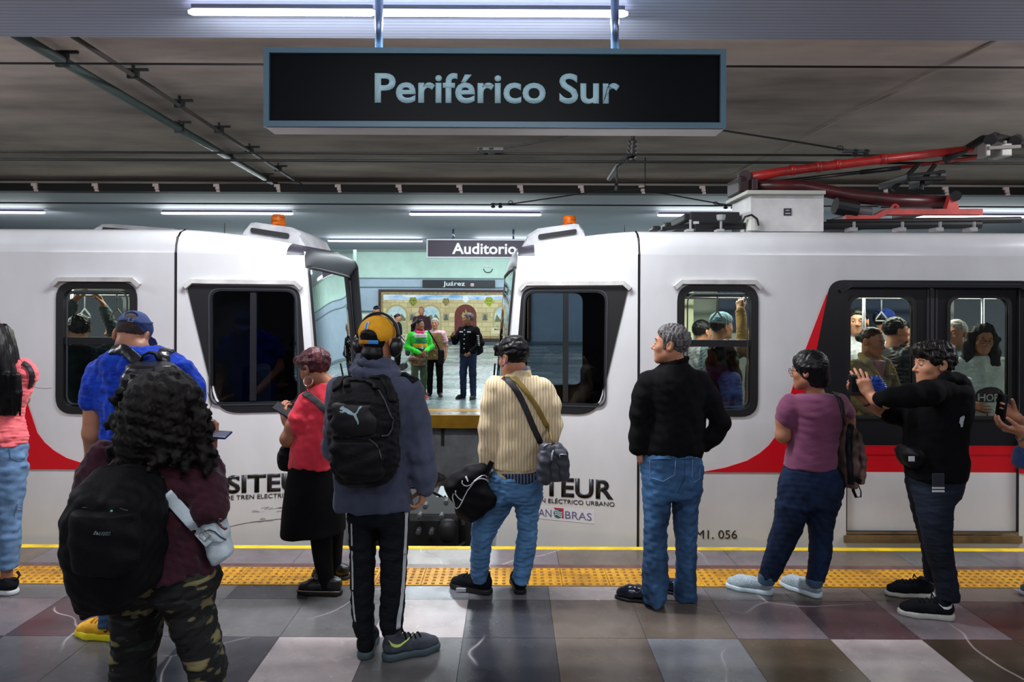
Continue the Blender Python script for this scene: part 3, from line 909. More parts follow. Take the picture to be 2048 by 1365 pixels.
p0, p1 = at(886, 568, D3), at(930, 568, D3)
from_bm('lettering', text_bm('Juárez', 0.225, lambda u, v, w: (p0.x + u, D3 - 0.002 - w, (a.z + b_.z) / 2 - 0.10 + v), 0.02, 0.006, width=p1.x - p0.x), M('sign_text_white', (225, 235, 238), 0.6), pn)
p0, p1 = at(941, 570, D3), at(948, 570, D3)
bm = panel(rect(p0.x, p0.z - 0.08, p1.x, p0.z + 0.08, 0.05), fn=lambda u, v, w: (u, D3 - 0.004 + w, v), thick=0.004)
lb = from_bm('line_badge', bm, M('badge_pink', (214, 190, 200), 0.6), pn)
from_bm('lettering', text_bm('L1', 0.10, lambda u, v, w: (p0.x + 0.03 + u, D3 - 0.006 - w, p0.z - 0.05 + v), 0.02, 0.003), M('badge_red', (120, 20, 50), 0.6), pn)

# ------------------------------------------------------------------ mural on the far wall
D4 = WALL - 0.14
m0, m1 = at(757, 579, D4), at(1062, 683, D4)
MU = M('mural_stone', (206, 190, 142), 0.7)
def brick_mat():
    m, nt, b = nodes('mural_blocks')
    br = nt.nodes.new('ShaderNodeTexBrick')
    br.inputs['Color1'].default_value = lin((214, 200, 152)); br.inputs['Color2'].default_value = lin((188, 168, 120)); br.inputs['Mortar'].default_value = lin((160, 142, 100))
    br.inputs['Scale'].default_value = 1.0; br.inputs['Mortar Size'].default_value = 0.012; br.inputs['Brick Width'].default_value = 0.42; br.inputs['Row Height'].default_value = 0.24
    tc = nt.nodes.new('ShaderNodeTexCoord'); mp = nt.nodes.new('ShaderNodeMapping'); mp.inputs['Rotation'].default_value = (math.pi / 2, 0, 0)
    nt.links.new(tc.outputs['Object'], mp.inputs['Vector']); nt.links.new(mp.outputs[0], br.inputs['Vector'])
    nt.links.new(br.outputs['Color'], b.inputs['Base Color']); b.inputs['Roughness'].default_value = 0.45
    return m
t = thing('mural', 'wide tiled mural of arches in a stone wall under a painted sky', 'mural', (m0.x, D4, m1.z))
from_bm('frame', panel(rect(m0.x, m1.z, m1.x, m0.z), [rect(m0.x + 0.13, m1.z + 0.13, m1.x - 0.13, m0.z - 0.13)], lambda u, v, w: (u, D4 - 0.02 + w, v), 0.12), M('mural_frame', (52, 20, 28), 0.5), t)
from_bm('border', panel(rect(m0.x + 0.12, m1.z + 0.12, m1.x - 0.12, m0.z - 0.12), [rect(m0.x + 0.24, m1.z + 0.26, m1.x - 0.24, m0.z - 0.26)], lambda u, v, w: (u, D4 + w, v), 0.04), M('mural_border', (150, 132, 84), 0.5, var=0.4, vscale=14), t)
bm = bmesh.new(); add_box(bm, (m0.x + 0.2, D4 + 0.02, m1.z + 0.2), (m1.x - 0.2, D4 + 0.08, m0.z - 0.2))
pic = from_bm('picture', bm, brick_mat(), t)
def flat(name, poly, mat, d, parent=pic):
    return from_bm(name, panel(poly, fn=lambda u, v, w: (u, D4 + 0.019 - d + w, v), thick=0.004), mat, parent)
def mpx(x, y): p = at(x, y, D4); return (p.x, p.z)
flat('sky_band', [mpx(766, 588), mpx(1054, 588), mpx(1054, 600), mpx(766, 600)], M('mural_sky', (66, 150, 214), 0.5, rgb2=(232, 236, 238), vscale=1.6, stretch=(0.6, 1, 2)), 0.002)
def arch(x0, x1, ytop, ybot, grow=0):
    cx_, r = (x0 + x1) / 2, (x1 - x0) / 2 + grow
    pts = [mpx(cx_ - r, ybot), mpx(cx_ + r, ybot)]
    for k in range(13):
        a_ = math.pi * k / 12
        pts.append(mpx(cx_ + r * math.cos(a_), ytop + r - grow * 2 - r * math.sin(a_) + grow))
    return pts
land = M('mural_land', (150, 156, 110), 0.6, rgb2=(204, 196, 156), vscale=3.2)
for (x0, x1, yt, yb) in ((773, 813, 612, 668), (842, 880, 612, 668), (988, 1026, 614, 664)):
    flat('arch_rim', arch(x0, x1, yt, yb, 3), M('mural_rim', (178, 158, 112), 0.6), 0.003)
    flat('arch_view', arch(x0, x1, yt, yb), land, 0.006)
    flat('arch_sky', [p for p in arch(x0 + 1, x1 - 1, yt + 1, yt + 24)], M('mural_sky_soft', (150, 190, 206), 0.6, rgb2=(214, 222, 216), vscale=2.4), 0.009)
    cxm = (x0 + x1) / 2
    flat('landscape', [mpx(x0 + 2, yt + 30)] + [mpx(x0 + 2 + (x1 - x0 - 4) * k / 9, yt + 22 + 5 * math.sin(k * 2.3 + x0) - 4 * (k % 3 == 1)) for k in range(10)] + [mpx(x1 - 2, yt + 30)], M('mural_ruin', (120, 112, 84), 0.7, rgb2=(92, 116, 66), vscale=3), 0.012)
flat('red_door', arch(909, 953, 609, 672), M('mural_red', (104, 36, 30), 0.55, var=0.2, vscale=6), 0.006)
crest = [(923, 632), (926, 624), (930, 627), (931, 618), (934, 625), (938, 627), (940, 633), (937, 638), (926, 638)]
flat('crest', [mpx(*p) for p in crest], M('mural_gold', (164, 150, 70), 0.6), 0.010)
def leaf(cx_, cy_, r, mat):
    pts = []
    for k in range(20):
        a_ = 2 * math.pi * k / 20
        rr = r * (0.92 + 0.12 * math.cos(5 * a_ + 1.57)) * (1.0 + 0.35 * max(0, -math.sin(a_)) ** 4)
        pts.append(mpx(cx_ + rr * math.cos(a_) * 1.1, cy_ - rr * math.sin(a_)))
    flat('vine_leaf', pts, mat, 0.010)
leaf(826, 602, 8, M('leaf_olive', (128, 134, 40), 0.6, var=0.4, vscale=12)); leaf(892, 603, 7, M('leaf_tan', (140, 124, 66), 0.6, var=0.4, vscale=14)); leaf(978, 602, 8.5, M('leaf_green', (146, 160, 36), 0.6, var=0.4, vscale=12))
leaf(931, 598, 6, M('leaf_white', (226, 232, 232), 0.6))
for (x, y) in ((824, 634), (892, 634), (970, 634)):
    flat('portrait', [mpx(x - 6, y + 7), mpx(x + 6, y + 7), mpx(x + 6, y - 7), mpx(x - 6, y - 7)], M('mural_portrait', (150, 148, 120), 0.6), 0.004)
    flat('portrait_figure', [mpx(x - 5, y + 7), mpx(x - 3, y + 2), mpx(x - 2.6, y - 3), mpx(x, y - 5), mpx(x + 2.6, y - 3), mpx(x + 3, y + 2), mpx(x + 5, y + 7)], M('mural_figure', (92, 92, 84), 0.6), 0.008)
q0, q1 = mpx(983, 668), mpx(1030, 656)
flat('cartouche', [(q0[0], q0[1]), (q1[0], q0[1]), (q1[0], q1[1]), (q0[0], q1[1])], M('mural_cartouche', (222, 212, 176), 0.6), 0.010)
from_bm('lettering', text_bm('MASCOTA', 0.10, lambda u, v, w: (mpx(989, 662)[0] + u, D4 + 0.004 - w, mpx(989, 661)[1] + v), 0.01, 0.003), M('mural_ink', (92, 82, 60), 0.6), pic)

# security lamp bracket high on the far wall
cp = at(976, 540, WALL - 0.1)
t = thing('wall_camera', 'small white security camera with looped cable on the upper far wall', 'camera', cp)
bm = bmesh.new(); add_box(bm, (cp.x - 0.16, cp.y, cp.z + 0.14), (cp.x + 0.12, cp.y + 0.12, cp.z + 0.22), 0.02); add_tube(bm, [(cp.x + 0.02, cp.y + 0.05, cp.z + 0.2), (cp.x + 0.02, cp.y + 0.05, cp.z + 0.55)], 0.02, 6)
from_bm('mount', bm, M('white_plastic', (220, 224, 222), 0.5), t)
bm = bmesh.new(); add_tube(bm, [(cp.x + 0.22 * math.cos(math.pi + math.pi * k / 8), cp.y, cp.z + 0.06 + 0.2 * math.sin(math.pi + math.pi * k / 8)) for k in range(9)], 0.02, 6)
from_bm('cable', bm, M('cable_black', (18, 18, 20), 0.6), t)

# ------------------------------------------------------------------ conduits, brackets and overhead wires
def conduit(x0, x1, r, mat, label, y0=5.0, y1=11.9, z=3.78, clips=()):
    t = thing('ceiling_conduit', label, 'pipe', (x0, y0, z))
    bm = bmesh.new(); add_tube(bm, [(x0, y0, z), (x1, y1, z)], r, 10)
    from_bm('pipe', bm, mat, t, True)
    for y in clips:
        x = x0 + (x1 - x0) * (y - y0) / (y1 - y0)
        bm = bmesh.new(); add_box(bm, (x - 0.05, y - 0.015, z - r - 0.006), (x + 0.05, y + 0.015, z + r + 0.02)); add_box(bm, (x - 0.008, y - 0.015, z), (x + 0.008, y + 0.015, 3.875)); add_tube(bm, [(x - 0.1, y, z + r + 0.03), (x + 0.13, y, z + r + 0.03)], 0.014, 6)
        from_bm('clamp', bm, M('clamp_iron', (44, 46, 48), 0.6), t)
    return t
conduit(-3.68, -3.88, 0.042, M('conduit_green', (74, 88, 86), 0.5), 'thick green grey conduit under the concrete ceiling, left of the thin one', clips=(5.75, 7.9, 9.4, 10.9))
conduit(-3.28, -3.46, 0.02, M('conduit_grey', (70, 66, 62), 0.6), 'thin dark conduit under the concrete ceiling, right of the thick one', clips=(6.1, 7.0, 8.0, 9.0, 10.2))
brk = thing('cable_bracket', 'small white bracket on the black cable tray above the tracks', 'bracket', (0, 11.2, 3.68), 'brackets along the black cable tray')
bm = bmesh.new(); add_box(bm, (-0.055, 11.19, 3.70), (0.035, 11.22, 3.745)); add_box(bm, (-0.02, 11.19, 3.655), (0.04, 11.22, 3.70)); add_box(bm, (-0.005, 11.185, 3.62), (0.045, 11.22, 3.648))
from_bm('plate', bm, M('bracket_white', (232, 208, 206), 0.6), brk)
first = True
for k in range(-9, 10):
    x = 0.13 + 0.972 * k
    if first: brk.location.x = x; first = False
    else:
        c = copy_tree(brk); c.location.x = x

black_wire = M('wire_black', (12, 11, 11), 0.6)
def wire(name, label, pts, r, extra=None):
    bm = bmesh.new(); add_tube(bm, pts, r, 8)
    if extra: extra(bm)
    return tag(from_bm(name, bm, black_wire, None, True), label, 'wire')
def sagged(y, z, x0=-8.5, x1=8.5, sag=0.0, n=24, tilt=0.0):
    return [(x0 + (x1 - x0) * k / n, y, z + sag * ((2 * k / n - 1)**2) + tilt * (x0 + (x1 - x0) * k / n)) for k in range(n + 1)]
z127 = at(1024, 131, 5.55).z
wire('support_wire', 'highest overhead wire, passing behind the big sign', sagged(5.55, z127), 0.009)
wire('catenary_wire', 'upper of the two wires over the near track', sagged(6.6, at(1024, 308, 6.6).z), 0.0105)
wire('contact_wire', 'lower of the two wires over the near track', sagged(6.6, at(1024, 323, 6.6).z), 0.0125)
wire('catenary_wire', 'thin wire just under the ceiling before the black tray', sagged(9.8, at(1024, 365, 9.8).z), 0.010)
wire('contact_wire', 'thin wire across the slatted ceiling over the far track', sagged(9.8, at(1024, 410, 9.8).z), 0.0105)
def insul(bm, p, q, n=4, r=0.03):
    p, q = Vector(p), Vector(q)
    pts, rs = [], []
    for k in range(n * 2 + 1):
        pts.append(p.lerp(q, k / (n * 2))); rs.append(r if k % 2 else r * 0.45)
    add_tube(bm, pts, rs, 10)
# registration arm with stacked insulators hanging near the middle of the near track
t = thing('wire_hanger', 'dark insulated hanger holding the near track wires below the big sign', 'hanger', at(1265, 300, 6.7))
bm = bmesh.new(); insul(bm, at(1266, 280, 6.7), at(1262, 326, 6.7), 5, 0.05); add_tube(bm, [at(1266, 282, 6.7), at(1266, 240, 6.75)], 0.02, 8)
from_bm('insulator', bm, M('insulator_dark', (26, 20, 20), 0.5), t, True)
bm = bmesh.new(); add_tube(bm, [at(1258, 312, 6.7), at(1236, 330, 7.2), at(1218, 358, 7.8)], 0.024, 8); add_tube(bm, [at(1234, 332, 7.2), at(1234, 372, 7.2)], 0.008, 6); insul(bm, at(1233, 366, 7.2), at(1232, 382, 7.2), 2, 0.022)
from_bm('arm', bm, M('clamp_iron', (44, 46, 48)), t, True)
def tension(label, clampx, y, px_pts, d):
    t = thing('tension_cable', label, 'cable', at(*px_pts[0], d))
    bm = bmesh.new(); add_tube(bm, [at(px, py, d) for px, py in px_pts], 0.0095, 6)
    e = at(*px_pts[-1], d); add_tube(bm, [e, Vector((e.x, e.y, 3.87))], 0.007, 6)
    from_bm('cable', bm, black_wire, t, True)
    bm = bmesh.new()
    sgn = 1 if px_pts[1][0] > px_pts[0][0] else -1
    p0 = at(px_pts[0][0], px_pts[0][1], d)
    add_box(bm, (min(p0.x, p0.x + sgn * 0.24), p0.y - 0.02, p0.z - 0.012), (max(p0.x, p0.x + sgn * 0.24), p0.y + 0.02, p0.z + 0.015))
    for q in (0.03, 0.13): insul(bm, (p0.x + sgn * q, p0.y, p0.z - 0.05), (p0.x + sgn * q, p0.y, p0.z + 0.02), 2, 0.035)
    add_tube(bm, [(p0.x + sgn * (0.27 + 0.03 * math.cos(a_ * math.pi / 4)), p0.y, p0.z + 0.03 + 0.02 * math.sin(a_ * math.pi / 4)) for a_ in range(9)], 0.006, 6)
    from_bm('clamp', bm, M('clamp_iron', (44, 46, 48)), t)
tension('slack tension cable with clamps below the left half of the big sign', 0, 0, [(955, 299), (1000, 297), (1060, 288), (1190, 258), (1330, 228)], 6.5)
tension('slack tension cable with clamps right of the big sign', 0, 0, [(1738, 303), (1690, 300), (1600, 285), (1450, 262), (1300, 240)], 6.5)
tension('slack tension cable across the slatted ceiling above the Auditorio sign', 0, 0, [(982, 409), (1030, 407), (1120, 394), (1200, 382), (1290, 376)], 9.7)
tension('slack tension cable left of the pantograph box', 0, 0, [(1470, 411), (1440, 408), (1390, 399), (1330, 388), (1290, 384)], 9.7)
# ------------------------------------------------------------------ the two tram-train cars, mirrored about the gap (m = metres from the middle of the gap)
MID, SIDE, WID = -0.79, 5.28, 2.3
ZB, ZS, ZT = -0.62, 2.17, 2.36         # body bottom, where the side turns into the roof, roof
JOINT = 1.747
white = M('train_white', (214, 214, 216), 0.28, var=0.06, vscale=1.1, stretch=(1, 1, 0.5), coat=0.3)
red_p = M('train_red', (206, 10, 28), 0.3, coat=0.3)
black_p = M('train_black', (18, 18, 22), 0.35)
rubber = M('rubber_black', (12, 12, 15), 0.5)
alu = M('train_sill', (142, 122, 100), 0.4, metal=0.6, var=0.2, vscale=4)
grey_crown = M('crown_grey', (50, 48, 58), 0.42)
pane_clear = glass('pane_clear', (0.80, 0.86, 0.84), 0.02)
pane_tint = glass('pane_tint', (0.42, 0.46, 0.46), 0.03)
pane_dark = glass('pane_dark', (0.13, 0.15, 0.18), 0.0, (.45, .45, .5))
pane_front = glass('pane_front', (0.62, 0.72, 0.76), 0.03)

def z_of(py): return EYE - (py - HY) * SIDE / FPX

def car(sign, label):
    """sign -1: car that runs off to the left, +1: to the right"""
    def X(m): return MID + sign * m
    def S(m, z, w=0.0):               # point of the platform side; the cab side leans back towards the nose
        back = 0.20 * max(0.0, (JOINT - m) / (JOINT - 0.75)) if m < JOINT else 0.0
        return Vector((X(m), SIDE + back + w, z))
    def nose_m(z, s=0.0):             # raked front: m of the nose edge at height z
        t = (z - ZB) / (ZT - ZB)
        return 0.58 + 0.20 * t ** 1.3
    T = thing('train_car', label, 'train', (X(8), SIDE + WID / 2, TRACK))
    END = 13.0
    win = (2.035, z_of(832), 2.646, z_of(568)); door = (3.317, 0.035, 4.62, 1.93)
    top_l, top_r, bot_r, bot_l = (1.669, 1.93), (0.866, 1.925), (0.795, 0.95), (1.45, 0.95)
    cabw = round_poly([top_l, top_r, bot_r, bot_l], [0.03, 0.10, 0.12, 0.16])
    # --- side skin: saloon with window and door openings, cab with window opening
    holes = [rect(win[0] + .03, win[1] + .03, win[2] - .03, win[3] - .03, 0.12), rect(*door)]
    extra = [(5.55, .95, 6.16, 1.946), (6.9, .95, 7.5, 1.946), (9.6, .95, 10.2, 1.946)]
    holes += [rect(*e, 0.12) for e in extra]
    side = from_bm('side_skin', panel(rect(JOINT + 0.008, ZB, END, ZS), holes, S, 0.018), white, T)
    cab_edge = [(JOINT - 0.008, ZB), (JOINT - 0.008, ZS)] + [(nose_m(z) + 0.07, z) for z in np.linspace(ZS, ZB, 12)]
    cab = from_bm('cab_skin', panel(cab_edge, [[(u * .985 + .018, v * .985 + .02) for u, v in cabw]], S, 0.04), white, T)
    # --- roof: side turns over into the roof; cab roof drops a little towards the nose
    def prof(m, zoff):
        b0 = S(m, 0).y; dr = zoff(m)
        p_ = [(b0, ZS), (b0 + .006, ZS + .06 - dr * .4), (b0 + .03, ZS + .12 - dr * .8), (b0 + .075, ZS + .165 - dr), (b0 + .15, ZT - dr), (SIDE + WID * .5, ZT + .03 - dr)]
        return p_ + [(2 * SIDE + WID - y, z) for y, z in p_[-2::-1]]
    def roof(ms, zoff):
        bm = bmesh.new()
        rows = [[bm.verts.new((X(m), y, z)) for y, z in prof(m, zoff)] for m in ms]
        for a, b in zip(rows, rows[1:]):
            for i in range(len(a) - 1): bm.faces.new((a[i], b[i], b[i + 1], a[i + 1]))
        return bm
    drop = lambda m: 0.10 * max(0, (JOINT - m) / 0.85) ** 1.6
    from_bm('roof', roof([JOINT + .008, 2.1, 4, 8, END], lambda m: 0), white, T, True)
    E0, E1 = nose_m(ZS) + .20, nose_m(ZS) + .07
    from_bm('cab_roof', roof(list(np.linspace(JOINT - .008, E0, 9)), drop), white, T, True)
    # far side, floor, ceiling
    ih = [rect(e[0], e[1], e[2], e[3], .1) for e in [win] + extra]
    from_bm('far_side', panel(rect(1.9, ZB, END, ZS), ih + [rect(3.4, .95, 4.5, 1.9, .1)], lambda u, v, w: (X(u), SIDE + WID - w, v), 0.04), M('saloon_lining', (150, 156, 150), 0.5), T)
    from_bm('far_cab_side', panel([(1.9, ZB), (1.9, ZS)] + [(nose_m(z) + 0.07, z) for z in np.linspace(ZS, ZB, 8)], [rect(.95, .95, 1.55, 1.93, .1)], lambda u, v, w: (X(u), 2 * SIDE + WID - S(u, 0).y - w, v), 0.04), M('cab_lining', (40, 42, 48), 0.7), T)
    bm = bmesh.new(); add_box(bm, (min(X(1.75), X(END)), SIDE + .05, -.06), (max(X(1.75), X(END)), SIDE + WID - .05, 0.0)); add_box(bm, (min(X(.9), X(1.74)), SIDE + .3, -.06), (max(X(.9), X(1.74)), SIDE + WID - .3, 0.0)); from_bm('saloon_floor', bm, M('saloon_floor', (70, 72, 78), 0.6), T)
    bm = bmesh.new(); add_box(bm, (min(X(1.9), X(END)), SIDE + .05, 2.12), (max(X(1.9), X(END)), SIDE + WID - .05, 2.15)); from_bm('saloon_ceiling', bm, M('saloon_ceiling', (168, 176, 176), 0.6), T)
    bm = bmesh.new(); add_box(bm, (min(X(1.86), X(1.9)), SIDE + .05, -.05), (max(X(1.86), X(1.9)), SIDE + WID - .05, 2.15)); from_bm('cab_bulkhead', bm, M('bulkhead', (26, 28, 32), 0.7), T)
    # --- nose: raked front with rounded corners, split into lower skirt, windscreen and crown
    def N(s, z):
        e = abs(s)
        b = 0.16 * (1 - e ** 3.2) if True else 0
        c = 0.07 * max(0, (e - .86) / .14) ** 2
        yh = WID / 2 - S(nose_m(z) + .07, 0).y + SIDE
        bulge = 0.02 * math.sin(min(1, max(0, (z - .2) / 2.2)) * math.pi)
        m = nose_m(z) + 0.07 - (b * .15 + bulge * (1 - e ** 4)) + 0
        xx = X(m) - 0.05 * (SIDE + WID / 2 + s * yh - 5.48)
        return Vector((xx, SIDE + WID / 2 + s * yh, z))
    ss = list(np.linspace(-1, 1, 25))
    def solid(zlo, zhi, n, name, mat, s_=None):
        return from_bm(name, sheet(s_ or ss, list(np.linspace(zlo, zhi, n)), N), mat, T, True)
    solid(ZB, 0.80, 8, 'nose_skirt', white)
    sw = [-.93 + 1.86 * k / 20 for k in range(21)]
    wsn = solid(0.80, 2.08, 9, 'windscreen', pane_front, sw)
    for a_, b_, nm in ((-1, -.93, 'corner_pillar'), (.93, 1, 'corner_pillar')):
        solid(0.80, 2.20, 8, nm, white, [a_, (a_ + b_) / 2, b_])
    bm = bmesh.new()
    add_tube(bm, [N(s, .80) for s in sw] + [N(.93, z) for z in np.linspace(.84, 2.04, 8)] + [N(s, 2.08) for s in sw[::-1]] + [N(-.93, z) for z in np.linspace(2.04, .84, 8)] + [N(-.93, .80)], 0.016, 8)
    from_bm('windscreen_gasket', bm, rubber, wsn, True)
    # wiper and sun blind seen through the windscreen
    bm = bmesh.new(); add_tube(bm, [N(.3, .86) + Vector((-sign * .03, 0, 0)), N(.05, 1.25) + Vector((-sign * .03, 0, 0))], 0.008, 6);
    from_bm('wiper', bm, rubber, wsn)
    bm = roof([E0 - .002, (E0 + E1) / 2, E1], drop)
    pr = prof(E1, drop)
    def crown(s, t):                  # dark cap that rolls from the windscreen top back to the roof edge
        p = N(s, 2.07)
        y = SIDE + WID / 2 + s * (pr[-1][0] - pr[0][0]) / 2
        q = Vector((X(E1), y, float(np.interp(y, [v[0] for v in pr], [v[1] for v in pr]))))
        mid = (p + q) / 2 + Vector((-sign * .05 * (1 - s ** 6), 0, .05 * (1 - s ** 6)))
        return p * (1 - t) ** 2 + mid * 2 * t * (1 - t) + q * t * t
    join_bm(bm, sheet([-1 + 2 * k / 30 for k in range(31)], list(np.linspace(0, 1, 9)), crown))
    bmesh.ops.remove_doubles(bm, verts=bm.verts[:], dist=.003)
    from_bm('nose_crown', bm, grey_crown, T, True)
    # --- joint line between saloon and cab
    bm = bmesh.new()
    for z0, z1 in zip(np.linspace(ZB, ZS, 12)[:-1], np.linspace(ZB, ZS, 12)[1:]): add_box(bm, (X(JOINT) - .009, SIDE - .002, z0), (X(JOINT) + .009, SIDE + .03, z1))
    add_tube(bm, [(X(JOINT), SIDE + .0, ZS), (X(JOINT), SIDE + .03, ZS + .12), (X(JOINT), SIDE + .15, ZT)], .009, 6)
    from_bm('joint_seal', bm, rubber, T)
    # --- drip rails over windows
    def rail(m0, m1, z, dz=.045):
        bm = bmesh.new()
        pts = [S(m0 - .05, z - dz, -.012)] + [S(m0 + (m1 - m0) * k / 8, z, -.016) for k in range(9)] + [S(m1 + .05, z - dz, -.012)]
        add_ribbon(bm, pts, 0.036, 0.03, (0, -1, 0))
        from_bm('drip_rail', bm, M('rail_white', (188, 186, 184), 0.4, var=0.15, vscale=5), T)
    rail(win[0] + .03, win[2] - .03, 1.965); rail(.90, 1.63, 1.955)
    # --- saloon window: rubber frame, upper and lower panes, bar
    def saloon_window(w, tint=pane_clear, low=pane_tint):
        W = from_bm('window', panel(rect(w[0], w[1], w[2], w[3], .13), [rect(w[0] + .055, w[1] + .05, w[2] - .055, w[3] - .05, .085)], lambda u, v, q: S(u, v, q - .008), 0.05), rubber, T)
        zb = w[1] + (w[3] - w[1]) * .555
        from_bm('pane', panel(rect(w[0] + .05, zb, w[2] - .05, w[3] - .045, .06), fn=lambda u, v, q: S(u, v, .02)), tint, W)
        from_bm('pane', panel(rect(w[0] + .05, w[1] + .045, w[2] - .05, zb, .06), fn=lambda u, v, q: S(u, v, .02)), low, W)
        bm = panel(rect(w[0] + .04, zb - .026, w[2] - .04, zb + .026), fn=lambda u, v, q: S(u, v, q), thick=.03)
        from_bm('window_bar', bm, M('bar_black', (24, 25, 29), 0.35), W)
        bm = panel(rect(w[0] + .075, w[1] + .07, w[2] - .075, w[3] - .07, .07), [rect(w[0] + .083, w[1] + .078, w[2] - .083, w[3] - .078, .065)], lambda u, v, q: S(u, v, q - .003), .01)
        from_bm('inner_seal', bm, M('seal_grey', (52, 54, 62), 0.4), W)
    saloon_window(win, pane_clear, pane_tint if sign > 0 else pane_dark)
    for e in extra: saloon_window(e)
    # --- cab side window
    gl = rect(.885, 1.03, 1.50, 1.885, .07) 
    gl = round_poly([(1.50, 1.885), (.90, 1.885), (.875, 1.03), (1.49, 1.03)], .08)
    W = from_bm('cab_window', panel(cabw, [gl], lambda u, v, q: S(u, v, q - .008), .05), rubber, T)
    from_bm('pane', panel([(u, v) for u, v in gl], fn=lambda u, v, q: S(u, v, .022)), pane_dark, W)
    bm = panel(rect(1.185, 1.04, 1.225, 1.875), fn=lambda u, v, q: S(u, v, q), thick=.03)
    from_bm('window_bar', bm, M('bar_black', (24, 25, 29)), W)
    g2 = [(1.19 + (u - 1.19) * 1.06, 1.457 + (v - 1.457) * 1.05) for u, v in gl]
    from_bm('inner_seal', panel(g2, [[(1.19 + (u - 1.19) * .975, 1.457 + (v - 1.457) * .98) for u, v in g2]], lambda u, v, q: S(u, v, q - .012), .012), M('seal_grey', (52, 54, 62)), W)
    # --- livery: black field round the doors, red swoosh and stripe (paint film on the skin)
    def film(poly, mat, name, lift, hole=()):
        from_bm(name, panel(poly, hole, lambda u, v, q: S(u, v, q - lift), lift * .9), mat, T)
    dh = [rect(*door)]
    M1 = 4.98
    film(round_poly([(2.945, .732), (3.19, 1.985), (M1 - .25, 1.985), (M1, .732)], [0, .10, .10, 0]), black_p, 'door_surround', .004, [rect(door[0], .733, door[2], door[3])])
    sw_ = [(3.163, 1.88), (2.992, 1.43), (2.887, 1.109), (2.785, .807), (2.73, .735), (2.66, .675), (2.566, .619), (2.40, .565), (2.227, .532)]
    film(sw_ + [(door[0], .532), (door[0], .732), (2.945, .732), (3.165, 1.86)], red_p, 'red_swoosh', .005)
    film([(door[2], .532), (5.7, .532), (5.5, .619), (5.28, .735), (5.1, 1.109), (4.9, 1.86), (M1, .732), (door[2], .732)], red_p, 'red_swoosh', .005)
    # --- door leaves
    def leaf(m0, m1, wm0, wm1):
        wh = rect(wm0, z_of(830), wm1, z_of(593), .08)
        L = from_bm('door', panel(rect(m0, .735, m1, 1.945), [wh], lambda u, v, q: S(u, v, q + .02), .035), black_p, T)
        from_bm('pane', panel(rect(wm0 - .01, z_of(833), wm1 + .01, z_of(590), .08), fn=lambda u, v, q: S(u, v, .032)), pane_clear, L)
        from_bm('gasket', panel(rect(wm0 - .025, z_of(836), wm1 + .025, z_of(587), .09), [rect(wm0, z_of(830), wm1, z_of(593), .08)], lambda u, v, q: S(u, v, q + .012), .02), rubber, L)
        from_bm('red_band', panel(rect(m0, .532, m1, .735), fn=lambda u, v, q: S(u, v, q + .02), thick=.035), red_p, L)
        from_bm('lower_panel', panel(rect(m0, .085, m1, .532), fn=lambda u, v, q: S(u, v, q + .02), thick=.035), white, L)
    leaf(door[0] - .012, 3.957, 3.352, 3.822); leaf(3.983, door[2] + .012, 4.106, 4.546)
    bm = bmesh.new(); add_box(bm, (min(X(3.955), X(3.985)), SIDE + .015, .09), (max(X(3.955), X(3.985)), SIDE + .05, 1.92), .004)
    from_bm('door_seal', bm, M('door_rubber', (40, 40, 44), 0.5), T)
    bm = bmesh.new(); add_box(bm, (min(X(3.93), X(3.945)), SIDE + .012, .75), (max(X(3.93), X(3.945)), SIDE + .03, 1.92), .003); add_box(bm, (min(X(3.995), X(4.01)), SIDE + .012, .75), (max(X(3.995), X(4.01)), SIDE + .03, 1.92), .003)
    from_bm('door_edge', bm, M('door_rubber', (40, 40, 44)), T)
    bm = panel(rect(door[0] - .02, .008, door[2] + .02, .06), fn=lambda u, v, q: S(u, v, q - .012), thick=.05); join_bm(bm, panel(rect(door[0], .068, door[2], .088), fn=lambda u, v, q: S(u, v, q), thick=.03))
    from_bm('door_sill', bm, alu, T)
    from_bm('door_reveal', panel(rect(door[0] + .001, .0885, door[2] - .001, door[3] - .001), [rect(door[0] + .008, .0895, door[2] - .008, door[3] - .008)], lambda u, v, q: S(u, v, q + .0005), .019), rubber, T)
    # door header ridge
    bm = bmesh.new(); add_ribbon(bm, [S(3.26, 1.90, -.01), S(3.34, 1.945, -.014), S(4.6, 1.945, -.014), S(4.7, 1.90, -.01)], .03, .02, (0, -1, 0))
    from_bm('door_header', bm, M('header_black', (30, 30, 36), 0.3), T)
    # --- roof pods
    def pod(m0, m1, y0, y1, z0, z1, name='roof_vent'):
        bm = bmesh.new(); rows = []
        for t, h in ((0, 0), (.06, .7), (.13, .96), (.2, 1), (.72, .93), (.86, .72), (1, .0)):
            m = m1 + (m0 - m1) * t
            z = z0 - .04 + (z1 - z0 + .04) * h - .05 * t
            rows.append([bm.verts.new((X(m), y, zz)) for y, zz in ((y0 - .03, z0 - .1), (y0, z - .03 * (h > 0)), (y0 + .05, z), (y1 - .05, z), (y1, z - .03), (y1 + .03, z0 - .1))])
        for a, b in zip(rows, rows[1:]):
            for i in range(5): bm.faces.new((a[i], b[i], b[i + 1], a[i + 1]))
        V = from_bm(name, bm, M('pod_grey', (160, 160, 164), 0.5, var=0.2, vscale=3), T)
        L = m1 - m0
        zc = lambda t: (z0 + z1) / 2 + .006 - .075 * t
        slot = round_poly([(m1 - .17 * L, zc(.1) - .018), (m1 - .17 * L, zc(.1) + .022), (m1 - .72 * L, zc(.72) + .022), (m1 - .72 * L, zc(.72) - .018)], .018)
        from_bm('vent_slot', panel(slot, fn=lambda u, v, q: (X(u), y0 - .022 + q, v), thick=.03), M('slot_black', (14, 14, 16), 0.7), V)
    pod(.84, 1.40, 5.62, 6.5, 2.30, 2.46)
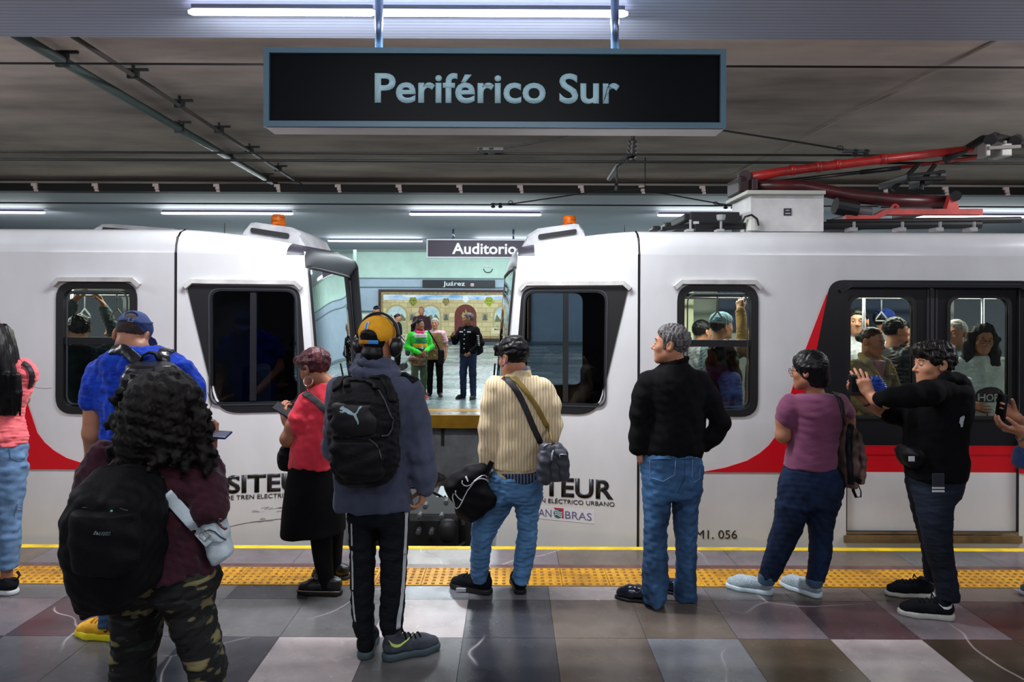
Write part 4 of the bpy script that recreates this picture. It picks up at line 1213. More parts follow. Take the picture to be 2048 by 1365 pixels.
    if sign < 0: pod(1.9, 2.95, 6.1, 7.3, 2.37, 2.50)
    # amber beacon
    bx = X(1.30)
    bm = bmesh.new(); add_tube(bm, [(bx, 6.25, 2.44), (bx, 6.25, 2.49), (bx, 6.25, 2.50), (bx, 6.25, 2.57), (bx, 6.25, 2.59)], [.07, .07, .062, .058, .048], 20)
    from_bm('beacon', bm, M('beacon_amber', (176, 84, 20), 0.2, var=0.35, vscale=9, stretch=(1, 1, 4)), T, True)
    bm = bmesh.new(); add_tube(bm, [(X(1.8), 6.3, 2.37), (X(1.8), 6.3, 2.41), (X(1.8), 6.3, 2.42), (X(1.8), 6.3, 2.52)], [.03, .02, .005, .003], 8); add_box(bm, (min(X(1.62), X(1.95)), 6.2, 2.36), (max(X(1.62), X(1.95)), 6.4, 2.395), .01)
    from_bm('aerial', bm, rubber, T)
    # --- interior: lamp strips, grab rails, straps, red framed panel, seats
    lampm = emit('saloon_lamp', (236, 255, 246), 5.0)
    for (ma, mb) in ((2.0, 3.3), (3.6, 4.9), (5.4, 8.0)):
        bm = bmesh.new(); add_box(bm, (min(X(ma), X(mb)), SIDE + 1.0, 2.09), (max(X(ma), X(mb)), SIDE + 1.25, 2.12))
        ls = from_bm('ceiling_light', bm, lampm, T)
        ld = bpy.data.lights.new('saloon_light', 'AREA'); ld.shape = 'RECTANGLE'; ld.size = mb - ma; ld.size_y = .25; ld.energy = TRAIN_LAMP * (mb - ma) / 1.3; ld.color = (1.0, 0.98, 0.78)
        lo = bpy.data.objects.new('saloon_light', ld); C.objects.link(lo); lo.location = (X((ma + mb) / 2), SIDE + 1.12, 2.08)
    rail_m = M('grab_steel', (170, 172, 176), 0.2, metal=0.9)
    bm = bmesh.new()
    for y in (SIDE + .55, SIDE + 1.75): add_tube(bm, [(X(1.95), y, 1.88), (X(9), y, 1.88)], .016, 8)
    from_bm('grab_rail', bm, rail_m, T, True)
    for m in (3.25, 4.02, 5.11):
        bm = bmesh.new(); add_tube(bm, [(X(m), SIDE + 1.15, 0), (X(m), SIDE + 1.15, 2.12)], .017, 8)
        from_bm('grab_pole', bm, rail_m, T, True)
    for m, y in ((3.5, 1.75), (4.36, .55), (4.5, 1.75), (2.5, .55)):
        bm = bmesh.new(); add_tube(bm, [(X(m), SIDE + y, 1.88), (X(m), SIDE + y, 1.74)], .007, 6)
        add_tube(bm, [(X(m), SIDE + y, 1.745), (X(m - .05), SIDE + y, 1.68), (X(m - .06), SIDE + y, 1.655), (X(m + .06), SIDE + y, 1.655), (X(m + .05), SIDE + y, 1.68), (X(m), SIDE + y, 1.745)], .008, 6)
        from_bm('hand_strap', bm, M('strap_grey', (168, 172, 170), 0.5), T, True)
    if sign > 0:
        f_ = from_bm('information_frame', panel(rect(2.16, 1.0, 2.56, 1.93), [rect(2.185, 1.03, 2.535, 1.905)], lambda u, v, q: (X(u), SIDE + WID - .3 - q, v), .03), M('frame_red', (196, 24, 34), 0.5), T)
        bm = bmesh.new(); add_box(bm, (X(2.05), SIDE + WID - .29, .6), (X(2.68), SIDE + WID - .25, 2.1)); from_bm('partition', bm, M('partition_cream', (216, 222, 188), 0.5), T)
        bm = bmesh.new(); add_box(bm, (X(3.0), SIDE + WID - .12, 1.55), (X(5.2), SIDE + WID - .06, 2.1)); from_bm('upper_panel', bm, M('panel_navy', (26, 48, 82), 0.4), T)
    else:
        bm = bmesh.new(); add_box(bm, (X(2.62), SIDE + WID - .2, 1.6), (X(2.05), SIDE + WID - .12, 2.02)); from_bm('partition', bm, M('partition_pale', (190, 204, 196), 0.5), T)
        bm = panel(rect(2.14, 1.745, 2.40, 1.80, .025), fn=lambda u, v, q: (X(u), SIDE + WID - .22 + q, v), thick=.015); from_bm('wall_plate', bm, M('plate_dark', (88, 104, 104), 0.5), T)
    # cab interior: seat and desk, seen dimly
    bm = bmesh.new(); add_box(bm, (min(X(1.05), X(1.5)), SIDE + .75, .3), (max(X(1.05), X(1.5)), SIDE + 1.2, .55), .05); add_box(bm, (min(X(1.42), X(1.55)), SIDE + .75, .5), (max(X(1.42), X(1.55)), SIDE + 1.2, 1.25), .05)
    from_bm('driver_seat', bm, M('seat_dark', (30, 32, 38), 0.8), T)
    bm = bmesh.new(); add_box(bm, (min(X(.62), X(.95)), SIDE + .4, .6), (max(X(.62), X(.95)), SIDE + 1.9, .88), .03)
    from_bm('driver_desk', bm, M('desk_grey', (84, 88, 94), 0.6), T)
    # --- running gear under the floor near the nose
    bm = bmesh.new(); add_box(bm, (min(X(1.75), X(9)), SIDE + .3, ZB + .05), (max(X(1.75), X(9)), SIDE + WID - .3, -.06)); from_bm('underframe', bm, M('underframe_black', (22, 22, 24), 0.8), T)
    bm = bmesh.new()
    for m in (2.3, 4.1, 9.5, 11.3):
        for y in (SIDE + .5, SIDE + 1.9): add_tube(bm, [(X(m), y - .06, TRACK + .40), (X(m), y + .06, TRACK + .40)], .33, 24)
    from_bm('wheelset', bm, M('wheel_iron', (60, 54, 50), 0.5, metal=0.5), T)
    # --- lettering on the cab side
    dark = M('letter_black', (26, 26, 32), 0.4)
    def wr(s_, px, py_base, h, w=None, bold=0.0, mat=dark, parent=T, shear=0, sp=1):
        """writing that starts at photo x = px (left end) with its foot at py_base"""
        x0 = (px - CX) * (SIDE + .1) / FPX; zb = EYE - (py_base - HY) * (SIDE + .1) / FPX
        def fn(u, v, q):
            m = sign * (x0 + u - MID)
            return S(m, zb + v, -.0012 - q)
        return from_bm('lettering', text_bm(s_, h, fn, bold, .002, width=w), mat, parent)
    k = (SIDE + .1) / FPX
    if sign < 0:
        wr('SITEUR', 458, 987, 34 * k, 177 * k, .03)
        wr('SISTEMA DE TREN ELECTRICO URBANO', 400, 1001, 8.5 * k, 246 * k)
        bx0, bx1 = (424 - CX) * k, (450 - CX) * k
        z0, z1 = EYE - (988 - HY) * k, EYE - (957 - HY) * k
        fr = panel(rect(bx0, z0, bx1, z1, .02), [rect(bx0 + .007, z0 + .007, bx1 - .007, z1 - .007, .016)], lambda u, v, q: S(-(u - MID), v, -.003 + q), .002)
        lg = from_bm('logo_box', fr, dark, T)
        bm = bmesh.new()
        for kz in (.80, .62): join_bm(bm, panel([(bx0 + .02, z0 + (z1 - z0) * (kz - .01)), (bx1 - .014, z0 + (z1 - z0) * (kz + .02)), (bx1 - .014, z0 + (z1 - z0) * (kz + .10)), (bx0 + .02, z0 + (z1 - z0) * (kz + .06))], fn=lambda u, v, q: S(-(u - MID), v, -.003 + q), thick=.002))
        from_bm('logo_bar', bm, M('logo_red', (186, 30, 40), 0.4), lg)
        # scuffs left by a removed sticker and a long scratch
        bm = bmesh.new()
        for i in range(26):
            u = rng.uniform(500, 568); v = rng.choice((1022, 1024, 1028, 1044, 1047)) + rng.uniform(-2, 2)
            p = [(u, v), (u + rng.uniform(5, 16), v - rng.uniform(0, 2.5))]
            add_tube(bm, [S(-((q[0] - CX) * k - MID), EYE - (q[1] - HY) * k, .0005) for q in p], rng.uniform(.0012, .003), 4)
        pts = [(458, 1056), (480, 1051), (505, 1047), (540, 1045), (575, 1044), (610, 1046), (650, 1050)]
        add_tube(bm, [S(-((q[0] - CX) * k - MID), EYE - (q[1] - HY + rng.uniform(-1, 1)) * k, .0005) for q in pts], .003, 5)
        from_bm('scratch', bm, M('scuff_grey', (112, 106, 106), 0.8), T)
    else:
        wr('SITEUR', 1049, 993, 36 * k, 177 * k, .03)
        wr('SISTEMA DE TREN ELÉCTRICO URBANO', 985, 1008, 8.5 * k, 243 * k)
        bx0, bx1 = (1062 - CX) * k, (1190 - CX) * k
        z0, z1 = EYE - (1041 - HY) * k, EYE - (1014 - HY) * k
        tilt = lambda u: -.03 * (u - bx0)
        st = from_bm('sticker', panel(rect(bx0, z0, bx1, z1, .004), fn=lambda u, v, q: S(u - MID, v + tilt(u), -.0006 - q), thick=.001), M('sticker_white', (216, 216, 222), 0.5), T)
        vio = M('sticker_violet', (104, 96, 140), 0.5)
        for s_, px, w in (('BAN', 1070, 35), ('BRAS', 1132, 52)):
            x0 = (px - CX) * k
            from_bm('lettering', text_bm(s_, 15 * k, lambda u, v, q: S(x0 + u - MID, z0 + .022 + v + tilt(x0 + u), -.002 - q), 0.0, .0015, width=w * k), vio, st)
        ex0, ez = (1109 - CX) * k, z0 + .02
        sz = 20 * k
        def em(poly, mat, lift): return from_bm('emblem', panel(poly, fn=lambda u, v, q: S(u - MID, v + tilt(u), -lift - q), thick=.001), mat, st)
        em([(ex0, ez + sz), (ex0 + sz, ez + sz), (ex0 + sz, ez - .008), (ex0 + sz * .5, ez + sz * .45)], M('emblem_red', (190, 26, 50), 0.5), .0018)
        em([(ex0 + sz * .45 + .034 * math.cos(a), ez + .034 + .034 * math.sin(a)) for a in np.linspace(0, 2 * math.pi, 20)[:-1]], M('emblem_teal', (30, 98, 112), 0.5), .0032)
        for dz in (0, .014, .028):
            em([(ex0 + .008 + .06 * t, ez + .018 + dz + .007 * math.sin(t * 6.28)) for t in np.linspace(0, 1, 9)] + [(ex0 + .008 + .06 * t, ez + .024 + dz + .007 * math.sin(t * 6.28)) for t in np.linspace(1, 0, 9)], M('emblem_white', (220, 226, 228), 0.5), .0046)
        x0 = (1393 - CX) * SIDE / FPX
        from_bm('lettering', text_bm('M1. 056', 17 * .00377, lambda u, v, q: S(x0 + u - MID, z_of(1076) + v, -.001 - q), 0.0, .002, width=83 * .00377), dark, T)
        # rain and rust streaks under the joint roof edge
        bm = bmesh.new()
        for px, l in ((1287, 60), (1296, 44), (1303, 30), (1333, 90)):
            add_ribbon(bm, [S((px - CX) * .00377 - MID, 2.16, .0008), S((px - CX) * .00377 - MID, 2.16 - l * .00377, .0008)], [.03, .004], .001, (0, -1, 0))
        from_bm('streak', bm, M('streak_grey', (188, 182, 176), 0.6), T)
    return T, X, S

T_left, XL, SL = car(-1, 'white train car with red swoosh on the left of the gap')
T_right, XR, SR = car(1, 'white train car on the right of the gap with a pantograph on its roof')

# ------------------------------------------------------------------ coupling gear in the gap
iron = M('iron_black', (13, 13, 14), 0.65, metal=0.1, var=.4, vscale=7)
def g(px, py, d): return at(px, py, d)
t = thing('coupler', 'black coupling gear with cables and a pale junction plate between the cars', 'coupler', (MID, 6.4, TRACK))
bm = bmesh.new()
add_box(bm, (-1.3, 6.3, -.55), (-.2, 6.55, -.16), .03); add_box(bm, (-1.1, 6.15, -.72), (-.45, 6.8, -.06), .05); add_box(bm, (-1.34, 6.05, -.5), (-1.12, 6.8, -.02), .03); add_box(bm, (-.4, 6.05, -.56), (-.16, 6.8, -.02), .03); add_box(bm, (-1.2, 7.0, -.6), (-.2, 7.8, -.23), .04)
from_bm('drawbar', bm, iron, t)
bm = bmesh.new(); add_box(bm, (-.78, 7.2, -.235), (-.36, 7.7, -.19), .012)
jb = from_bm('junction_plate', bm, M('plate_steel', (178, 186, 192), 0.35, metal=0.3), t, label='pale steel junction plate')
for i in range(7):
    bm = bmesh.new(); bx, by = -.74 + .055 * i, 7.24
    add_tube(bm, [(bx, by, -.19), (bx, by, -.178)], .012, 8); from_bm('bolt', bm, iron, jb)
for (px, py) in ((850, 1015), (892, 1007), (882, 1036), (838, 1035), (862, 1067), (893, 1050), (836, 1066)):
    bm = bmesh.new(); p = g(px, py, 6.0); add_tube(bm, [p, p + Vector((0, .1, 0))], .022, 10); add_tube(bm, [p - Vector((0, .012, 0)), p], .010, 8)
    from_bm('bolt', bm, M('bolt_grey', (84, 84, 86), 0.5, metal=0.5), t)
for i, (a_, b_, r, sag) in enumerate((((-1.34, 6.1, -.1), (-.2, 6.1, -.12), .022, .30), ((-1.3, 6.0, -.2), (-.2, 6.0, -.2), .026, .40), ((-.55, 6.0, -.30), (-.35, 6.05, -.95), .028, .0), ((-.95, 6.0, -.4), (-.80, 6.0, -.98), .03, .0), ((-.42, 6.9, -.1), (-.2, 6.5, -.1), .016, -.12), ((-1.25, 6.6, -.02), (-.7, 7.2, -.19), .014, -.1))):
    bm = bmesh.new(); a_, b_ = Vector(a_), Vector(b_)
    add_tube(bm, [a_.lerp(b_, k / 12) - Vector((0, 0, sag * 4 * (k / 12) * (1 - k / 12))) for k in range(13)], r, 8)
    from_bm('hose', bm, M('hose_black', (14, 14, 15), 0.45), t, True)
bm = bmesh.new(); p = g(895, 1070, 5.95); add_tube(bm, [p + Vector((0, 0, .12)), p + Vector((0, 0, .08)), p - Vector((0, 0, .02)), p - Vector((0, 0, .06))], [.05, .07, .07, .04], 14)
from_bm('hose_cup', bm, iron, t, True)
for x in (-1.3, -1.18, -.4):
    bm = bmesh.new(); add_tube(bm, [(x, 6.0, -.35), (x + .05, 5.95, -.7), (x + .2, 5.95, -.9)], .02, 8); from_bm('hose', bm, M('hose_black', (14, 14, 15)), t, True)
for y in (5.75, 7.2, 8.8, 10.25):
    bm = bmesh.new(); add_box(bm, (-13.9, y - .035, TRACK - .05), (13.9, y + .035, TRACK + .06), .008); add_box(bm, (-13.9, y - .07, TRACK - .08), (13.9, y + .07, TRACK - .04))
    tag(from_bm('rail', bm, M('rail_rust', (92, 74, 62), 0.5, metal=0.6)), 'rusty running rail on the ballast, %s' % {5.75: 'nearest the near platform', 7.2: 'second from the near platform', 8.8: 'third from the near platform', 10.25: 'nearest the opposite platform'}[y], 'rail')

# ------------------------------------------------------------------ pantograph and roof gear of the right car
maroon = M('panto_maroon', (74, 22, 26), 0.35, var=0.25, vscale=5)
predm = M('panto_red', (170, 34, 30), 0.4, var=0.25, vscale=5)
pred2 = M('panto_pale_red', (196, 66, 60), 0.5, var=0.2, vscale=5)
PD = 6.35
def pbox(bm, px0, py0, px1, py1, d0, d1, bev=.01):
    a_, b_ = at(px0, py1, d0), at(px1, py0, d0)
    add_box(bm, (a_.x, d0, min(a_.z, b_.z)), (b_.x, d1, max(a_.z, b_.z)), bev)
P = from_bm('pantograph', (lambda bm: (add_tube(bm, [at(1503, 372, PD), at(1600, 372, PD), at(1700, 392, PD), at(1790, 402, PD), at(1905, 404, PD)], [.05, .055, .062, .062, .055], 14), bm)[1])(bmesh.new()), maroon, T_right, True, label='red and maroon folding pantograph')
bm = bmesh.new()
for dy in (0, .5): add_tube(bm, [at(1490, 358, PD + dy), at(1560, 344, PD + dy), at(1740, 322, PD + dy), at(1944, 298, PD + dy * .6)], [.05, .042, .042, .034], 12)
for px, py in ((1585, 341), (1675, 330), (1765, 319), (1636, 335)): add_tube(bm, [at(px - 5, py, PD), at(px + 5, py - 1, PD)], .050, 12)
from_bm('upper_arm', bm, predm, P, True)
bm = bmesh.new(); add_tube(bm, [at(1520, 368, PD + .2), at(1720, 345, PD + .2)], .018, 8); add_tube(bm, [at(1720, 345, PD + .2), at(1800, 336, PD + .2)], .022, 8)
from_bm('control_rod', bm, M('rod_dark', (34, 30, 34), 0.4), P, True)
bm = bmesh.new(); add_tube(bm, [at(1800, 335, PD + .2), at(1950, 316, PD + .2)], .017, 8); from_bm('control_rod', bm, predm, P, True)
bm = bmesh.new()
add_tube(bm, [at(1490, 352, PD - .05), at(1490, 362, PD + .6)], .055, 12); pbox(bm, 1478, 352, 1500, 384, PD - .05, PD + .3); pbox(bm, 1504, 356, 1516, 380, PD - .1, PD + .3); add_tube(bm, [at(1480, 362, PD), at(1500, 356, PD)], .055, 12)
from_bm('knee_joint', bm, M('joint_dark', (44, 18, 22), 0.5), P)
bm = bmesh.new()
add_tube(bm, [at(1890, 320, PD), at(1930, 300, PD), at(1965, 278, PD), at(2000, 276, PD), at(2060, 290, PD)], .035, 10)
add_tube(bm, [at(1980, 280, PD - .3), at(1990, 274, PD + .8)], .05, 8); add_tube(bm, [at(2030, 284, PD - .3), at(2034, 278, PD + .8)], .05, 8)
add_tube(bm, [at(1838, 328, PD + .1), at(1806, 360, PD + .1), at(1785, 380, PD + .1)], .022, 8); add_tube(bm, [at(1870, 330, PD), at(1845, 362, PD), at(1842, 380, PD)], .022, 8)
pbox(bm, 1815, 346, 1830, 361, PD - .1, PD + .4); pbox(bm, 1880, 340, 1893, 361, PD - .1, PD + .4); add_tube(bm, [at(1818, 358, PD - .1), at(1890, 357, PD - .1)], .02, 8); add_tube(bm, [at(1818, 350, PD - .1), at(1890, 344, PD - .1)], .012, 8)
from_bm('collector_head', bm, M('collector_black', (20, 18, 20), 0.5), P)
bm = bmesh.new(); pbox(bm, 1972, 288, 1982, 312, PD - .32, PD - .2); pbox(bm, 2003, 286, 2025, 312, PD - .32, PD - .15); add_tube(bm, [at(1976, 296, PD - .33), at(2040, 293, PD - .33)], .016, 8); add_tube(bm, [at(2010, 288, PD - .33), at(2010, 282, PD - .33)], .012, 8)
from_bm('head_spring', bm, M('spring_pale', (160, 156, 150), 0.5, metal=0.3), P)
bm = bmesh.new()
def beam(pts, w, th): add_ribbon(bm, [at(px, py, PD - .1) for px, py in pts], w, th, (0, -1, 0))
beam([(1688, 437), (1746, 437), (1768, 425), (1960, 425)], .055, .06)
bm2 = panel([(a.x, a.z) for a in (at(1893, 420, PD - .13), at(1902, 390, PD - .13), at(1912, 390, PD - .13), at(1919, 420, PD - .13))], fn=lambda u, v, w: (u, PD - .13 + w, v), thick=.06)
join_bm(bm, bm2)
add_tube(bm, [at(1790 + 6 * math.cos(a), 416 - 6 * math.sin(a), PD - .1) for a in np.linspace(0, 6.28, 12)], .012, 6)
from_bm('base_frame', bm, pred2, P)
bm = bmesh.new(); add_tube(bm, [at(1912, 392, PD - .16), at(1912, 392, PD + .8)], .045, 14); pbox(bm, 1866, 394, 1900, 420, PD, PD + .7); add_tube(bm, [at(1760, 410, PD + .1), at(1900, 408, PD + .1)], .03, 10)
from_bm('base_pivot', bm, M('collector_black', (20, 18, 20)), P)
bm = bmesh.new(); add_tube(bm, [at(1670, 412, PD - .1), at(1712, 420, PD - .1)], .075, 14)
from_bm('air_bellows', bm, rubber, P)
bm = bmesh.new(); add_tube(bm, [at(1704, 422, PD - .1), at(1740, 426, PD - .1)], .05, 14); from_bm('cylinder', bm, M('cyl_grey', (112, 112, 114), 0.35, metal=0.5), P)
# insulator feet
for px in (1708, 1805, 1880, 1948):
    bm = bmesh.new(); add_tube(bm, [at(px, 458, 5.75), at(px, 444, 5.75)], .012, 8); pbox(bm, px - 8, 455, px + 8, 463, 5.7, 5.8, .004)
    from_bm('roof_bracket', bm, M('bracket_pale', (150, 150, 150), 0.5), T_right)
bm = bmesh.new(); add_tube(bm, [at(1640, 452, 5.95), at(1960, 450, 5.95)], .035, 10); add_tube(bm, [at(1650, 446, 6.2), at(2040, 440, 6.2)], .03, 10); pbox(bm, 1690, 430, 1760, 452, 6.3, 6.9)
from_bm('roof_cable_duct', bm, rubber, T_right)
# white high-voltage box with lid, sticker and hanging cable
bm = bmesh.new(); pbox(bm, 1501, 388, 1648, 463, 5.62, 6.1, .006)
a_, b_ = at(1501, 388, 5.62), at(1501, 462, 5.62)
for v in bm.verts:
    if v.co.x < a_.x + .2 and v.co.y > 5.8: v.co.x -= .0
HB = from_bm('roof_box', bm, M('box_white', (204, 202, 200), 0.45, var=0.12, vscale=2.5), T_right)
bm = bmesh.new(); pbox(bm, 1494, 381, 1652, 388, 5.58, 6.14, .004); from_bm('lid', bm, M('lid_cream', (190, 190, 180), 0.5), HB)
bm = bmesh.new(); pbox(bm, 1568, 417, 1583, 431, 5.612, 5.622, 0); wl = from_bm('warning_plate', bm, M('plate_ink', (34, 36, 46), 0.5), HB)
bm = bmesh.new(); 
for (x0, x1, y) in ((1572, 1579, 421), (1571, 1581, 427)): pbox(bm, x0, y - .8, x1, y + .8, 5.609, 5.613, 0)
from_bm('plate_text', bm, M('plate_white', (190, 190, 196), 0.5), wl)
bm = bmesh.new(); add_tube(bm, [at(1482, 450, 5.6), at(1490, 434, 5.58), at(1503, 430, 5.57), at(1514, 438, 5.57), at(1517, 450, 5.58), at(1510, 454, 5.6)], .009, 8); from_bm('cable', bm, rubber, HB, True)
bm = bmesh.new(); add_tube(bm, [at(1505, 440, 5.62), at(1505, 462, 5.62)], .05, 12); from_bm('box_foot', bm, M('lid_cream', (190, 190, 180)), HB)
# resistor block, small boxes and ducts left of the box
bm = bmesh.new(); pbox(bm, 1380, 424, 1480, 448, 5.8, 6.5); pbox(bm, 1368, 428, 1384, 442, 5.85, 6.4)
RB = from_bm('resistor_block', bm, M('resistor_black', (22, 22, 26), 0.6), T_right)
bm = bmesh.new(); pbox(bm, 1387, 443, 1398, 448, 5.79, 5.802, 0); from_bm('tag_plate', bm, M('plate_white', (190, 190, 196)), RB)
bm = bmesh.new(); add_tube(bm, [at(1390, 455, 5.7), at(1500, 452, 5.7)], .028, 8); add_tube(bm, [at(1325, 458, 5.9), at(1395, 450, 5.9)], .018, 8); pbox(bm, 1330, 445, 1343, 458, 5.9, 6.1); pbox(bm, 1306, 452, 1322, 460, 5.9, 6.1)
from_bm('roof_cable_duct', bm, rubber, T_right)
for px, w, tcol in ((1381, 3, 0), (1442, 8, 1)):
    bm = bmesh.new(); add_tube(bm, [at(px, 460, 5.6), at(px, 440, 5.6)], .010, 8); pbox(bm, px - 7, 458, px + 7, 463, 5.55, 5.65, .003)
    if tcol: add_tube(bm, [at(px, 441, 5.6), at(px, 437, 5.6), at(px, 430, 5.6)], [.028, .034, .036], 10)
    from_bm('roof_bracket', bm, M('bracket_pale', (150, 150, 150)), T_right)
# ------------------------------------------------------------------ people on the near platform
class View:
    """photo region (left x0, top y0, magnified k times) looked at d metres away: turns measured spots into points of the place"""
    def __init__(s, x0, y0, k, d): s.x0, s.y0, s.k, s.d = x0, y0, k, d
    def P(s, cx, cy, dd=0.0): return at(s.x0 + cx / s.k, s.y0 + cy / s.k, s.d + dd)
    def px(s, cx, cy): return (s.x0 + cx / s.k, s.y0 + cy / s.k)
    def m(s, c, dd=0.0): return c / s.k * (s.d + dd) / FPX
    def ground(s, cx, cy):
        px, py = s.px(cx, cy)
        return at(px, py, FPX * EYE / (py - HY - (px - CX) * ROLL))
    def rows(s, rows, b=None, dd=0.0, sq=1.0):
        out = []
        for r in rows:
            cy, xl, xr = r[:3]
            d_ = dd + (r[4] if len(r) > 4 else 0)
            c = s.P((xl + xr) / 2, cy, d_)
            a = s.m((xr - xl) / 2, d_)
            out.append((c.z, c.x, c.y, a, r[3] if len(r) > 3 and r[3] else (b or a * sq)))
        return out
    def hit(s, S, cx, cy, off=0.004, span=0.5): return S.hit(*s.px(cx, cy), s.d, span, off)

def grad(S, p, e=0.004):
    P = np.array([[p.x + e, p.y, p.z], [p.x - e, p.y, p.z], [p.x, p.y + e, p.z], [p.x, p.y - e, p.z], [p.x, p.y, p.z + e], [p.x, p.y, p.z - e]])
    F = S.eval(P)
    return Vector((F[0] - F[1], F[2] - F[3], F[4] - F[5])).normalized()

def densify(pts, n=4):
    out = []
    for a, b in zip(pts, pts[1:]):
        for k in range(n): out.append((a[0] + (b[0] - a[0]) * k / n, a[1] + (b[1] - a[1]) * k / n))
    return out + [pts[-1]]

def strap_on(v, S, pts, width, thick, name, mat, parent, off=0.004, n=4, tail=(), nrm=None):
    """strap lying on the sculpted clothes, given by the spots it passes in the photo; tail = extra free points"""
    ps, ns = [], []
    for q in densify(pts, n):
        p = v.hit(S, *q, off=off); ps.append(p); ns.append(grad(S, p))
    ps = [ps[0]] + [(ps[i - 1] + ps[i] * 2 + ps[i + 1]) / 4 for i in range(1, len(ps) - 1)] + [ps[-1]]
    for q in tail: ps.append(Vector(q)); ns.append(ns[-1])
    bm = bmesh.new(); add_ribbon(bm, ps, width, thick, nrm or ns)
    return from_bm(name, bm, mat, parent, True)

def line_on(v, S, pts, r, name, mat, parent, off=0.002, n=4):
    bm = bmesh.new(); add_tube(bm, [v.hit(S, *q, off=off) for q in densify(pts, n)], r, 6)
    return from_bm(name, bm, mat, parent, True)

def patch(v, S, poly, name, mat, parent, off=0.003, sub=2, hole=()):
    bm = decal([v.px(*q) for q in poly], S, v.d, off, sub, hole=[[v.px(*q) for q in h] for h in hole])
    r = bmesh.ops.extrude_face_region(bm, geom=bm.faces[:])
    for e in r['geom']:
        if isinstance(e, bmesh.types.BMVert): e.co.y += 0.002
    return from_bm(name, bm, mat, parent)

def word_on(v, S, s_, cx, cy, w, h, name, mat, parent, off=0.003, tilt=0.0):
    bm = text_bm(s_, h, None, 0.0, 0.0, width=w)
    for q in bm.verts: q.co = v.hit(S, cx + q.co.x, cy - q.co.y + tilt * q.co.x, off=off)
    return from_bm(name, bm, mat, parent)

SKIN = M('skin_tan', (186, 128, 98), 0.5, var=0.08, vscale=9)
SKIN_D = M('skin_brown', (158, 104, 76), 0.5, var=0.08, vscale=9)
SKIN_L = M('skin_light', (206, 152, 124), 0.5, var=0.08, vscale=9)
def hairm(name, rgb, rgb2=None, rough=0.42, sc=40):
    return M(name, rgb, rough=rough, rgb2=rgb2 or tuple(c * 0.5 for c in rgb), vscale=sc, stretch=(1, 1, 0.35), bump=(90, 0.3, (1, 1, 0.2)), spec=0.25)
BLACK_HAIR = hairm('hair_black', (20, 17, 18), (8, 7, 8), 0.36)
CURL_HAIR = hairm('hair_dark_brown', (24, 18, 17), (8, 6, 6), 0.7, 30)
GREY_HAIR = hairm('hair_grey', (122, 118, 118), (34, 32, 34), 0.6, 60)
RED_HAIR = hairm('hair_wine', (92, 46, 52), (36, 16, 20), 0.42, 30)
WHITE_HAIR = hairm('hair_white', (190, 186, 182), (128, 124, 122), 0.6, 50)
def denim(name, rgb, dark=0.55, sc=5.0):
    return M(name, rgb, rough=0.85, rgb2=tuple(c * dark for c in rgb), vscale=sc, stretch=(1, 1, 0.6), bump=(160, 0.3), spec=0.2)
BLK = cloth('cloth_black', (20, 20, 23), var=0.2)
BAGBLK = M('bag_black', (14, 14, 17), 0.6, spec=.2, bump=(60, 0.25), var=0.25, vscale=10)

def person(label, p, group=None):
    return thing('person', label, 'person', (p.x, p.y, 0.0), group)

def build_body(S, parent, skin, head=None, hands=(), h=0.010, hf=0.0036):
    fine = []
    if head is not None: fine.append((np.array(head.c) - 0.135 * head.s, np.array(head.c) + 0.135 * head.s))
    for c in hands: fine.append((np.array(c) - 0.11, np.array(c) + 0.11))
    return S.build('body', h, skin, parent, fine=fine, hf=hf)

def shoe(parent, heel, yaw, L=0.28, up=None, sole=None, sole_t=0.028, high=0.115, slim=1.0, laces=None, pitch=0.0, toe_cap=None):
    f = Vector((-math.sin(math.radians(yaw)), math.cos(math.radians(yaw)), 0)); r = Vector((f.y, -f.x, 0)); k = L / 0.28
    def p(a, b, z): return Vector(heel) + f * a * k + r * b * k + Vector((0, 0, z * k))
    S = Sculpt()
    w = slim
    S.chain([p(.040, 0, .058), p(.12, 0, .054), p(.185, .002, .044), p(.236, .002, .036)], [.036 * k * w, .037 * k * w, .041 * k * w, .031 * k * w], 0.02)
    S.cone(p(.055, 0, .065), p(.048, 0, high), .037 * k * w, .036 * k * w, 0.03)
    S.cut(p(0, 0, sole_t * .8), (0, 0, -1)); S.cut(p(.05, 0, high - .004), (f.x * -.25, f.y * -.25, 1))
    S.noise(.0015, .05, 5)
    U = S.build('shoe', .006, up, parent)
    T = Sculpt()
    T.chain([p(.040, 0, sole_t * .5), p(.12, 0, sole_t * .5), p(.19, .002, sole_t * .5), p(.243, .002, sole_t * .55)], [.041 * k * w, .037 * k * w, .047 * k * w, .033 * k * w], 0.01)
    T.cut(p(0, 0, sole_t), (0, 0, 1), .006); T.cut(p(0, 0, .001), (0, 0, -1), .003)
    T.build('sole', .005, sole, U)
    if laces:
        bm = bmesh.new()
        for i, a in enumerate((.105, .128, .150, .172)):
            q = [p(a, b, 0.2) for b in (-.026, -.012, .012, .026)]
            pts = []
            for c in q:
                zz = np.linspace(c.z, Vector(heel).z + .02, 120); F = S.eval(np.stack([np.full(120, c.x), np.full(120, c.y), zz], 1))
                j = np.argmax(F < 0); pts.append(Vector((c.x, c.y, zz[j] + .003)))
            add_tube(bm, pts, .0042 * k, 6)
        b0 = p(.10, 0, .108)
        for sg in (-1, 1): add_tube(bm, [b0, b0 + r * sg * .03 + Vector((0, 0, .012)), b0 + r * sg * .045 - Vector((0, 0, .02))], .0035 * k, 6)
        from_bm('laces', bm, laces, U, True)
    return U, S, p

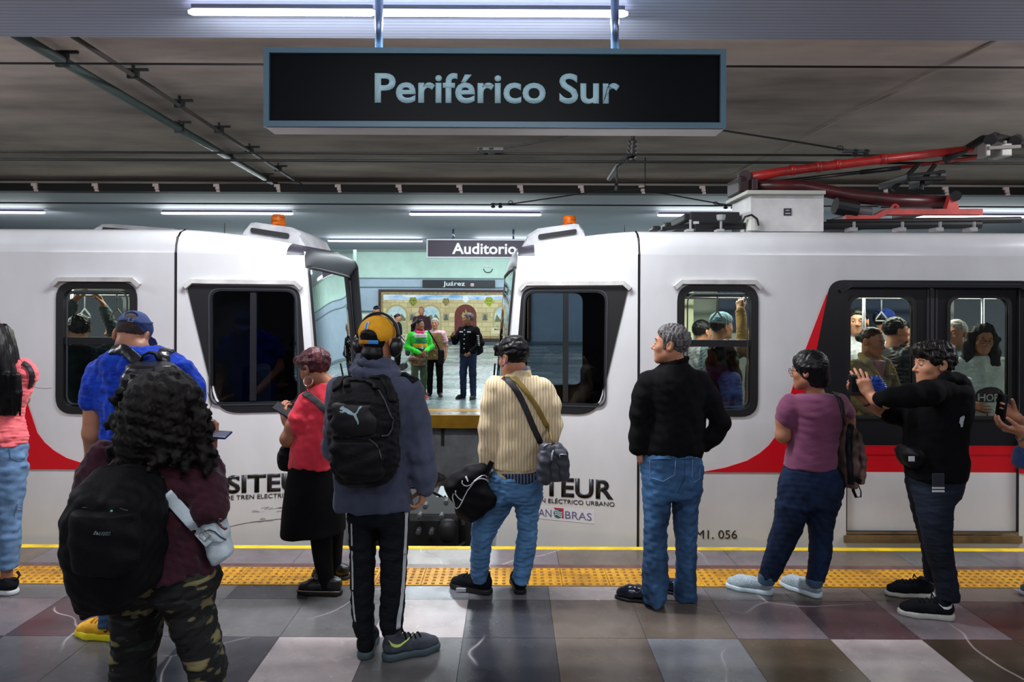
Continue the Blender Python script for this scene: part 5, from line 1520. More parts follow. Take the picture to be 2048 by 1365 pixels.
def swoosh(parent, S, p, side, mat, a0=.03, a1=.17, z0=.075, s=1.0):
    """curved tick mark on the side of a shoe"""
    up = [(a0, z0 + .022), (a0 + .012, z0 - .004), (a0 + .03, z0 - .013), (a0 + .05, z0 - .013), (a1, z0 + .018)]
    lo = [(a1, z0 + .018), (a0 + .055, z0 - .003), (a0 + .035, z0 - .002), (a0 + .018, z0 + .006)]
    poly = up + lo[1:]
    bm = panel(poly)
    bmesh.ops.subdivide_edges(bm, edges=bm.edges[:], cuts=1, use_grid_fill=True)
    for v in bm.verts:
        a, z = v.co.x, v.co.y
        bs = np.linspace(.08, 0, 120); pts = np.array([list(p(a, side * b, z)) for b in bs])
        F = S.eval(pts); j = int(np.argmax(F < 0)) if (F < 0).any() else 119
        v.co = Vector(pts[max(j - 2, 0)])
    r = bmesh.ops.extrude_face_region(bm, geom=bm.faces[:])
    d = (p(0, side, 0) - p(0, 0, 0)).normalized() * .002
    for e in r['geom']:
        if isinstance(e, bmesh.types.BMVert): e.co += d
    return from_bm('swoosh', bm, mat, parent)

def trousers(v, seat, legs, mat, parent, b=0.12, fold=0.006, wl=0.09, name='trousers', seed=4, h=0.007, hem=None, k=0.025, nz=True):
    S = Sculpt()
    seat = [list(r) for r in seat]
    for i, q in ((-1, .90), (-2, .98)):
        c, w_ = (seat[i][1] + seat[i][2]) / 2, (seat[i][2] - seat[i][1]) / 2 * q
        seat[i][1], seat[i][2] = c - w_, c + w_
    S.loft(v.rows(seat, b), k, 2.2, cap=.05)
    for L in legs: S.loft(v.rows(L), k, 2.1)
    if nz:
        S.noise(fold * 0.5, wl, seed, stretch=(0.8, 0.8, 1.3)).noise(fold * 0.45, wl * 0.75, seed + 3, stretch=(0.5, 0.5, 1.5), ridge=True)
    o = S.build(name, h, mat, parent)
    return S, o

# ---------- the man in the grey jacket with orange cap and puma backpack
def puma_man():
    v = View(500, 600, 1.784, 3.55)
    T = person('person from behind in grey hooded jacket, black side-striped track trousers and orange cap', v.P(455, 1240))
    H = Head(v.P(455, 150), -16, 4, 0, 1.0)
    S = Sculpt(); H.skin(S); H.neck(S, v.P(452, 268), .058)
    S.chain([v.P(452, 268), v.P(440, 500), v.P(440, 740)], [.048, .06, .06], .02)
    for q in ([(405, 740), (400, 1000), (412, 1215)], [(512, 740), (512, 1000), (506, 1215)]): S.chain([v.P(*c) for c in q], [.045, .03, .025], .02)
    S.chain([v.P(570, 330), v.P(608, 540), v.P(626, 668)], [.045, .04, .028], .03)
    S.chain([v.P(315, 330), v.P(300, 520, .12), v.P(360, 600, .3)], [.045, .04, .028], .03)
    hand(S, v.P(626, 668), (-.28, .05, -1), (-1, -.15, .1), 1, 0.98, (.55, .6, .4), .03, .6, .5)
    build_body(S, T, SKIN, H, [v.P(612, 715)])
    # hair below the cap
    S = Sculpt(); H.short_hair(S, .003, (0.06, 0.03, -0.09, -0.098), 5, .0015, .03)
    S.ball(H.p(0, -.055, -.065), [.058, .048, .05], .03, H.ax)
    S.build('hair', .005, BLACK_HAIR, T)
    # cap worn backwards with arch and strap
    S = Sculpt(); S.ball(H.p(0, -.008, .045), [.089, .110, .088], .01, H.ax); S.cut(H.p(0, -.09, -.012), H.ax[1] * .05 - H.ax[2], .006)
    S.ball(H.p(0, -.112, .022), [.046, .05, .034], .006, H.ax, 'sub'); S.noise(.0012, .06, 2)
    S.ball(H.p(0, .10, .012), [.075, .075, .010], .012, H.ax)
    cap = S.build('cap', .005, M('cap_orange', (255, 176, 20), 0.75, bump=(150, 0.3), var=0.06, vscale=20), T)
    def capline(t, u, rr=.111):
        return H.p(.089 * math.sin(t), -.008 - rr * math.cos(t), u)
    def ribbon_arc(t0, t1, u, w, mat, nm, par, rr):
        bm = bmesh.new(); pts = [capline(t0 + (t1 - t0) * k / 8, u, rr) for k in range(9)]
        add_ribbon(bm, pts, w, .004, [(p - H.p(0, -.008, u)) for p in pts]); return from_bm(nm, bm, mat, par, True)
    ribbon_arc(-.62, .1, -.004, .019, M('strap_mustard', (196, 130, 20), 0.7, var=0.2, vscale=60), 'cap_strap', cap, .104)
    ribbon_arc(.1, .62, -.004, .019, M('strap_blue', (50, 140, 226), 0.6), 'cap_strap', cap, .105)
    bm = bmesh.new(); pts = [H.p(-.004, -.008 - (.110 + .004) * math.cos(a), .045 + (.088 + .003) * math.sin(a)) for a in np.linspace(.12, .62, 7)]
    add_ribbon(bm, pts, .017, .002, [-H.ax[1] + H.ax[2] * .3] * 7); fl = from_bm('cap_label', bm, M('strap_white', (214, 216, 224), 0.6), cap, True)
    bm = bmesh.new(); add_ribbon(bm, [p - H.ax[1] * .0016 for p in pts[:6]], .009, .002, [-H.ax[1] + H.ax[2] * .3] * 6); from_bm('label_stripe', bm, M('strap_blue', (50, 140, 226)), fl, True)
    # jacket
    jm = cloth('jacket_slate', (76, 82, 104), var=0.1, vscale=6, rough=0.75)
    S = Sculpt()
    S.loft(v.rows([(262, 385, 500, .08), (285, 318, 575, .10), (310, 298, 598, .115), (345, 290, 592), (400, 288, 578), (480, 288, 566), (560, 292, 566), (640, 304, 568), (700, 303, 572), (741, 299, 575)], .128), .02, 2.3)
    S.chain([v.P(572, 318), v.P(598, 440), v.P(610, 545), v.P(622, 620), v.P(627, 672)], [.060, .062, .061, .056, .044], .03)
    S.chain([v.P(318, 318), v.P(308, 440, .05), v.P(300, 530, .13), v.P(350, 600, .28)], [.060, .058, .055, .045], .03)
    S.noise(.0035, .16, 12, stretch=(1, 1, .6)).noise(.003, .11, 8, stretch=(1, .6, .7), ridge=True)
    S.build('jacket', .007, jm, T); J = S
    S = Sculpt()
    c = v.P(448, 248); n = 14
    def ring(rx, ry, dz, tz, r):
        pts = [c + Vector((rx * math.sin(2 * math.pi * k / n), -ry * math.cos(2 * math.pi * k / n), dz + tz * math.cos(2 * math.pi * k / n) - .014 * math.sin(2 * math.pi * k / n))) for k in range(n + 1)]
        S.chain(pts, [r] * (n + 1), .015)
    ring(.082, .085, .022, .010, .020); ring(.100, .100, -.012, -.01, .028); ring(.078, .085, .05, .012, .012)
    S.noise(.004, .06, 3)
    S.build('hood', .006, jm, T)
    # track trousers with white side stripes
    pm = cloth('track_black', (26, 29, 34), var=0.15, bump=(120, 0.2))
    S, o = trousers(v, [(700, 345, 568), (740, 348, 567), (800, 350, 566)], [[(760, 350, 460, .10), (850, 356, 450, .092), (950, 359, 444, .08), (1050, 361, 441, .075), (1120, 366, 441, .072), (1150, 369, 442, .074), (1198, 379, 441, .062)],
        [(760, 456, 566, .10), (850, 462, 563, .092), (950, 466, 559, .08), (1050, 467, 553, .075), (1110, 464, 549, .072), (1150, 464, 546, .074), (1194, 474, 541, .062)]], pm, T, .12, .004, .08, seed=21)
    stm = cloth('stripe_white', (196, 202, 206), var=0.05)
    strap_on(v, S, [(559, 745), (557, 820), (553, 900), (549, 980), (544, 1050), (538, 1100), (531, 1140), (529, 1175)], .026, .003, 'side_stripe', stm, o, .002)
    strap_on(v, S, [(362, 800), (364, 900), (366, 1000), (367, 1060), (370, 1110), (376, 1150)], .010, .003, 'side_stripe', stm, o, .001)
    sm, so = cloth('shoe_black', (24, 26, 30), bump=(200, .3)), M('sole_teal', (70, 84, 92), 0.6)
    g1 = v.ground(408, 1290); g2 = v.ground(490, 1296)
    u1, s1, p1 = shoe(T, g1 + Vector((0, .0, 0)), 4, .29, sm, so, .034, .12, laces=sm)
    swoosh(u1, s1, p1, -1, M('swoosh_lime', (206, 226, 120), 0.5))
    u2, s2, p2 = shoe(T, g2 + Vector((-.03, .02, 0)), -64, .31, M('shoe_grey_knit', (74, 80, 92), 0.8, rgb2=(20, 22, 26), vscale=9), so, .034, .125, laces=sm)
    swoosh(u2, s2, p2, 1, M('swoosh_lime', (206, 226, 120)), .02, .15, .08)
    # headphones
    hp = thing('headphones', 'black over-ear headphones worn over the orange cap', 'headphones', H.p(0, 0, 0))
    bm = bmesh.new(); add_ribbon(bm, [H.p(-.113 * math.cos(a) , .005, .018 + .128 * math.sin(a)) for a in np.linspace(.05, math.pi - .05, 25)], .024, .010, [H.ax[0] * -math.cos(a) + H.ax[2] * math.sin(a) for a in np.linspace(.05, math.pi - .05, 25)])
    from_bm('headband', bm, M('headphone_black', (20, 20, 22), 0.35), hp, True)
    for sg in (-1, 1):
        S = Sculpt(); S.ball(H.p(sg * .098, 0, -.028), [.026, .040, .050], .01, H.ax); S.ball(H.p(sg * .116, 0, -.022), [.020, .032, .042], .01, H.ax)
        cp = S.build('ear_cup', .005, M('headphone_black', (20, 20, 22)), hp)
        bm = bmesh.new(); add_tube(bm, [H.p(sg * .118, 0, .03), H.p(sg * .124, -.004, .012)], [.008, .010], 8); from_bm('hinge', bm, M('hinge_steel', (120, 122, 130), 0.25, metal=0.8), cp, True)
    # backpack
    w = View(640, 690, 4.55, 3.33)
    B = thing('backpack', 'black backpack with a pale leaping cat emblem on the grey jacket', 'backpack', w.P(370, 1270))
    S = Sculpt()
    S.loft(w.rows([(315, 165, 590, .07, .05), (360, 140, 640, .10, .03), (480, 105, 690, .12), (700, 80, 715, .13), (1000, 95, 725, .13), (1150, 130, 700, .125), (1230, 190, 640, .11), (1272, 260, 540, .07)], .12), .02, 2.8)
    S.noise(.005, .13, 6).noise(.002, .04, 9)
    bk = S.build('main_compartment', .006, BAGBLK, B)
    w2 = View(640, 690, 4.55, 3.20)
    S2 = Sculpt(); S2.loft(w2.rows([(845, 130, 470, .03, .03), (880, 108, 520, .045), (1000, 100, 560, .05), (1150, 135, 575, .048), (1235, 215, 540, .04, .02)], .05), .02, 2.8); S2.noise(.003, .08, 4)
    S2.build('front_pocket', .006, BAGBLK, B)
    S3 = Sculpt(); S3.loft(w2.rows([(505, 150, 420, .02, .05), (545, 118, 470, .03, .025), (700, 112, 520, .035, .02), (835, 118, 510, .03, .03)], .04), .02, 3); S3.noise(.002, .08, 4)
    S3.build('upper_pocket', .006, M('pocket_black', (10, 10, 12), 0.5, bump=(200, .15)), B)
    cat = [(180, 578), (200, 558), (213, 560), (222, 572), (243, 580), (262, 592), (284, 608), (304, 622), (316, 625), (328, 615), (340, 598), (348, 575), (362, 560), (378, 556), (382, 568), (370, 578), (357, 590), (348, 608), (338, 626), (330, 634), (332, 650), (342, 675), (351, 700), (352, 722), (347, 730), (340, 722), (340, 706), (326, 686), (312, 660), (302, 644), (282, 640), (262, 634), (243, 622), (228, 612), (215, 616), (203, 620), (184, 618), (178, 604), (192, 606), (206, 600), (196, 592), (182, 592)]
    patch(w2, S3, cat, 'emblem', M('emblem_pale', (158, 184, 194), 0.5), B, .002, 1)
    for pts in ([(152, 400), (165, 340), (210, 300), (250, 305)], [(480, 300), (545, 288), (600, 320), (640, 420), (655, 520)]): strap_on(w, S, pts, .05, .012, 'shoulder_strap', BAGBLK, B, .006)
    strap_on(w, S, [(240, 375), (240, 320), (330, 318), (430, 325), (510, 360), (505, 400)], .03, .012, 'carry_handle', BAGBLK, B, .016)
    line_on(w, S, [(500, 400), (540, 420), (585, 500), (620, 590), (650, 660)], .004, 'zip', M('zip_grey', (60, 60, 66), 0.4), B); line_on(w, S, [(650, 660), (668, 680), (655, 770), (620, 825), (560, 832)], .004, 'zip', M('zip_grey', (60, 60, 66)), B)
    line_on(w2, S2, [(110, 850), (300, 842), (440, 855), (500, 900), (540, 960), (560, 1050)], .0035, 'zip', M('zip_grey', (60, 60, 66)), B)
    # side straps running under the arm
    strap_on(v, J, [(528, 262), (560, 268), (592, 290)], .045, .008, 'shoulder_strap', BAGBLK, B, .005)
puma_man()

# ---------- the man in the black sweater with grey hair
def sweater_man():
    v = View(1220, 600, 2.068, 4.15)
    T = person('grey-haired person in black zip-neck sweater and blue jeans, one hand on the hip', v.P(250, 1240))
    H = Head(v.P(250, 186), 66, -2, 0, .95)
    S = Sculpt(); H.skin(S); H.neck(S, v.P(275, 290), .056)
    S.chain([v.P(275, 290), v.P(270, 470), v.P(258, 640)], [.048, .06, .06], .02)
    for q in ([(190, 660), (185, 950), (185, 1200)], [(315, 660, .02), (312, 950, .05), (315, 1180, .09)]): S.chain([v.P(*c) for c in q], [.04, .028, .025], .02)
    S.chain([v.P(150, 350), v.P(126, 480), v.P(122, 600)], [.045, .04, .028], .03)
    hand(S, v.P(120, 612), (.12, .1, -1), (1, .2, 0), -1, .95, (.3, .5, .4))
    S.chain([v.P(372, 345), v.P(455, 510), v.P(392, 600, .05)], [.045, .04, .028], .03)
    build_body(S, T, SKIN, H, [v.P(125, 640)])
    H.face_parts(T, brow=(52, 46, 44), lip=(148, 86, 78))
    S = Sculpt(); H.short_hair(S, .012, (0.082, 0.070, -0.085, -0.088), 7, .004, .022)
    for sg in (-1, 1): S.ball(H.p(sg * .074, .02, .0), [.008, .012, .03], .012, H.ax)
    S.build('hair', .0045, GREY_HAIR, T)
    bm = bmesh.new(); add_tube(bm, [H.p(-.016, .092, -.046), H.p(0, .098, -.043), H.p(.016, .092, -.046)], .005, 6); from_bm('moustache', bm, GREY_HAIR, T, True)
    S = Sculpt()
    S.loft(v.rows([(262, 215, 322, .075), (285, 190, 345, .09), (310, 162, 372, .10), (340, 144, 388, .112), (390, 150, 392, .12), (450, 160, 392, .125), (520, 158, 388, .125), (590, 142, 386, .125), (618, 136, 384, .125), (646, 142, 374, .118)], .12), .02, 2.3)
    S.chain([v.P(160, 335), v.P(136, 400), v.P(122, 475), v.P(120, 560), v.P(116, 612)], [.060, .058, .053, .053, .050], .03)
    S.chain([v.P(368, 335), v.P(412, 410), v.P(458, 505), v.P(430, 560, .02), v.P(392, 600, .05)], [.060, .060, .054, .052, .046], .03)
    S.noise(.0035, .15, 31, stretch=(1, 1, .8)).noise(.002, .10, 8, ridge=True)
    top = S.build('sweater', .007, cloth('sweater_black', (17, 17, 19), var=0.15, vscale=20, bump=(160, .35)), T); J = S
    S = Sculpt(); S.chain([v.P(272, 285), v.P(276, 238)], [.080, .066], .01); S.cut(v.P(274, 246), (-.25, 0, 1), .006); S.noise(.003, .05, 3)
    for k in range(14):
        a, b_ = 2 * math.pi * k / 14, 2 * math.pi * (k + 1) / 14
        c = v.P(274, 252)
        S.cone(c + Vector((.066 * math.cos(a), .066 * math.sin(a), .017 * math.cos(a))), c + Vector((.066 * math.cos(b_), .066 * math.sin(b_), .017 * math.cos(b_))), .011, .011, .008)
    S.build('collar', .006, cloth('sweater_black', (23, 23, 26)), T)
    jn = denim('jeans_mid', (74, 116, 164), .5, 4.5)
    S, o = trousers(v, [(620, 142, 374), (660, 131, 378), (700, 130, 383), (760, 132, 381), (820, 134, 374)],
        [[(790, 134, 256, .105), (860, 139, 246, .095), (950, 142, 234, .085), (1020, 142, 234, .08), (1100, 134, 239, .085), (1180, 134, 238, .09), (1252, 138, 228, .085)],
         [(790, 256, 371, .105, .02), (860, 260, 364, .095, .03), (950, 266, 358, .085, .05), (1050, 276, 356, .08, .08), (1120, 276, 354, .08, .09), (1190, 268, 354, .088, .09), (1238, 268, 355, .082, .09)]], jn, T, .125, .006, .085, seed=14)
    for pk in ([(164, 662), (272, 655), (268, 725), (218, 752), (166, 735)], [(342, 655), (374, 655), (372, 740), (350, 755), (340, 735)]):
        line_on(v, S, pk + [pk[0]], .0018, 'pocket_seam', M('seam_pale', (120, 150, 186), .8), o, .001)
    strap_on(v, S, [(134, 648), (200, 650), (300, 648), (374, 645)], .036, .004, 'waistband', jn, o, .002)
    line_on(v, S, [(310, 665), (308, 740), (280, 800)], .0018, 'seam', M('seam_dark', (30, 56, 96), .8), o, .0)
    sm, so = M('shoe_patent', (26, 30, 44), 0.15), M('sole_black', (16, 16, 18), .6)
    shoe(T, v.ground(205, 1262) + Vector((.02, .02, 0)), 74, .29, sm, so, .018, .07, .95)
    shoe(T, v.ground(330, 1243) + Vector((.04, .04, 0)), 60, .28, sm, so, .018, .07, .95)
sweater_man()

# ---------- the man in the cream ribbed cardigan
def cream_man():
    v = View(860, 600, 2.068, 4.3)
    T = person('black-haired person in cream ribbed cardigan and light blue jeans, seen from behind', v.P(300, 1200))
    w = View(960, 660, 9.75, 4.3)
    H = Head(w.P(640, 540), 46, 12, 0, .96)
    S = Sculpt(); H.skin(S); H.neck(S, v.P(370, 322), .055)
    S.chain([v.P(365, 325), v.P(370, 500), v.P(350, 720)], [.048, .06, .06], .02)
    for q in ([(290, 740), (240, 900), (205, 1150)], [(405, 740), (402, 900), (375, 1150)]): S.chain([v.P(*c) for c in q], [.045, .03, .025], .02)
    S.chain([v.P(262, 360), v.P(243, 520, -.02), v.P(232, 690, -.02)], [.045, .04, .028], .03)
    hand(S, v.P(232, 690, -.02), (0, .1, -1), (1, .2, 0), -1, .95, (.8, .9, .6))
    S.chain([v.P(470, 360), v.P(505, 520), v.P(470, 600, .2)], [.045, .04, .028], .03)
    build_body(S, T, SKIN, H, [v.P(232, 715)])
    H.face_parts(T, brow=(24, 20, 20), sides=(-1,))
    S = Sculpt(); H.short_hair(S, .014, (0.088, 0.045, -0.080, -0.100), 9, .002, .05)
    S.ball(H.p(-.03, .07, .075), [.05, .035, .03], .02, H.ax); S.ball(H.p(.0, -.02, .105), [.06, .075, .028], .02, H.ax)
    for i in range(5): S.cone(H.p(-.07 + .012 * i, .055 + .012 * i, .085), H.p(-.075 + .014 * i, .085 + .008 * i, .03), .011, .004, .01)
    S.noise(.0008, .02, 4)
    S.build('hair', .0042, BLACK_HAIR, T)
    bm = bmesh.new(); e = w.P(497, 622, -.085); add_tube(bm, [e, w.P(470, 668, -.10), w.P(436, 718, -.105)], .0045, 8); from_bm('earbud', bm, M('earbud_purple', (86, 66, 120), .3), T, True)
    def ribs():
        m, nt, b = nodes('cardigan_ribbed')
        tc = nt.nodes.new('ShaderNodeTexCoord')
        wv = nt.nodes.new('ShaderNodeTexWave'); wv.bands_direction = 'X'; wv.inputs['Scale'].default_value = 17; wv.inputs['Distortion'].default_value = 1.2; wv.inputs['Detail'].default_value = 1
        nt.links.new(tc.outputs['Object'], wv.inputs['Vector'])
        r = ramp_node(nt, wv.outputs['Fac'], [(0.0, (196, 170, 128)), (0.35, (228, 206, 166)), (1, (236, 216, 178))])
        nt.links.new(r.outputs['Color'], b.inputs['Base Color']); b.inputs['Roughness'].default_value = .9; b.inputs['Sheen Weight'].default_value = .2
        bump_node(nt, b, wv.outputs['Fac'], .35, .012)
        return m
    rb = ribs()
    plain = cloth('cardigan_plain', (226, 204, 164), bump=(180, .4))
    S = Sculpt()
    S.loft(v.rows([(318, 300, 440, .08), (340, 270, 470, .10), (365, 248, 492, .112), (400, 245, 505, .12), (460, 262, 510, .125), (530, 270, 500, .125), (600, 265, 470, .125), (650, 258, 452, .122), (690, 256, 446, .12)], .12), .02, 2.3)
    S.chain([v.P(268, 358), v.P(252, 430), v.P(243, 530, -.02), v.P(240, 620, -.02), v.P(230, 692, -.02)], [.060, .062, .056, .050, .040], .03)
    S.chain([v.P(468, 365), v.P(495, 440), v.P(508, 520), v.P(480, 575, .12), v.P(450, 600, .24)], [.060, .062, .058, .052, .04], .03)
    S.ball(v.P(508, 565, -.02), [.042, .05, .055], .03)
    S.noise(.004, .16, 17, stretch=(1, 1, .6)).noise(.003, .12, 8, stretch=(1, 1, .6), ridge=True)
    o = S.build('cardigan', .0065, rb, T); J = S
    S = Sculpt(); S.loft(v.rows([(682, 256, 448, .122), (700, 262, 444, .124), (728, 268, 438, .124)], .12), .02, 2.3); S.build('hem_band', .0065, plain, o)
    S = Sculpt(); S.chain([v.P(366, 330), v.P(372, 280)], [.086, .068], .01); S.cut(v.P(372, 286), (.1, 0, 1), .006); S.noise(.003, .06, 3); S.build('collar', .006, plain, T)
    S = Sculpt(); S.chain([v.P(368, 312), v.P(372, 270)], [.072, .062], .01); S.cut(v.P(372, 273), (.05, 0, 1), .004); S.build('shirt_collar', .006, cloth('shirt_grey', (140, 136, 150)), T)
    def stripes(nm, c1, c2, sc):
        m, nt, b = nodes(nm)
        tc = nt.nodes.new('ShaderNodeTexCoord'); wv = nt.nodes.new('ShaderNodeTexWave'); wv.bands_direction = 'X'; wv.inputs['Scale'].default_value = sc
        nt.links.new(tc.outputs['Object'], wv.inputs['Vector'])
        r = ramp_node(nt, wv.outputs['Fac'], [(0.0, c1), (0.5, c1), (0.6, c2), (1, c2)]); nt.links.new(r.outputs['Color'], b.inputs['Base Color']); b.inputs['Roughness'].default_value = .9
        return m
    S = Sculpt(); S.loft(v.rows([(700, 262, 446, .130), (728, 285, 452, .136), (742, 315, 440, .136)], .13), .02, 2.2); S.build('shirt_tail', .007, stripes('shirt_striped', (22, 26, 40), (92, 110, 140), 16), T)
    jn = denim('jeans_light', (104, 156, 208), .62, 4.0)
    S, o = trousers(v, [(700, 262, 445), (740, 246, 458), (790, 226, 464), (830, 205, 462)],
        [[(810, 212, 355, .11), (860, 190, 335, .105), (910, 178, 305, .10), (960, 172, 275, .09), (1020, 170, 252, .082), (1080, 169, 246, .078), (1120, 168, 242, .076), (1158, 176, 240, .07)],
         [(810, 345, 462, .11), (880, 356, 448, .095), (950, 364, 442, .085), (1000, 358, 440, .08), (1050, 352, 432, .076), (1110, 345, 420, .074), (1164, 340, 410, .066)]], jn, T, .125, .007, .075, seed=33)
    strap_on(v, S, [(318, 745), (400, 742), (444, 728)], .03, .004, 'waistband', jn, o, .002)
    sm, so = cloth('shoe_black', (24, 26, 30)), M('sole_black', (16, 16, 18), .6)
    u1, s1, p1 = shoe(T, v.ground(243, 1226) + Vector((.02, 0.02, 0)), 66, .30, sm, M('sole_mixed', (32, 32, 36), .5), .034, .13, laces=sm)
    swoosh(u1, s1, p1, -1, M('swoosh_grey', (120, 126, 134), .4), .02, .14, .08)
    bm = bmesh.new(); add_box(bm, (-.02, -.004, -.012), (.02, .004, .012), .003)
    for q in bm.verts: q.co = p1(.175, -.048, .016) + Vector((q.co.x * 1.6, q.co.y, q.co.z))
    from_bm('sole_flash', bm, M('sole_white', (206, 208, 210), .6), u1)
    shoe(T, v.ground(377, 1229) + Vector((0, .02, 0)), 8, .28, sm, so, .030, .12, laces=sm)
    # bags
    vb = View(1050, 850, 10.5, 4.12)
    B = thing('shoulder_bag', 'grey zipped shoulder bag hanging at the hip of the cream cardigan', 'bag', vb.P(560, 1290))
    G = M('bag_grey', (58, 60, 70), .5, bump=(40, .3), var=.25, vscale=9)
    S = Sculpt(); S.loft(vb.rows([(390, 350, 780, .04), (450, 320, 810, .055), (560, 300, 880, .065), (800, 260, 910, .075), (1000, 250, 920, .075), (1160, 270, 900, .065)], .07), .015, 3.2); S.noise(.004, .07, 3); S.build('main_compartment', .005, G, B); MB = S
    S = Sculpt(); S.loft(vb.rows([(540, 310, 450, .04, -.05), (700, 265, 530, .05, -.05), (950, 245, 560, .055, -.05), (1150, 270, 580, .05, -.05), (1270, 370, 520, .03, -.05)], .05), .015, 2.4); S.noise(.004, .06, 5); S.build('side_pouch', .005, G, B)
    S = Sculpt(); S.loft(vb.rows([(500, 615, 800, .02, -.06), (650, 640, 880, .03, -.06), (900, 690, 925, .03, -.06), (1190, 760, 925, .025, -.06)], .03), .015, 3.2); S.noise(.003, .06, 5); S.build('front_pocket', .005, G, B); FP = S
    line_on(vb, MB, [(385, 465), (450, 420), (540, 395), (660, 385)], .003, 'zip', M('zip_steel', (170, 172, 176), .3, metal=.6), B, .003)
    line_on(vb, FP, [(720, 628), (800, 625), (875, 632)], .003, 'zip', M('zip_steel', (170, 172, 176)), B, .003); line_on(vb, FP, [(724, 640), (738, 705)], .003, 'zip_pull', M('zip_steel', (170, 172, 176)), B, .004)
    line_on(vb, MB, [(600, 540), (575, 600), (565, 680), (560, 750)], .006, 'zip_pull', M('zip_steel', (170, 172, 176)), B, .03)
    strap_on(v, J, [(302, 330), (312, 322), (340, 350), (372, 400), (400, 460), (420, 510), (440, 555), (462, 600)], .036, .006, 'strap', M('strap_black', (30, 27, 32), .6), B, .005, tail=[vb.P(300, 560, -.02)])
    strap_on(v, J, [(318, 322), (330, 314), (365, 338), (402, 385), (440, 440), (470, 495), (490, 535)], .030, .006, 'long_strap', M('strap_olive', (134, 110, 44), .7), B, .008, tail=[vb.P(560, 330, -.06), vb.P(600, 400, -.05)])
    vs = View(880, 920, 10.5, 4.2)
    B = thing('sports_bag', 'black sports bag with white piping hanging from a hand', 'bag', vs.P(600, 1150))
    S = Sculpt(); ax = [Vector((.84, 0, .54)), Vector((0, 1, 0)), Vector((-.54, 0, .84))]
    S.box(vs.P(640, 700), (.118, .08, .150), .06, .01, ax); S.ball(vs.P(700, 330), [.10, .07, .05], .03, ax); S.ball(vs.P(640, 1000), [.09, .07, .07], .03, ax); S.noise(.005, .09, 2)
    bg = S.build('main_compartment', .006, M('bag_black_dense', (11, 11, 14), .65, spec=.15, bump=(60, .2)), B)
    wp = M('piping_white', (222, 224, 228), .5)
    line_on(vs, S, [(330, 650), (322, 720), (370, 790), (430, 840), (475, 865)], .0035, 'piping', wp, B)
    line_on(vs, S, [(280, 715), (260, 790), (285, 880), (320, 1000), (350, 1028), (395, 1000), (450, 910), (500, 800), (570, 660), (640, 570), (720, 460), (790, 410), (860, 395), (930, 405), (990, 440), (1010, 470)], .0035, 'piping', wp, B)
    line_on(vs, S, [(470, 445), (460, 490), (500, 540), (570, 555), (640, 530), (720, 450), (800, 385), (880, 335), (940, 328), (985, 360)], .0035, 'piping', wp, B)
    bm = bmesh.new()
    for k_ in range(5):
        q = [(530 + 12 * k_, 372 + 22 * k_), (560 + 8 * k_, 345 + 24 * k_)]
        add_tube(bm, [vs.hit(S, *c, off=.003) for c in q], .004, 5)
    from_bm('lettering', bm, wp, B)
    bm = bmesh.new(); a = vs.P(800, 260); t_ = v.P(232, 715, -.02); b_ = vs.P(960, 280)
    add_ribbon(bm, [a, a.lerp(t_, .6) + Vector((-.01, 0, .01)), t_ + Vector((0, -.02, -.015))], .03, .006, (0, -1, 0)); add_ribbon(bm, [vs.P(960, 330), vs.P(1010, 200), vs.P(1090, 40)], .032, .006, (0, -1, 0))
    from_bm('handle', bm, BAGBLK, B)
cream_man()

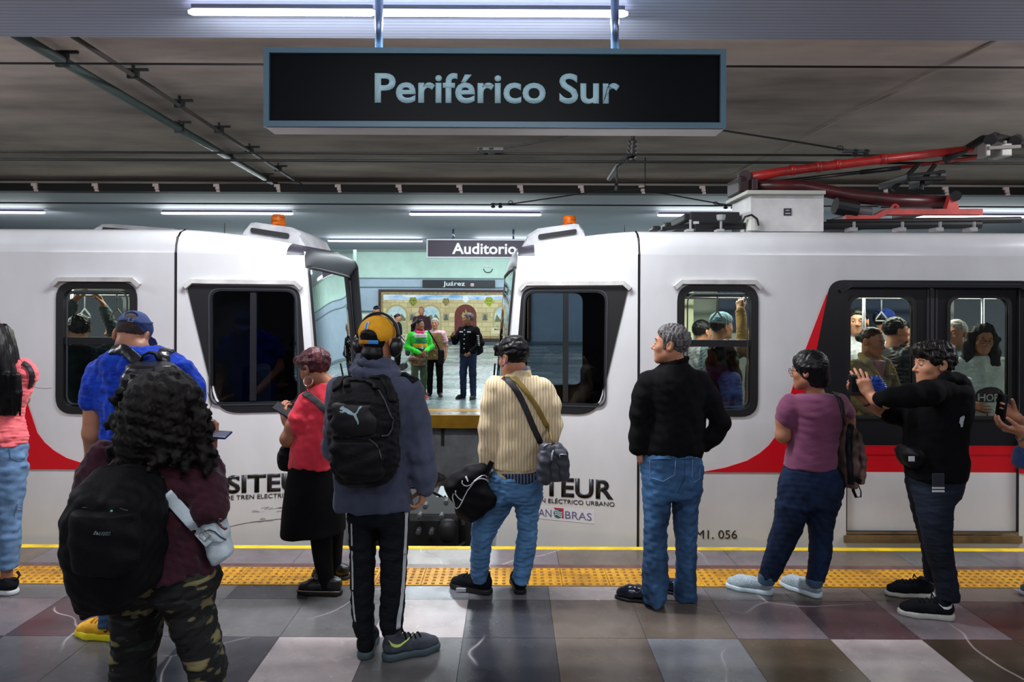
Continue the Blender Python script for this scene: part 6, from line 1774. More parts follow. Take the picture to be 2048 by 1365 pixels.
# ---------- the woman in the red T-shirt
def red_woman():
    v = View(500, 600, 1.784, 4.3)
    w = View(540, 690, 9.75, 4.3)
    T = person('person in red T-shirt, black skirt and black boots looking at a phone', v.P(250, 1040))
    H = Head(w.P(860, 470), 62, 22, 0, .93)
    S = Sculpt(); H.skin(S, male=False); H.neck(S, w.P(1130, 780), .050)
    S.chain([w.P(1120, 800), v.P(245, 450), v.P(235, 600)], [.046, .07, .07], .02)
    for q in ([(240, 640), (255, 850), (275, 1010)], [(300, 640, .2), (302, 850, .25), (303, 985, .25)]): S.chain([v.P(*c) for c in q], [.045, .035, .03], .02)
    S.chain([v.P(195, 385, -.05), v.P(160, 450, -.06), v.P(136, 497, -.06), v.P(150, 460, .10), v.P(128, 428, .12)], [.052, .052, .045, .036, .026], .025)
    hand(S, v.P(129, 432, .12), (-.35, .2, .9), (.5, .8, 0), 1, .9, (.5, .6, .5), .03, .7, .4)
    build_body(S, T, SKIN_D, H, [v.P(125, 410, .12)])
    H.face_parts(T, brow=(40, 26, 24), sides=(-1,))
    S = Sculpt(); H.short_hair(S, .016, (0.088, 0.040, -0.080, -0.075), 8, .003, .04); S.ball(H.p(0, -.07, .05), [.07, .05, .06], .03, H.ax); S.ball(H.p(-.04, .06, .085), [.04, .04, .03], .02, H.ax); S.noise(.0025, .03, 9, stretch=(1, 1, .5))
    S.build('hair', .0045, RED_HAIR, T)
    bm = bmesh.new(); c = w.P(745, 712, -.09); r_ = w.m(88)
    add_tube(bm, [c + Vector((r_ * math.cos(a), .01 * math.sin(a), r_ * math.sin(a))) for a in np.linspace(0, 2 * math.pi, 28)], .0022, 6)
    from_bm('hoop_earring', bm, M('silver', (220, 214, 210), .2, metal=.9), T, True)
    tm = cloth('tee_red', (222, 56, 72), var=.08, vscale=8, bump=(130, .2))
    S = Sculpt()
    S.loft(v.rows([(296, 245, 330, .07), (320, 215, 345, .09), (350, 195, 350, .11), (400, 180, 345, .135), (460, 168, 335, .14), (520, 152, 325, .145), (560, 145, 320, .145), (594, 143, 318, .142)], .14), .02, 2.3)
    S.chain([v.P(205, 368, -.05), v.P(182, 425, -.06), v.P(174, 448, -.06)], [.066, .068, .066], .03); S.chain([v.P(300, 360, .15), v.P(290, 440, .2)], [.06, .06], .03)
    S.noise(.003, .12, 22, stretch=(1, 1, 1.3)).noise(.0025, .09, 8, ridge=True)
    o = S.build('tee_shirt', .0065, tm, T); J = S
    line_on(v, S, [(282, 516), (276, 528), (268, 545), (266, 554), (276, 552), (280, 562), (288, 556)], .004, 'print_outline', M('print_white', (232, 214, 210), .7), o, .001)
    S = Sculpt()
    S.loft(v.rows([(580, 144, 318, .14), (640, 134, 325, .15), (700, 126, 330, .16), (760, 118, 334, .165), (838, 110, 336, .17)], .16), .02, 2.1)
    kk = 14
    S.noise(.010, .14, 5, stretch=(1, 1, .15), zr=(v.P(0, 800).z, v.P(0, 600).z))
    S.cut(v.P(220, 832), (.05, 0, -1), .006)
    S.build('skirt', .007, cloth('skirt_black', (17, 17, 19), var=.2, vscale=8), T)
    bt = cloth('boot_black', (19, 19, 21))
    S = Sculpt(); S.loft(v.rows([(825, 214, 292, .07), (880, 220, 292, .068), (950, 232, 295, .06), (1000, 245, 300, .052), (1030, 245, 305, .052)]), .02)
    S.build('legging', .007, bt, T)
    S = Sculpt(); S.loft(v.rows([(825, 285, 335, .06, .2), (880, 288, 330, .06, .22), (950, 292, 325, .05, .25), (985, 294, 322, .045, .25)]), .02); S.build('legging', .007, bt, T)
    sm, so = M('shoe_leather', (20, 20, 22), .35), M('sole_black', (16, 16, 18))
    u, s_, p_ = shoe(T, v.ground(308, 1060) + Vector((.03, .03, 0)), 86, .29, sm, so, .03, .10, laces=sm)
    bm = bmesh.new(); add_tube(bm, [p_(.0 + .27 * t, -.046 + .012 * abs(t - .6), .031) for t in np.linspace(0.02, .98, 10)], .003, 6); from_bm('welt', bm, M('welt_tan', (150, 130, 104), .6), u, True)
    shoe(T, v.ground(316, 1003) + Vector((.07, .02, 0)), 80, .27, sm, so, .03, .10)
    B = thing('shoulder_bag', 'black shoulder bag of the red T-shirt wearer, half hidden by the arm', 'bag', v.P(125, 610, .12))
    S = Sculpt(); S.loft(v.rows([(505, 130, 165, .05), (530, 108, 165, .06), (570, 98, 170, .065), (608, 115, 165, .05)], .06, .08), .02, 2.5); S.noise(.004, .06, 2); S.build('main_compartment', .006, BAGBLK, B)
    strap_on(v, J, [(194, 345), (204, 336), (225, 352), (250, 375), (272, 396), (290, 415)], .040, .005, 'strap', M('strap_black', (30, 27, 32)), B, .006)
    P_ = thing('smartphone', 'black smartphone held up by the person in the red T-shirt', 'phone', v.P(122, 400, .1))
    c = v.P(123, 396, .11); ax = [Vector((.70, 0, -.71)), Vector((.3, .9, .3)), Vector((.5, -.4, .5))]
    S = Sculpt(); a1 = (v.P(148, 410, .11) - v.P(97, 380, .11)).normalized(); a2 = a1.cross(Vector((.25, -.6, .75))).normalized(); a3 = a1.cross(a2)
    S.box(c, (.072, .035, .0045), .004, .0, [a1, a2, a3]); S.build('phone_body', .003, M('phone_black', (14, 15, 20), .6, spec=.15), P_)
red_woman()

# ---------- the woman in the purple T-shirt
def purple_woman():
    v = View(1220, 600, 2.068, 4.26); w = View(1540, 690, 4.265, 4.26)
    T = person('person with short black bob and glasses, purple T-shirt, dark jeans and pale trainers', v.P(740, 1200))
    H = Head(w.P(330, 225), 48, 4, 0, .94)
    S = Sculpt(); H.skin(S, male=False); H.neck(S, w.P(385, 410), .048)
    S.chain([w.P(385, 420), w.P(380, 720), w.P(360, 1050)], [.046, .06, .06], .02)
    for q in ([(760, 720), (735, 920), (655, 1140)], [(895, 720), (872, 920), (850, 1150)]): S.chain([v.P(*c) for c in q], [.045, .032, .025], .02)
    S.chain([w.P(150, 540), w.P(120, 640), w.P(112, 775), w.P(215, 800, .22)], [.05, .046, .042, .03], .025)
    hand(S, w.P(215, 800, .22), (1, .2, 0), (0, -.3, 1), 1, .9)
    S.chain([w.P(600, 540), w.P(655, 640, .05), w.P(676, 760, .05)], [.046, .044, .040], .025)
    S.chain([w.P(676, 760, .05), w.P(560, 800, .25)], [.04, .03], .02)
    build_body(S, T, SKIN_D, H, [])
    H.face_parts(T, brow=(24, 20, 20), sides=(-1,))
    S = Sculpt(); H.short_hair(S, .018, (0.090, 0.040, -0.02, -0.105), 8, .0015, .05)
    S.loft([(H.p(0, 0, -.10).z, H.p(.02, -.05, 0).x, H.p(.02, -.05, 0).y, .060, .055), (H.p(0, 0, -.05).z, H.p(.012, -.045, 0).x, H.p(.012, -.045, 0).y, .082, .075), (H.p(0, 0, .03).z, H.p(0, -.02, 0).x, H.p(0, -.02, 0).y, .09, .09)], .02)
    S.noise(.0015, .04, 6, stretch=(1.5, 1.5, .2))
    S.build('hair', .0045, hairm('hair_glossy', (16, 14, 18), (7, 6, 8), .32), T)
    bm = bmesh.new()
    for sg in (-1, 1): add_tube(bm, [H.p(sg * (.032 + .021 * math.cos(a)), .108, .004 + .018 * math.sin(a)) for a in np.linspace(0, 2 * math.pi, 16)], .0018, 6); add_tube(bm, [H.p(sg * .052, .106, .01), H.p(sg * .074, .02, .008)], .0016, 6)
    add_tube(bm, [H.p(-.011, .109, .007), H.p(.011, .109, .007)], .0016, 6); from_bm('glasses', bm, M('glasses_purple', (60, 20, 40), .3), T, True)
    tm = cloth('tee_purple', (112, 60, 88), var=.07, vscale=8, bump=(130, .2))
    S = Sculpt()
    S.loft(w.rows([(408, 330, 470, .07), (430, 240, 560, .09), (460, 170, 600, .105), (520, 150, 612, .12), (600, 170, 610, .13), (700, 178, 585, .13), (800, 170, 565, .128), (900, 160, 555, .128), (980, 142, 550, .132), (1042, 124, 548, .135)], .12), .02, 2.3)
    S.chain([w.P(175, 500), w.P(145, 580), w.P(138, 640)], [.058, .060, .060], .03); S.chain([w.P(590, 500), w.P(625, 560, .04), w.P(640, 605, .05)], [.056, .056, .055], .03)
    S.noise(.002, .11, 25, stretch=(.7, .7, 1.6)).noise(.0016, .10, 8, stretch=(.6, .6, 1.3), ridge=True)
    S.build('tee_shirt', .0065, tm, T); J = S
    jn = denim('jeans_navy', (24, 42, 74), .5, 5)
    S, o = trousers(v, [(680, 724, 930), (720, 716, 950), (760, 702, 960), (800, 697, 956), (860, 690, 942)],
        [[(840, 690, 826, .11), (900, 685, 808, .10), (950, 674, 786, .092), (1000, 660, 765, .085), (1060, 642, 736, .075), (1110, 626, 712, .068), (1150, 618, 690, .062)],
         [(840, 800, 945, .11), (900, 812, 922, .10), (960, 826, 914, .088), (1020, 832, 912, .08), (1080, 826, 904, .07), (1130, 820, 892, .064), (1166, 815, 880, .060)]], jn, T, .135, .0055, .075, seed=43)
    cf = cloth('cuff_denim', (60, 84, 108))
    S = Sculpt(); S.loft(v.rows([(1136, 616, 690, .066), (1172, 612, 676, .062)]), .01); S.build('cuff', .006, cf, o)
    S = Sculpt(); S.loft(v.rows([(1148, 812, 884, .064), (1182, 814, 872, .06)]), .01); S.build('cuff', .006, cf, o)
    um, so = M('shoe_pale_knit', (188, 204, 212), .8, rgb2=(120, 134, 144), vscale=160), M('sole_pale', (196, 212, 220), .5)
    u, s_, p_ = shoe(T, v.ground(668, 1226) + Vector((.02, .02, 0)), 66, .29, um, so, .03, .075)
    shoe(T, v.ground(860, 1242) + Vector((.03, .02, 0)), 38, .28, um, so, .03, .075)
    B = thing('backpack', 'brown camouflage backpack on one shoulder of the purple T-shirt', 'backpack', w.P(680, 1210))
    bmz = M('bag_brown_camo', (128, 96, 88), .75, rgb2=(44, 36, 34), vscale=9, stretch=(1, 1, .5))
    S = Sculpt(); S.loft(w.rows([(660, 590, 680, .06), (720, 580, 710, .09), (900, 565, 720, .11), (1080, 590, 715, .11), (1205, 620, 700, .09)], .10), .02, 2.6); S.noise(.005, .08, 2); S.build('main_compartment', .006, bmz, B); BB = S
    S = Sculpt(); S.loft(w.rows([(700, 690, 720, .05), (780, 690, 755, .08), (900, 690, 778, .09), (1050, 695, 785, .09), (1170, 690, 775, .07)], .08, .02), .02, 2.4); S.noise(.004, .07, 2); S.build('front_pocket', .006, bmz, B)
    strap_on(w, BB, [(690, 690), (676, 780), (672, 900), (680, 1000), (686, 1100), (690, 1190)], .034, .02, 'edge_band', BAGBLK, B, .012)
    strap_on(w, J, [(528, 408), (560, 420), (595, 460), (615, 530), (625, 600)], .036, .008, 'strap', M('strap_black', (30, 27, 32)), B, .006, tail=[w.P(640, 660, -.08)])
    bm = bmesh.new(); add_ribbon(bm, [w.P(690, 1090, -.09), w.P(735, 1150, -.09), w.P(775, 1170, -.08)], .028, .006, (0, -1, 0)); add_ribbon(bm, [w.P(700, 1180, -.06), w.P(712, 1250, -.07), w.P(735, 1302, -.07), w.P(775, 1298, -.07), w.P(775, 1250, -.07), w.P(745, 1180, -.07)], .020, .005, [(-1, -.4, 0), (-1, -.4, 0), (0, -.4, -1), (1, -.4, -.6), (1, -.4, 0), (1, -.4, 0)]); from_bm('loose_strap', bm, BAGBLK, B)
purple_woman()
# ---------- the person with a camera, black hooded sweater
def camera_man():
    v = View(1620, 540, 1.82, 4.1); w = View(1680, 660, 4.55, 4.1)
    T = person('person in black hooded sweater and dark jeans aiming a black camera at the train doors', v.P(460, 1240))
    H = Head(w.P(850, 315), 86, 4, 0, 1.0)
    S = Sculpt(); H.skin(S); H.neck(S, w.P(930, 470), .054)
    S.chain([w.P(940, 480), v.P(480, 560), v.P(460, 740)], [.046, .06, .06], .02)
    for q in ([(440, 760, .1), (440, 950, .1), (450, 1130, .1)], [(490, 760, -.05), (480, 950, -.08), (505, 1190, -.12)]): S.chain([v.P(*c) for c in q], [.045, .032, .025], .02)
    # near arm and hand on the lens side of the camera
    S.chain([w.P(900, 560, -.16), w.P(640, 620, -.22), w.P(420, 640, -.14), w.P(330, 640, -.06), w.P(272, 590, -.02)], [.05, .048, .042, .034, .026], .02)
    hand(S, w.P(272, 590, -.02), (-.42, .05, .9), (.35, .9, .1), 1, 1.0, (.35, .55, .3), .05, .55, .3)
    S.chain([w.P(880, 600, .16), w.P(600, 760, .14), w.P(380, 730, .1), w.P(300, 690, .08), w.P(228, 628, .06)], [.05, .048, .042, .034, .026], .02)
    hand(S, w.P(228, 628, .06), (-.82, .2, .5), (.3, -.5, .8), -1, .95, (.5, .6, .5), .05, .5, .4)
    build_body(S, T, SKIN, H, [w.P(240, 520), w.P(160, 560, .06)])
    H.face_parts(T, brow=(26, 20, 18), lip=(170, 96, 88), sides=(-1, 1))
    S = Sculpt(); H.short_hair(S, .016, (0.080, 0.052, -0.075, -0.085), 8, .004, .03)
    S.ball(H.p(0, .045, .098), [.066, .066, .036], .02, H.ax); S.ball(H.p(0, -.04, .09), [.075, .075, .045], .02, H.ax); S.ball(H.p(0, .085, .07), [.05, .025, .028], .02, H.ax)
    for sg in (-1, 1): S.ball(H.p(sg * .074, .03, .03), [.010, .022, .03], .012, H.ax)
    S.noise(.003, .025, 14, stretch=(1, 1, .5))
    S.build('hair', .0045, hairm('hair_black_warm', (26, 20, 18), (9, 7, 7), .4), T)
    sw = cloth('hoodie_black', (13, 13, 15), var=.2, bump=(160, .35))
    S = Sculpt()
    S.loft(w.rows([(465, 830, 1050, .11), (500, 760, 1110, .16), (560, 720, 1140, .19), (640, 680, 1145, .19), (760, 640, 1140, .18), (900, 620, 1125, .165), (1050, 610, 1110, .16), (1180, 620, 1125, .16), (1300, 625, 1118, .155), (1345, 625, 1105, .15)], .16), .02, 2.3)
    S.chain([w.P(930, 560, -.13), w.P(800, 580, -.20), w.P(640, 605, -.23), w.P(500, 610, -.18), w.P(385, 632, -.12)], [.07, .066, .060, .054, .050], .03)
    S.chain([w.P(900, 620, .13), w.P(760, 740, .15), w.P(600, 790, .14), w.P(480, 770, .12), w.P(378, 722, .1)], [.068, .066, .060, .052, .048], .03)
    S.noise(.003, .16, 5).noise(.0015, .12, 18, ridge=True)
    S.build('hooded_sweater', .007, sw, T); J = S
    S = Sculpt()
    S.chain([w.P(905, 505, -.12), w.P(980, 440, -.13), w.P(1070, 460, -.10), w.P(1120, 520, 0), w.P(1100, 480, .10), w.P(980, 440, .13)], [.032, .036, .040, .042, .040, .035], .02)
    S.chain([w.P(1080, 480, -.05), w.P(1140, 600, -.02), w.P(1140, 640, -.02)], [.05, .045, .03], .03)
    S.noise(.004, .06, 2); S.build('hood', .007, sw, T)
    patch(w, J, [(1095, 800), (1130, 780), (1136, 800), (1126, 830), (1118, 885), (1100, 888), (1098, 862), (1086, 848)], 'back_print', M('print_pale', (176, 180, 186), .7), T, .003, 1)
    jn = denim('jeans_night', (30, 38, 54), .45, 5)
    S, o = trousers(v, [(735, 356, 556), (790, 360, 546), (840, 368, 528)],
        [[(800, 380, 520, .10, -.06), (880, 395, 512, .095, -.08), (960, 412, 508, .088, -.09), (1040, 430, 514, .08, -.10), (1110, 452, 526, .075, -.11), (1200, 470, 539, .068, -.12)],
         [(800, 360, 470, .10, .10), (880, 378, 470, .092, .10), (960, 400, 472, .085, .10), (1040, 418, 472, .075, .10), (1130, 424, 472, .065, .10)]], jn, T, .14, .003, .08, seed=53)
    B = thing('waist_bag', 'black waist bag worn at the front of the black hooded sweater', 'bag', w.P(600, 1200, -.1))
    S = Sculpt(); S.loft(w.rows([(1060, 560, 720, .08), (1120, 540, 740, .1), (1190, 560, 720, .09), (1235, 590, 690, .07)], .09, -.03), .02, 2.6); S.noise(.003, .07, 3); S.build('pouch', .006, BAGBLK, B)
    bm = bmesh.new(); a = w.P(628, 1172, -.17); add_box(bm, (a.x, a.y, a.z - .016), (a.x + .032, a.y + .004, a.z + .012)); from_bm('tag', bm, M('tag_white', (200, 200, 204), .6), B)
    K = thing('key_tag', 'clear tag with pale stripes hanging at the hip of the dark jeans', 'tag', v.P(465, 790, -.2))
    bm = bmesh.new(); a = v.P(446, 800, -.2); b_ = v.P(490, 775, -.2); add_box(bm, (a.x, a.y, a.z), (b_.x, a.y + .006, b_.z + .05), .002); hb = from_bm('holder', bm, M('holder_dark', (40, 44, 52), .3), K)
    for y0, y1 in ((792, 798), (803, 810)):
        bm = bmesh.new(); p0, p1 = v.P(446, y1, -.203), v.P(490, y0, -.203); add_box(bm, (p0.x, p0.y, p0.z), (p1.x, p0.y + .004, p1.z)); from_bm('paper_strip', bm, M('tag_white', (200, 200, 204)), hb)
    sm, so = cloth('shoe_black', (24, 26, 30)), M('sole_offwhite', (186, 186, 178), .6)
    u, s_, p_ = shoe(T, v.ground(548, 1280) + Vector((-.02, .02, 0)), 76, .30, sm, so, .032, .12, laces=sm)
    swoosh(u, s_, p_, -1, M('swoosh_white', (200, 202, 206), .5), .015, .10, .08)
    shoe(T, v.ground(465, 1196) + Vector((-.01, .02, 0)), 84, .29, sm, so, .026, .11, laces=sm)
    CM = thing('camera', 'black compact camera held up in both hands', 'camera', w.P(160, 500))
    S = Sculpt(); c = w.P(160, 502, .02); S.box(c, (.046, .022, .062), .008); S.build('camera_body', .004, M('camera_black', (15, 15, 17), .4), CM)
    bm = bmesh.new(); add_tube(bm, [c + Vector((0, .02, 0)), c + Vector((0, .075, 0))], [.030, .028], 18); from_bm('lens', bm, M('lens_black', (10, 10, 12), .2), CM)
    bm = bmesh.new(); add_box(bm, (c.x - .045, c.y - .0235, c.z - .040), (c.x + .02, c.y - .021, c.z + .045)); from_bm('screen', bm, M('screen_dark', (24, 26, 32), .1), CM)
    bm = bmesh.new(); add_tube(bm, [c + Vector((.03, -.02, -.03)), c + Vector((.03, -.026, -.03))], .007, 10); from_bm('dial', bm, M('dial_grey', (80, 80, 86), .4), CM)
    bm = bmesh.new(); a = w.P(250, 655, .07); add_tube(bm, [a + Vector((.016 * math.cos(t) - .0, .034 * math.sin(t), .024 * math.cos(t))) for t in np.linspace(0, 2 * math.pi, 18)], .005, 6); from_bm('bracelet', bm, rubber, T, True)
camera_man()

# ---------- the man in the blue T-shirt with a cap and black backpack
def blue_man():
    v = View(0, 540, 1.654, 3.7); w = View(200, 620, 9.31, 3.7)
    T = person('person in bright blue T-shirt, blue cap and yellow shoes looking down', v.P(470, 1200))
    H = Head(w.P(598, 492, .05), 6, 32, 8, 1.0)
    S = Sculpt(); H.skin(S); H.neck(S, w.P(690, 750), .050)
    S.chain([w.P(720, 740), v.P(470, 480), v.P(460, 760)], [.05, .07, .07], .02)
    for q in ([(420, 780), (390, 1000), (365, 1150)], [(520, 780), (550, 1000, .2), (575, 1090, .33)]): S.chain([v.P(*c) for c in q], [.045, .032, .028], .02)
    S.chain([v.P(330, 350), v.P(313, 440), v.P(306, 540), v.P(312, 620, .1), v.P(380, 640, .3)], [.056, .052, .048, .044, .03], .02)
    hand(S, v.P(380, 640, .3), (.9, .3, .2), (0, 0, 1), 1, 1)
    S.chain([v.P(612, 350), v.P(640, 420), v.P(655, 500, .05), v.P(560, 620, .3)], [.055, .050, .044, .03], .02)
    build_body(S, T, SKIN, H)
    S = Sculpt(); H.short_hair(S, .002, (0.06, 0.02, -0.085, -0.060), 5, .0006, .02)
    S.build('hair', .0045, M('hair_stubble', (70, 52, 46), .8, rgb2=(34, 28, 28), vscale=30), T)
    S = Sculpt(); S.ball(H.p(0, -.008, .050), [.086, .108, .084], .01, H.ax); S.cut(H.p(0, -.09, .018), H.ax[1] * -.28 - H.ax[2], .006)
    S.ball(H.p(.004, -.118, .072), [.036, .05, .026], .005, H.ax, 'sub')
    S.ball(H.p(0, .115, .046), [.078, .08, .008], .01, H.ax); S.noise(.0012, .06, 2)
    cap = S.build('cap', .005, M('cap_denim', (58, 78, 134), .8, bump=(150, .3), var=.08, vscale=20), T)
    bm = bmesh.new(); pts = [H.p(.087 * math.sin(t), -.008 - .109 * math.cos(t), .036 - .0 * abs(t)) for t in np.linspace(-.55, .55, 9)]; add_ribbon(bm, pts, .018, .004, [p - H.p(0, -.008, .036) for p in pts]); st = from_bm('cap_strap', bm, M('strap_denim', (44, 66, 116), .7), cap, True)
    bm = bmesh.new(); c = pts[6]; add_tube(bm, [c + H.ax[0] * a + H.ax[2] * b - H.ax[1] * .005 for a, b in ((-.012, -.012), (.012, -.012), (.012, .012), (-.012, .012), (-.012, -.012))], .0018, 6); from_bm('buckle', bm, M('buckle_steel', (190, 186, 184), .3, metal=.7), st)
    bm = bmesh.new(); add_ribbon(bm, [pts[7], pts[8] + H.ax[0] * .02, pts[8] + H.ax[0] * .085 + H.ax[2] * .0], .017, .004, [-H.ax[1], -H.ax[1], -H.ax[1]]); from_bm('strap_tail', bm, M('strap_denim', (44, 66, 116)), st, True)
    tm = M('tee_blue', (26, 84, 226), .8, rgb2=(10, 34, 140), vscale=26, stretch=(.5, .5, 1.6), bump=(120, .3), sheen=.1, spec=.2)
    S = Sculpt()
    S.loft(v.rows([(254, 395, 525, .085), (270, 368, 565, .10), (295, 335, 605, .115), (330, 322, 628, .125), (400, 330, 636, .13), (480, 342, 630, .13), (560, 345, 620, .13), (660, 345, 610, .13), (760, 348, 600, .13)], .13), .02, 2.3)
    S.chain([v.P(335, 340), v.P(322, 395), v.P(314, 425)], [.068, .072, .074], .03); S.chain([v.P(605, 340), v.P(630, 395), v.P(636, 420)], [.066, .068, .068], .03)
    S.noise(.004, .13, 12).noise(.003, .09, 18, stretch=(1, 1, .6), ridge=True)
    S.build('tee_shirt', .0065, tm, T); J = S
    jn = denim('jeans_mid', (74, 116, 164))
    trousers(v, [(740, 360, 590), (800, 360, 590), (880, 365, 580)], [[(850, 362, 470, .10), (1000, 350, 440, .09), (1100, 338, 400, .07), (1172, 332, 390, .06)], [(850, 470, 585, .10, .05), (980, 500, 600, .09, .20), (1106, 552, 604, .07, .34)]], jn, T, .13, .005, .08, seed=71)
    ym = M('shoe_yellow', (232, 172, 12), .6, var=.06, bump=(150, .3)); ys = M('sole_yellow', (224, 208, 20), .5)
    u, s_, p_ = shoe(T, v.ground(400, 1232) + Vector((.02, .02, 0)), 80, .31, ym, ys, .036, .105, laces=M('lace_orange', (226, 140, 14), .6))
    bm = bmesh.new()
    cpts = []
    for a in np.linspace(.6, 5.0, 9):
        aa, zz = .085 + .016 * math.cos(a), .066 + .016 * math.sin(a)
        bs = np.linspace(.09, 0, 120); F = s_.eval(np.array([list(p_(aa, -b, zz)) for b in bs])); j = int(np.argmax(F < 0)); cpts.append(p_(aa, -(bs[j] + .001), zz))
    add_tube(bm, cpts, .0045, 6); from_bm('emblem', bm, M('emblem_brown', (70, 44, 10), .6), u)
    shoe(T, v.ground(580, 1130) + Vector((0, -.07, 0)), -12, .30, ym, ys, .036, .105)
    B = thing('backpack', 'small glossy black backpack on the bright blue T-shirt', 'backpack', v.P(480, 520, -.2))
    gl = M('bag_glossy', (30, 31, 34), .28, bump=(25, .35), var=.2, vscale=10)
    S = Sculpt(); S.loft(v.rows([(302, 450, 545, .04, .05), (315, 430, 575, .07), (340, 412, 600, .09), (400, 405, 610, .10), (500, 402, 612, .10), (600, 405, 605, .09), (640, 420, 590, .06)], .10, -.20), .02, 2.5); S.noise(.004, .07, 2); S.build('main_compartment', .006, gl, B)
    S = Sculpt(); S.loft(v.rows([(330, 450, 560, .03, .03), (345, 436, 580, .04), (450, 430, 590, .045), (580, 440, 580, .04)], .05, -.32), .02, 2.5); S.noise(.004, .06, 4); S.build('front_pocket', .006, gl, B)
    strap_on(w, J, [(215, 760), (330, 735), (440, 740), (560, 830), (660, 920), (720, 980)], .055, .014, 'shoulder_strap', gl, B, .008); strap_on(w, J, [(1330, 800), (1240, 770), (1180, 800), (1200, 900), (1180, 990)], .055, .014, 'shoulder_strap', gl, B, .008)
    bm = bmesh.new(); add_ribbon(bm, [w.P(760, 970, -.16), w.P(800, 850, -.15), w.P(920, 795, -.14), w.P(1050, 820, -.14), w.P(1100, 940, -.16)], .025, .010, [(-1, -.3, .4), (-.6, -.3, 1), (0, -.3, 1), (.6, -.3, 1), (1, -.3, .4)]); from_bm('carry_handle', bm, BAGBLK, B, True)
    W = thing('water_bottle', 'clear water bottle with pink cap in the side of the backpack', 'bottle', v.P(404, 520, -.22))
    q = v.P(404, 472, -.25)
    bm = bmesh.new(); add_tube(bm, [q + Vector((0, 0, dz)) for dz in (-.26, -.25, -.06, -.035, -.015)], [.028, .032, .032, .02, .013], 16); from_bm('bottle_body', bm, M('bottle_plastic', (150, 160, 170), .15), W, True)
    bm = bmesh.new(); add_tube(bm, [q + Vector((0, 0, dz)) for dz in (-.018, .018)], .016, 14); from_bm('cap', bm, M('cap_pink', (236, 50, 160), .4), W, True)
blue_man()

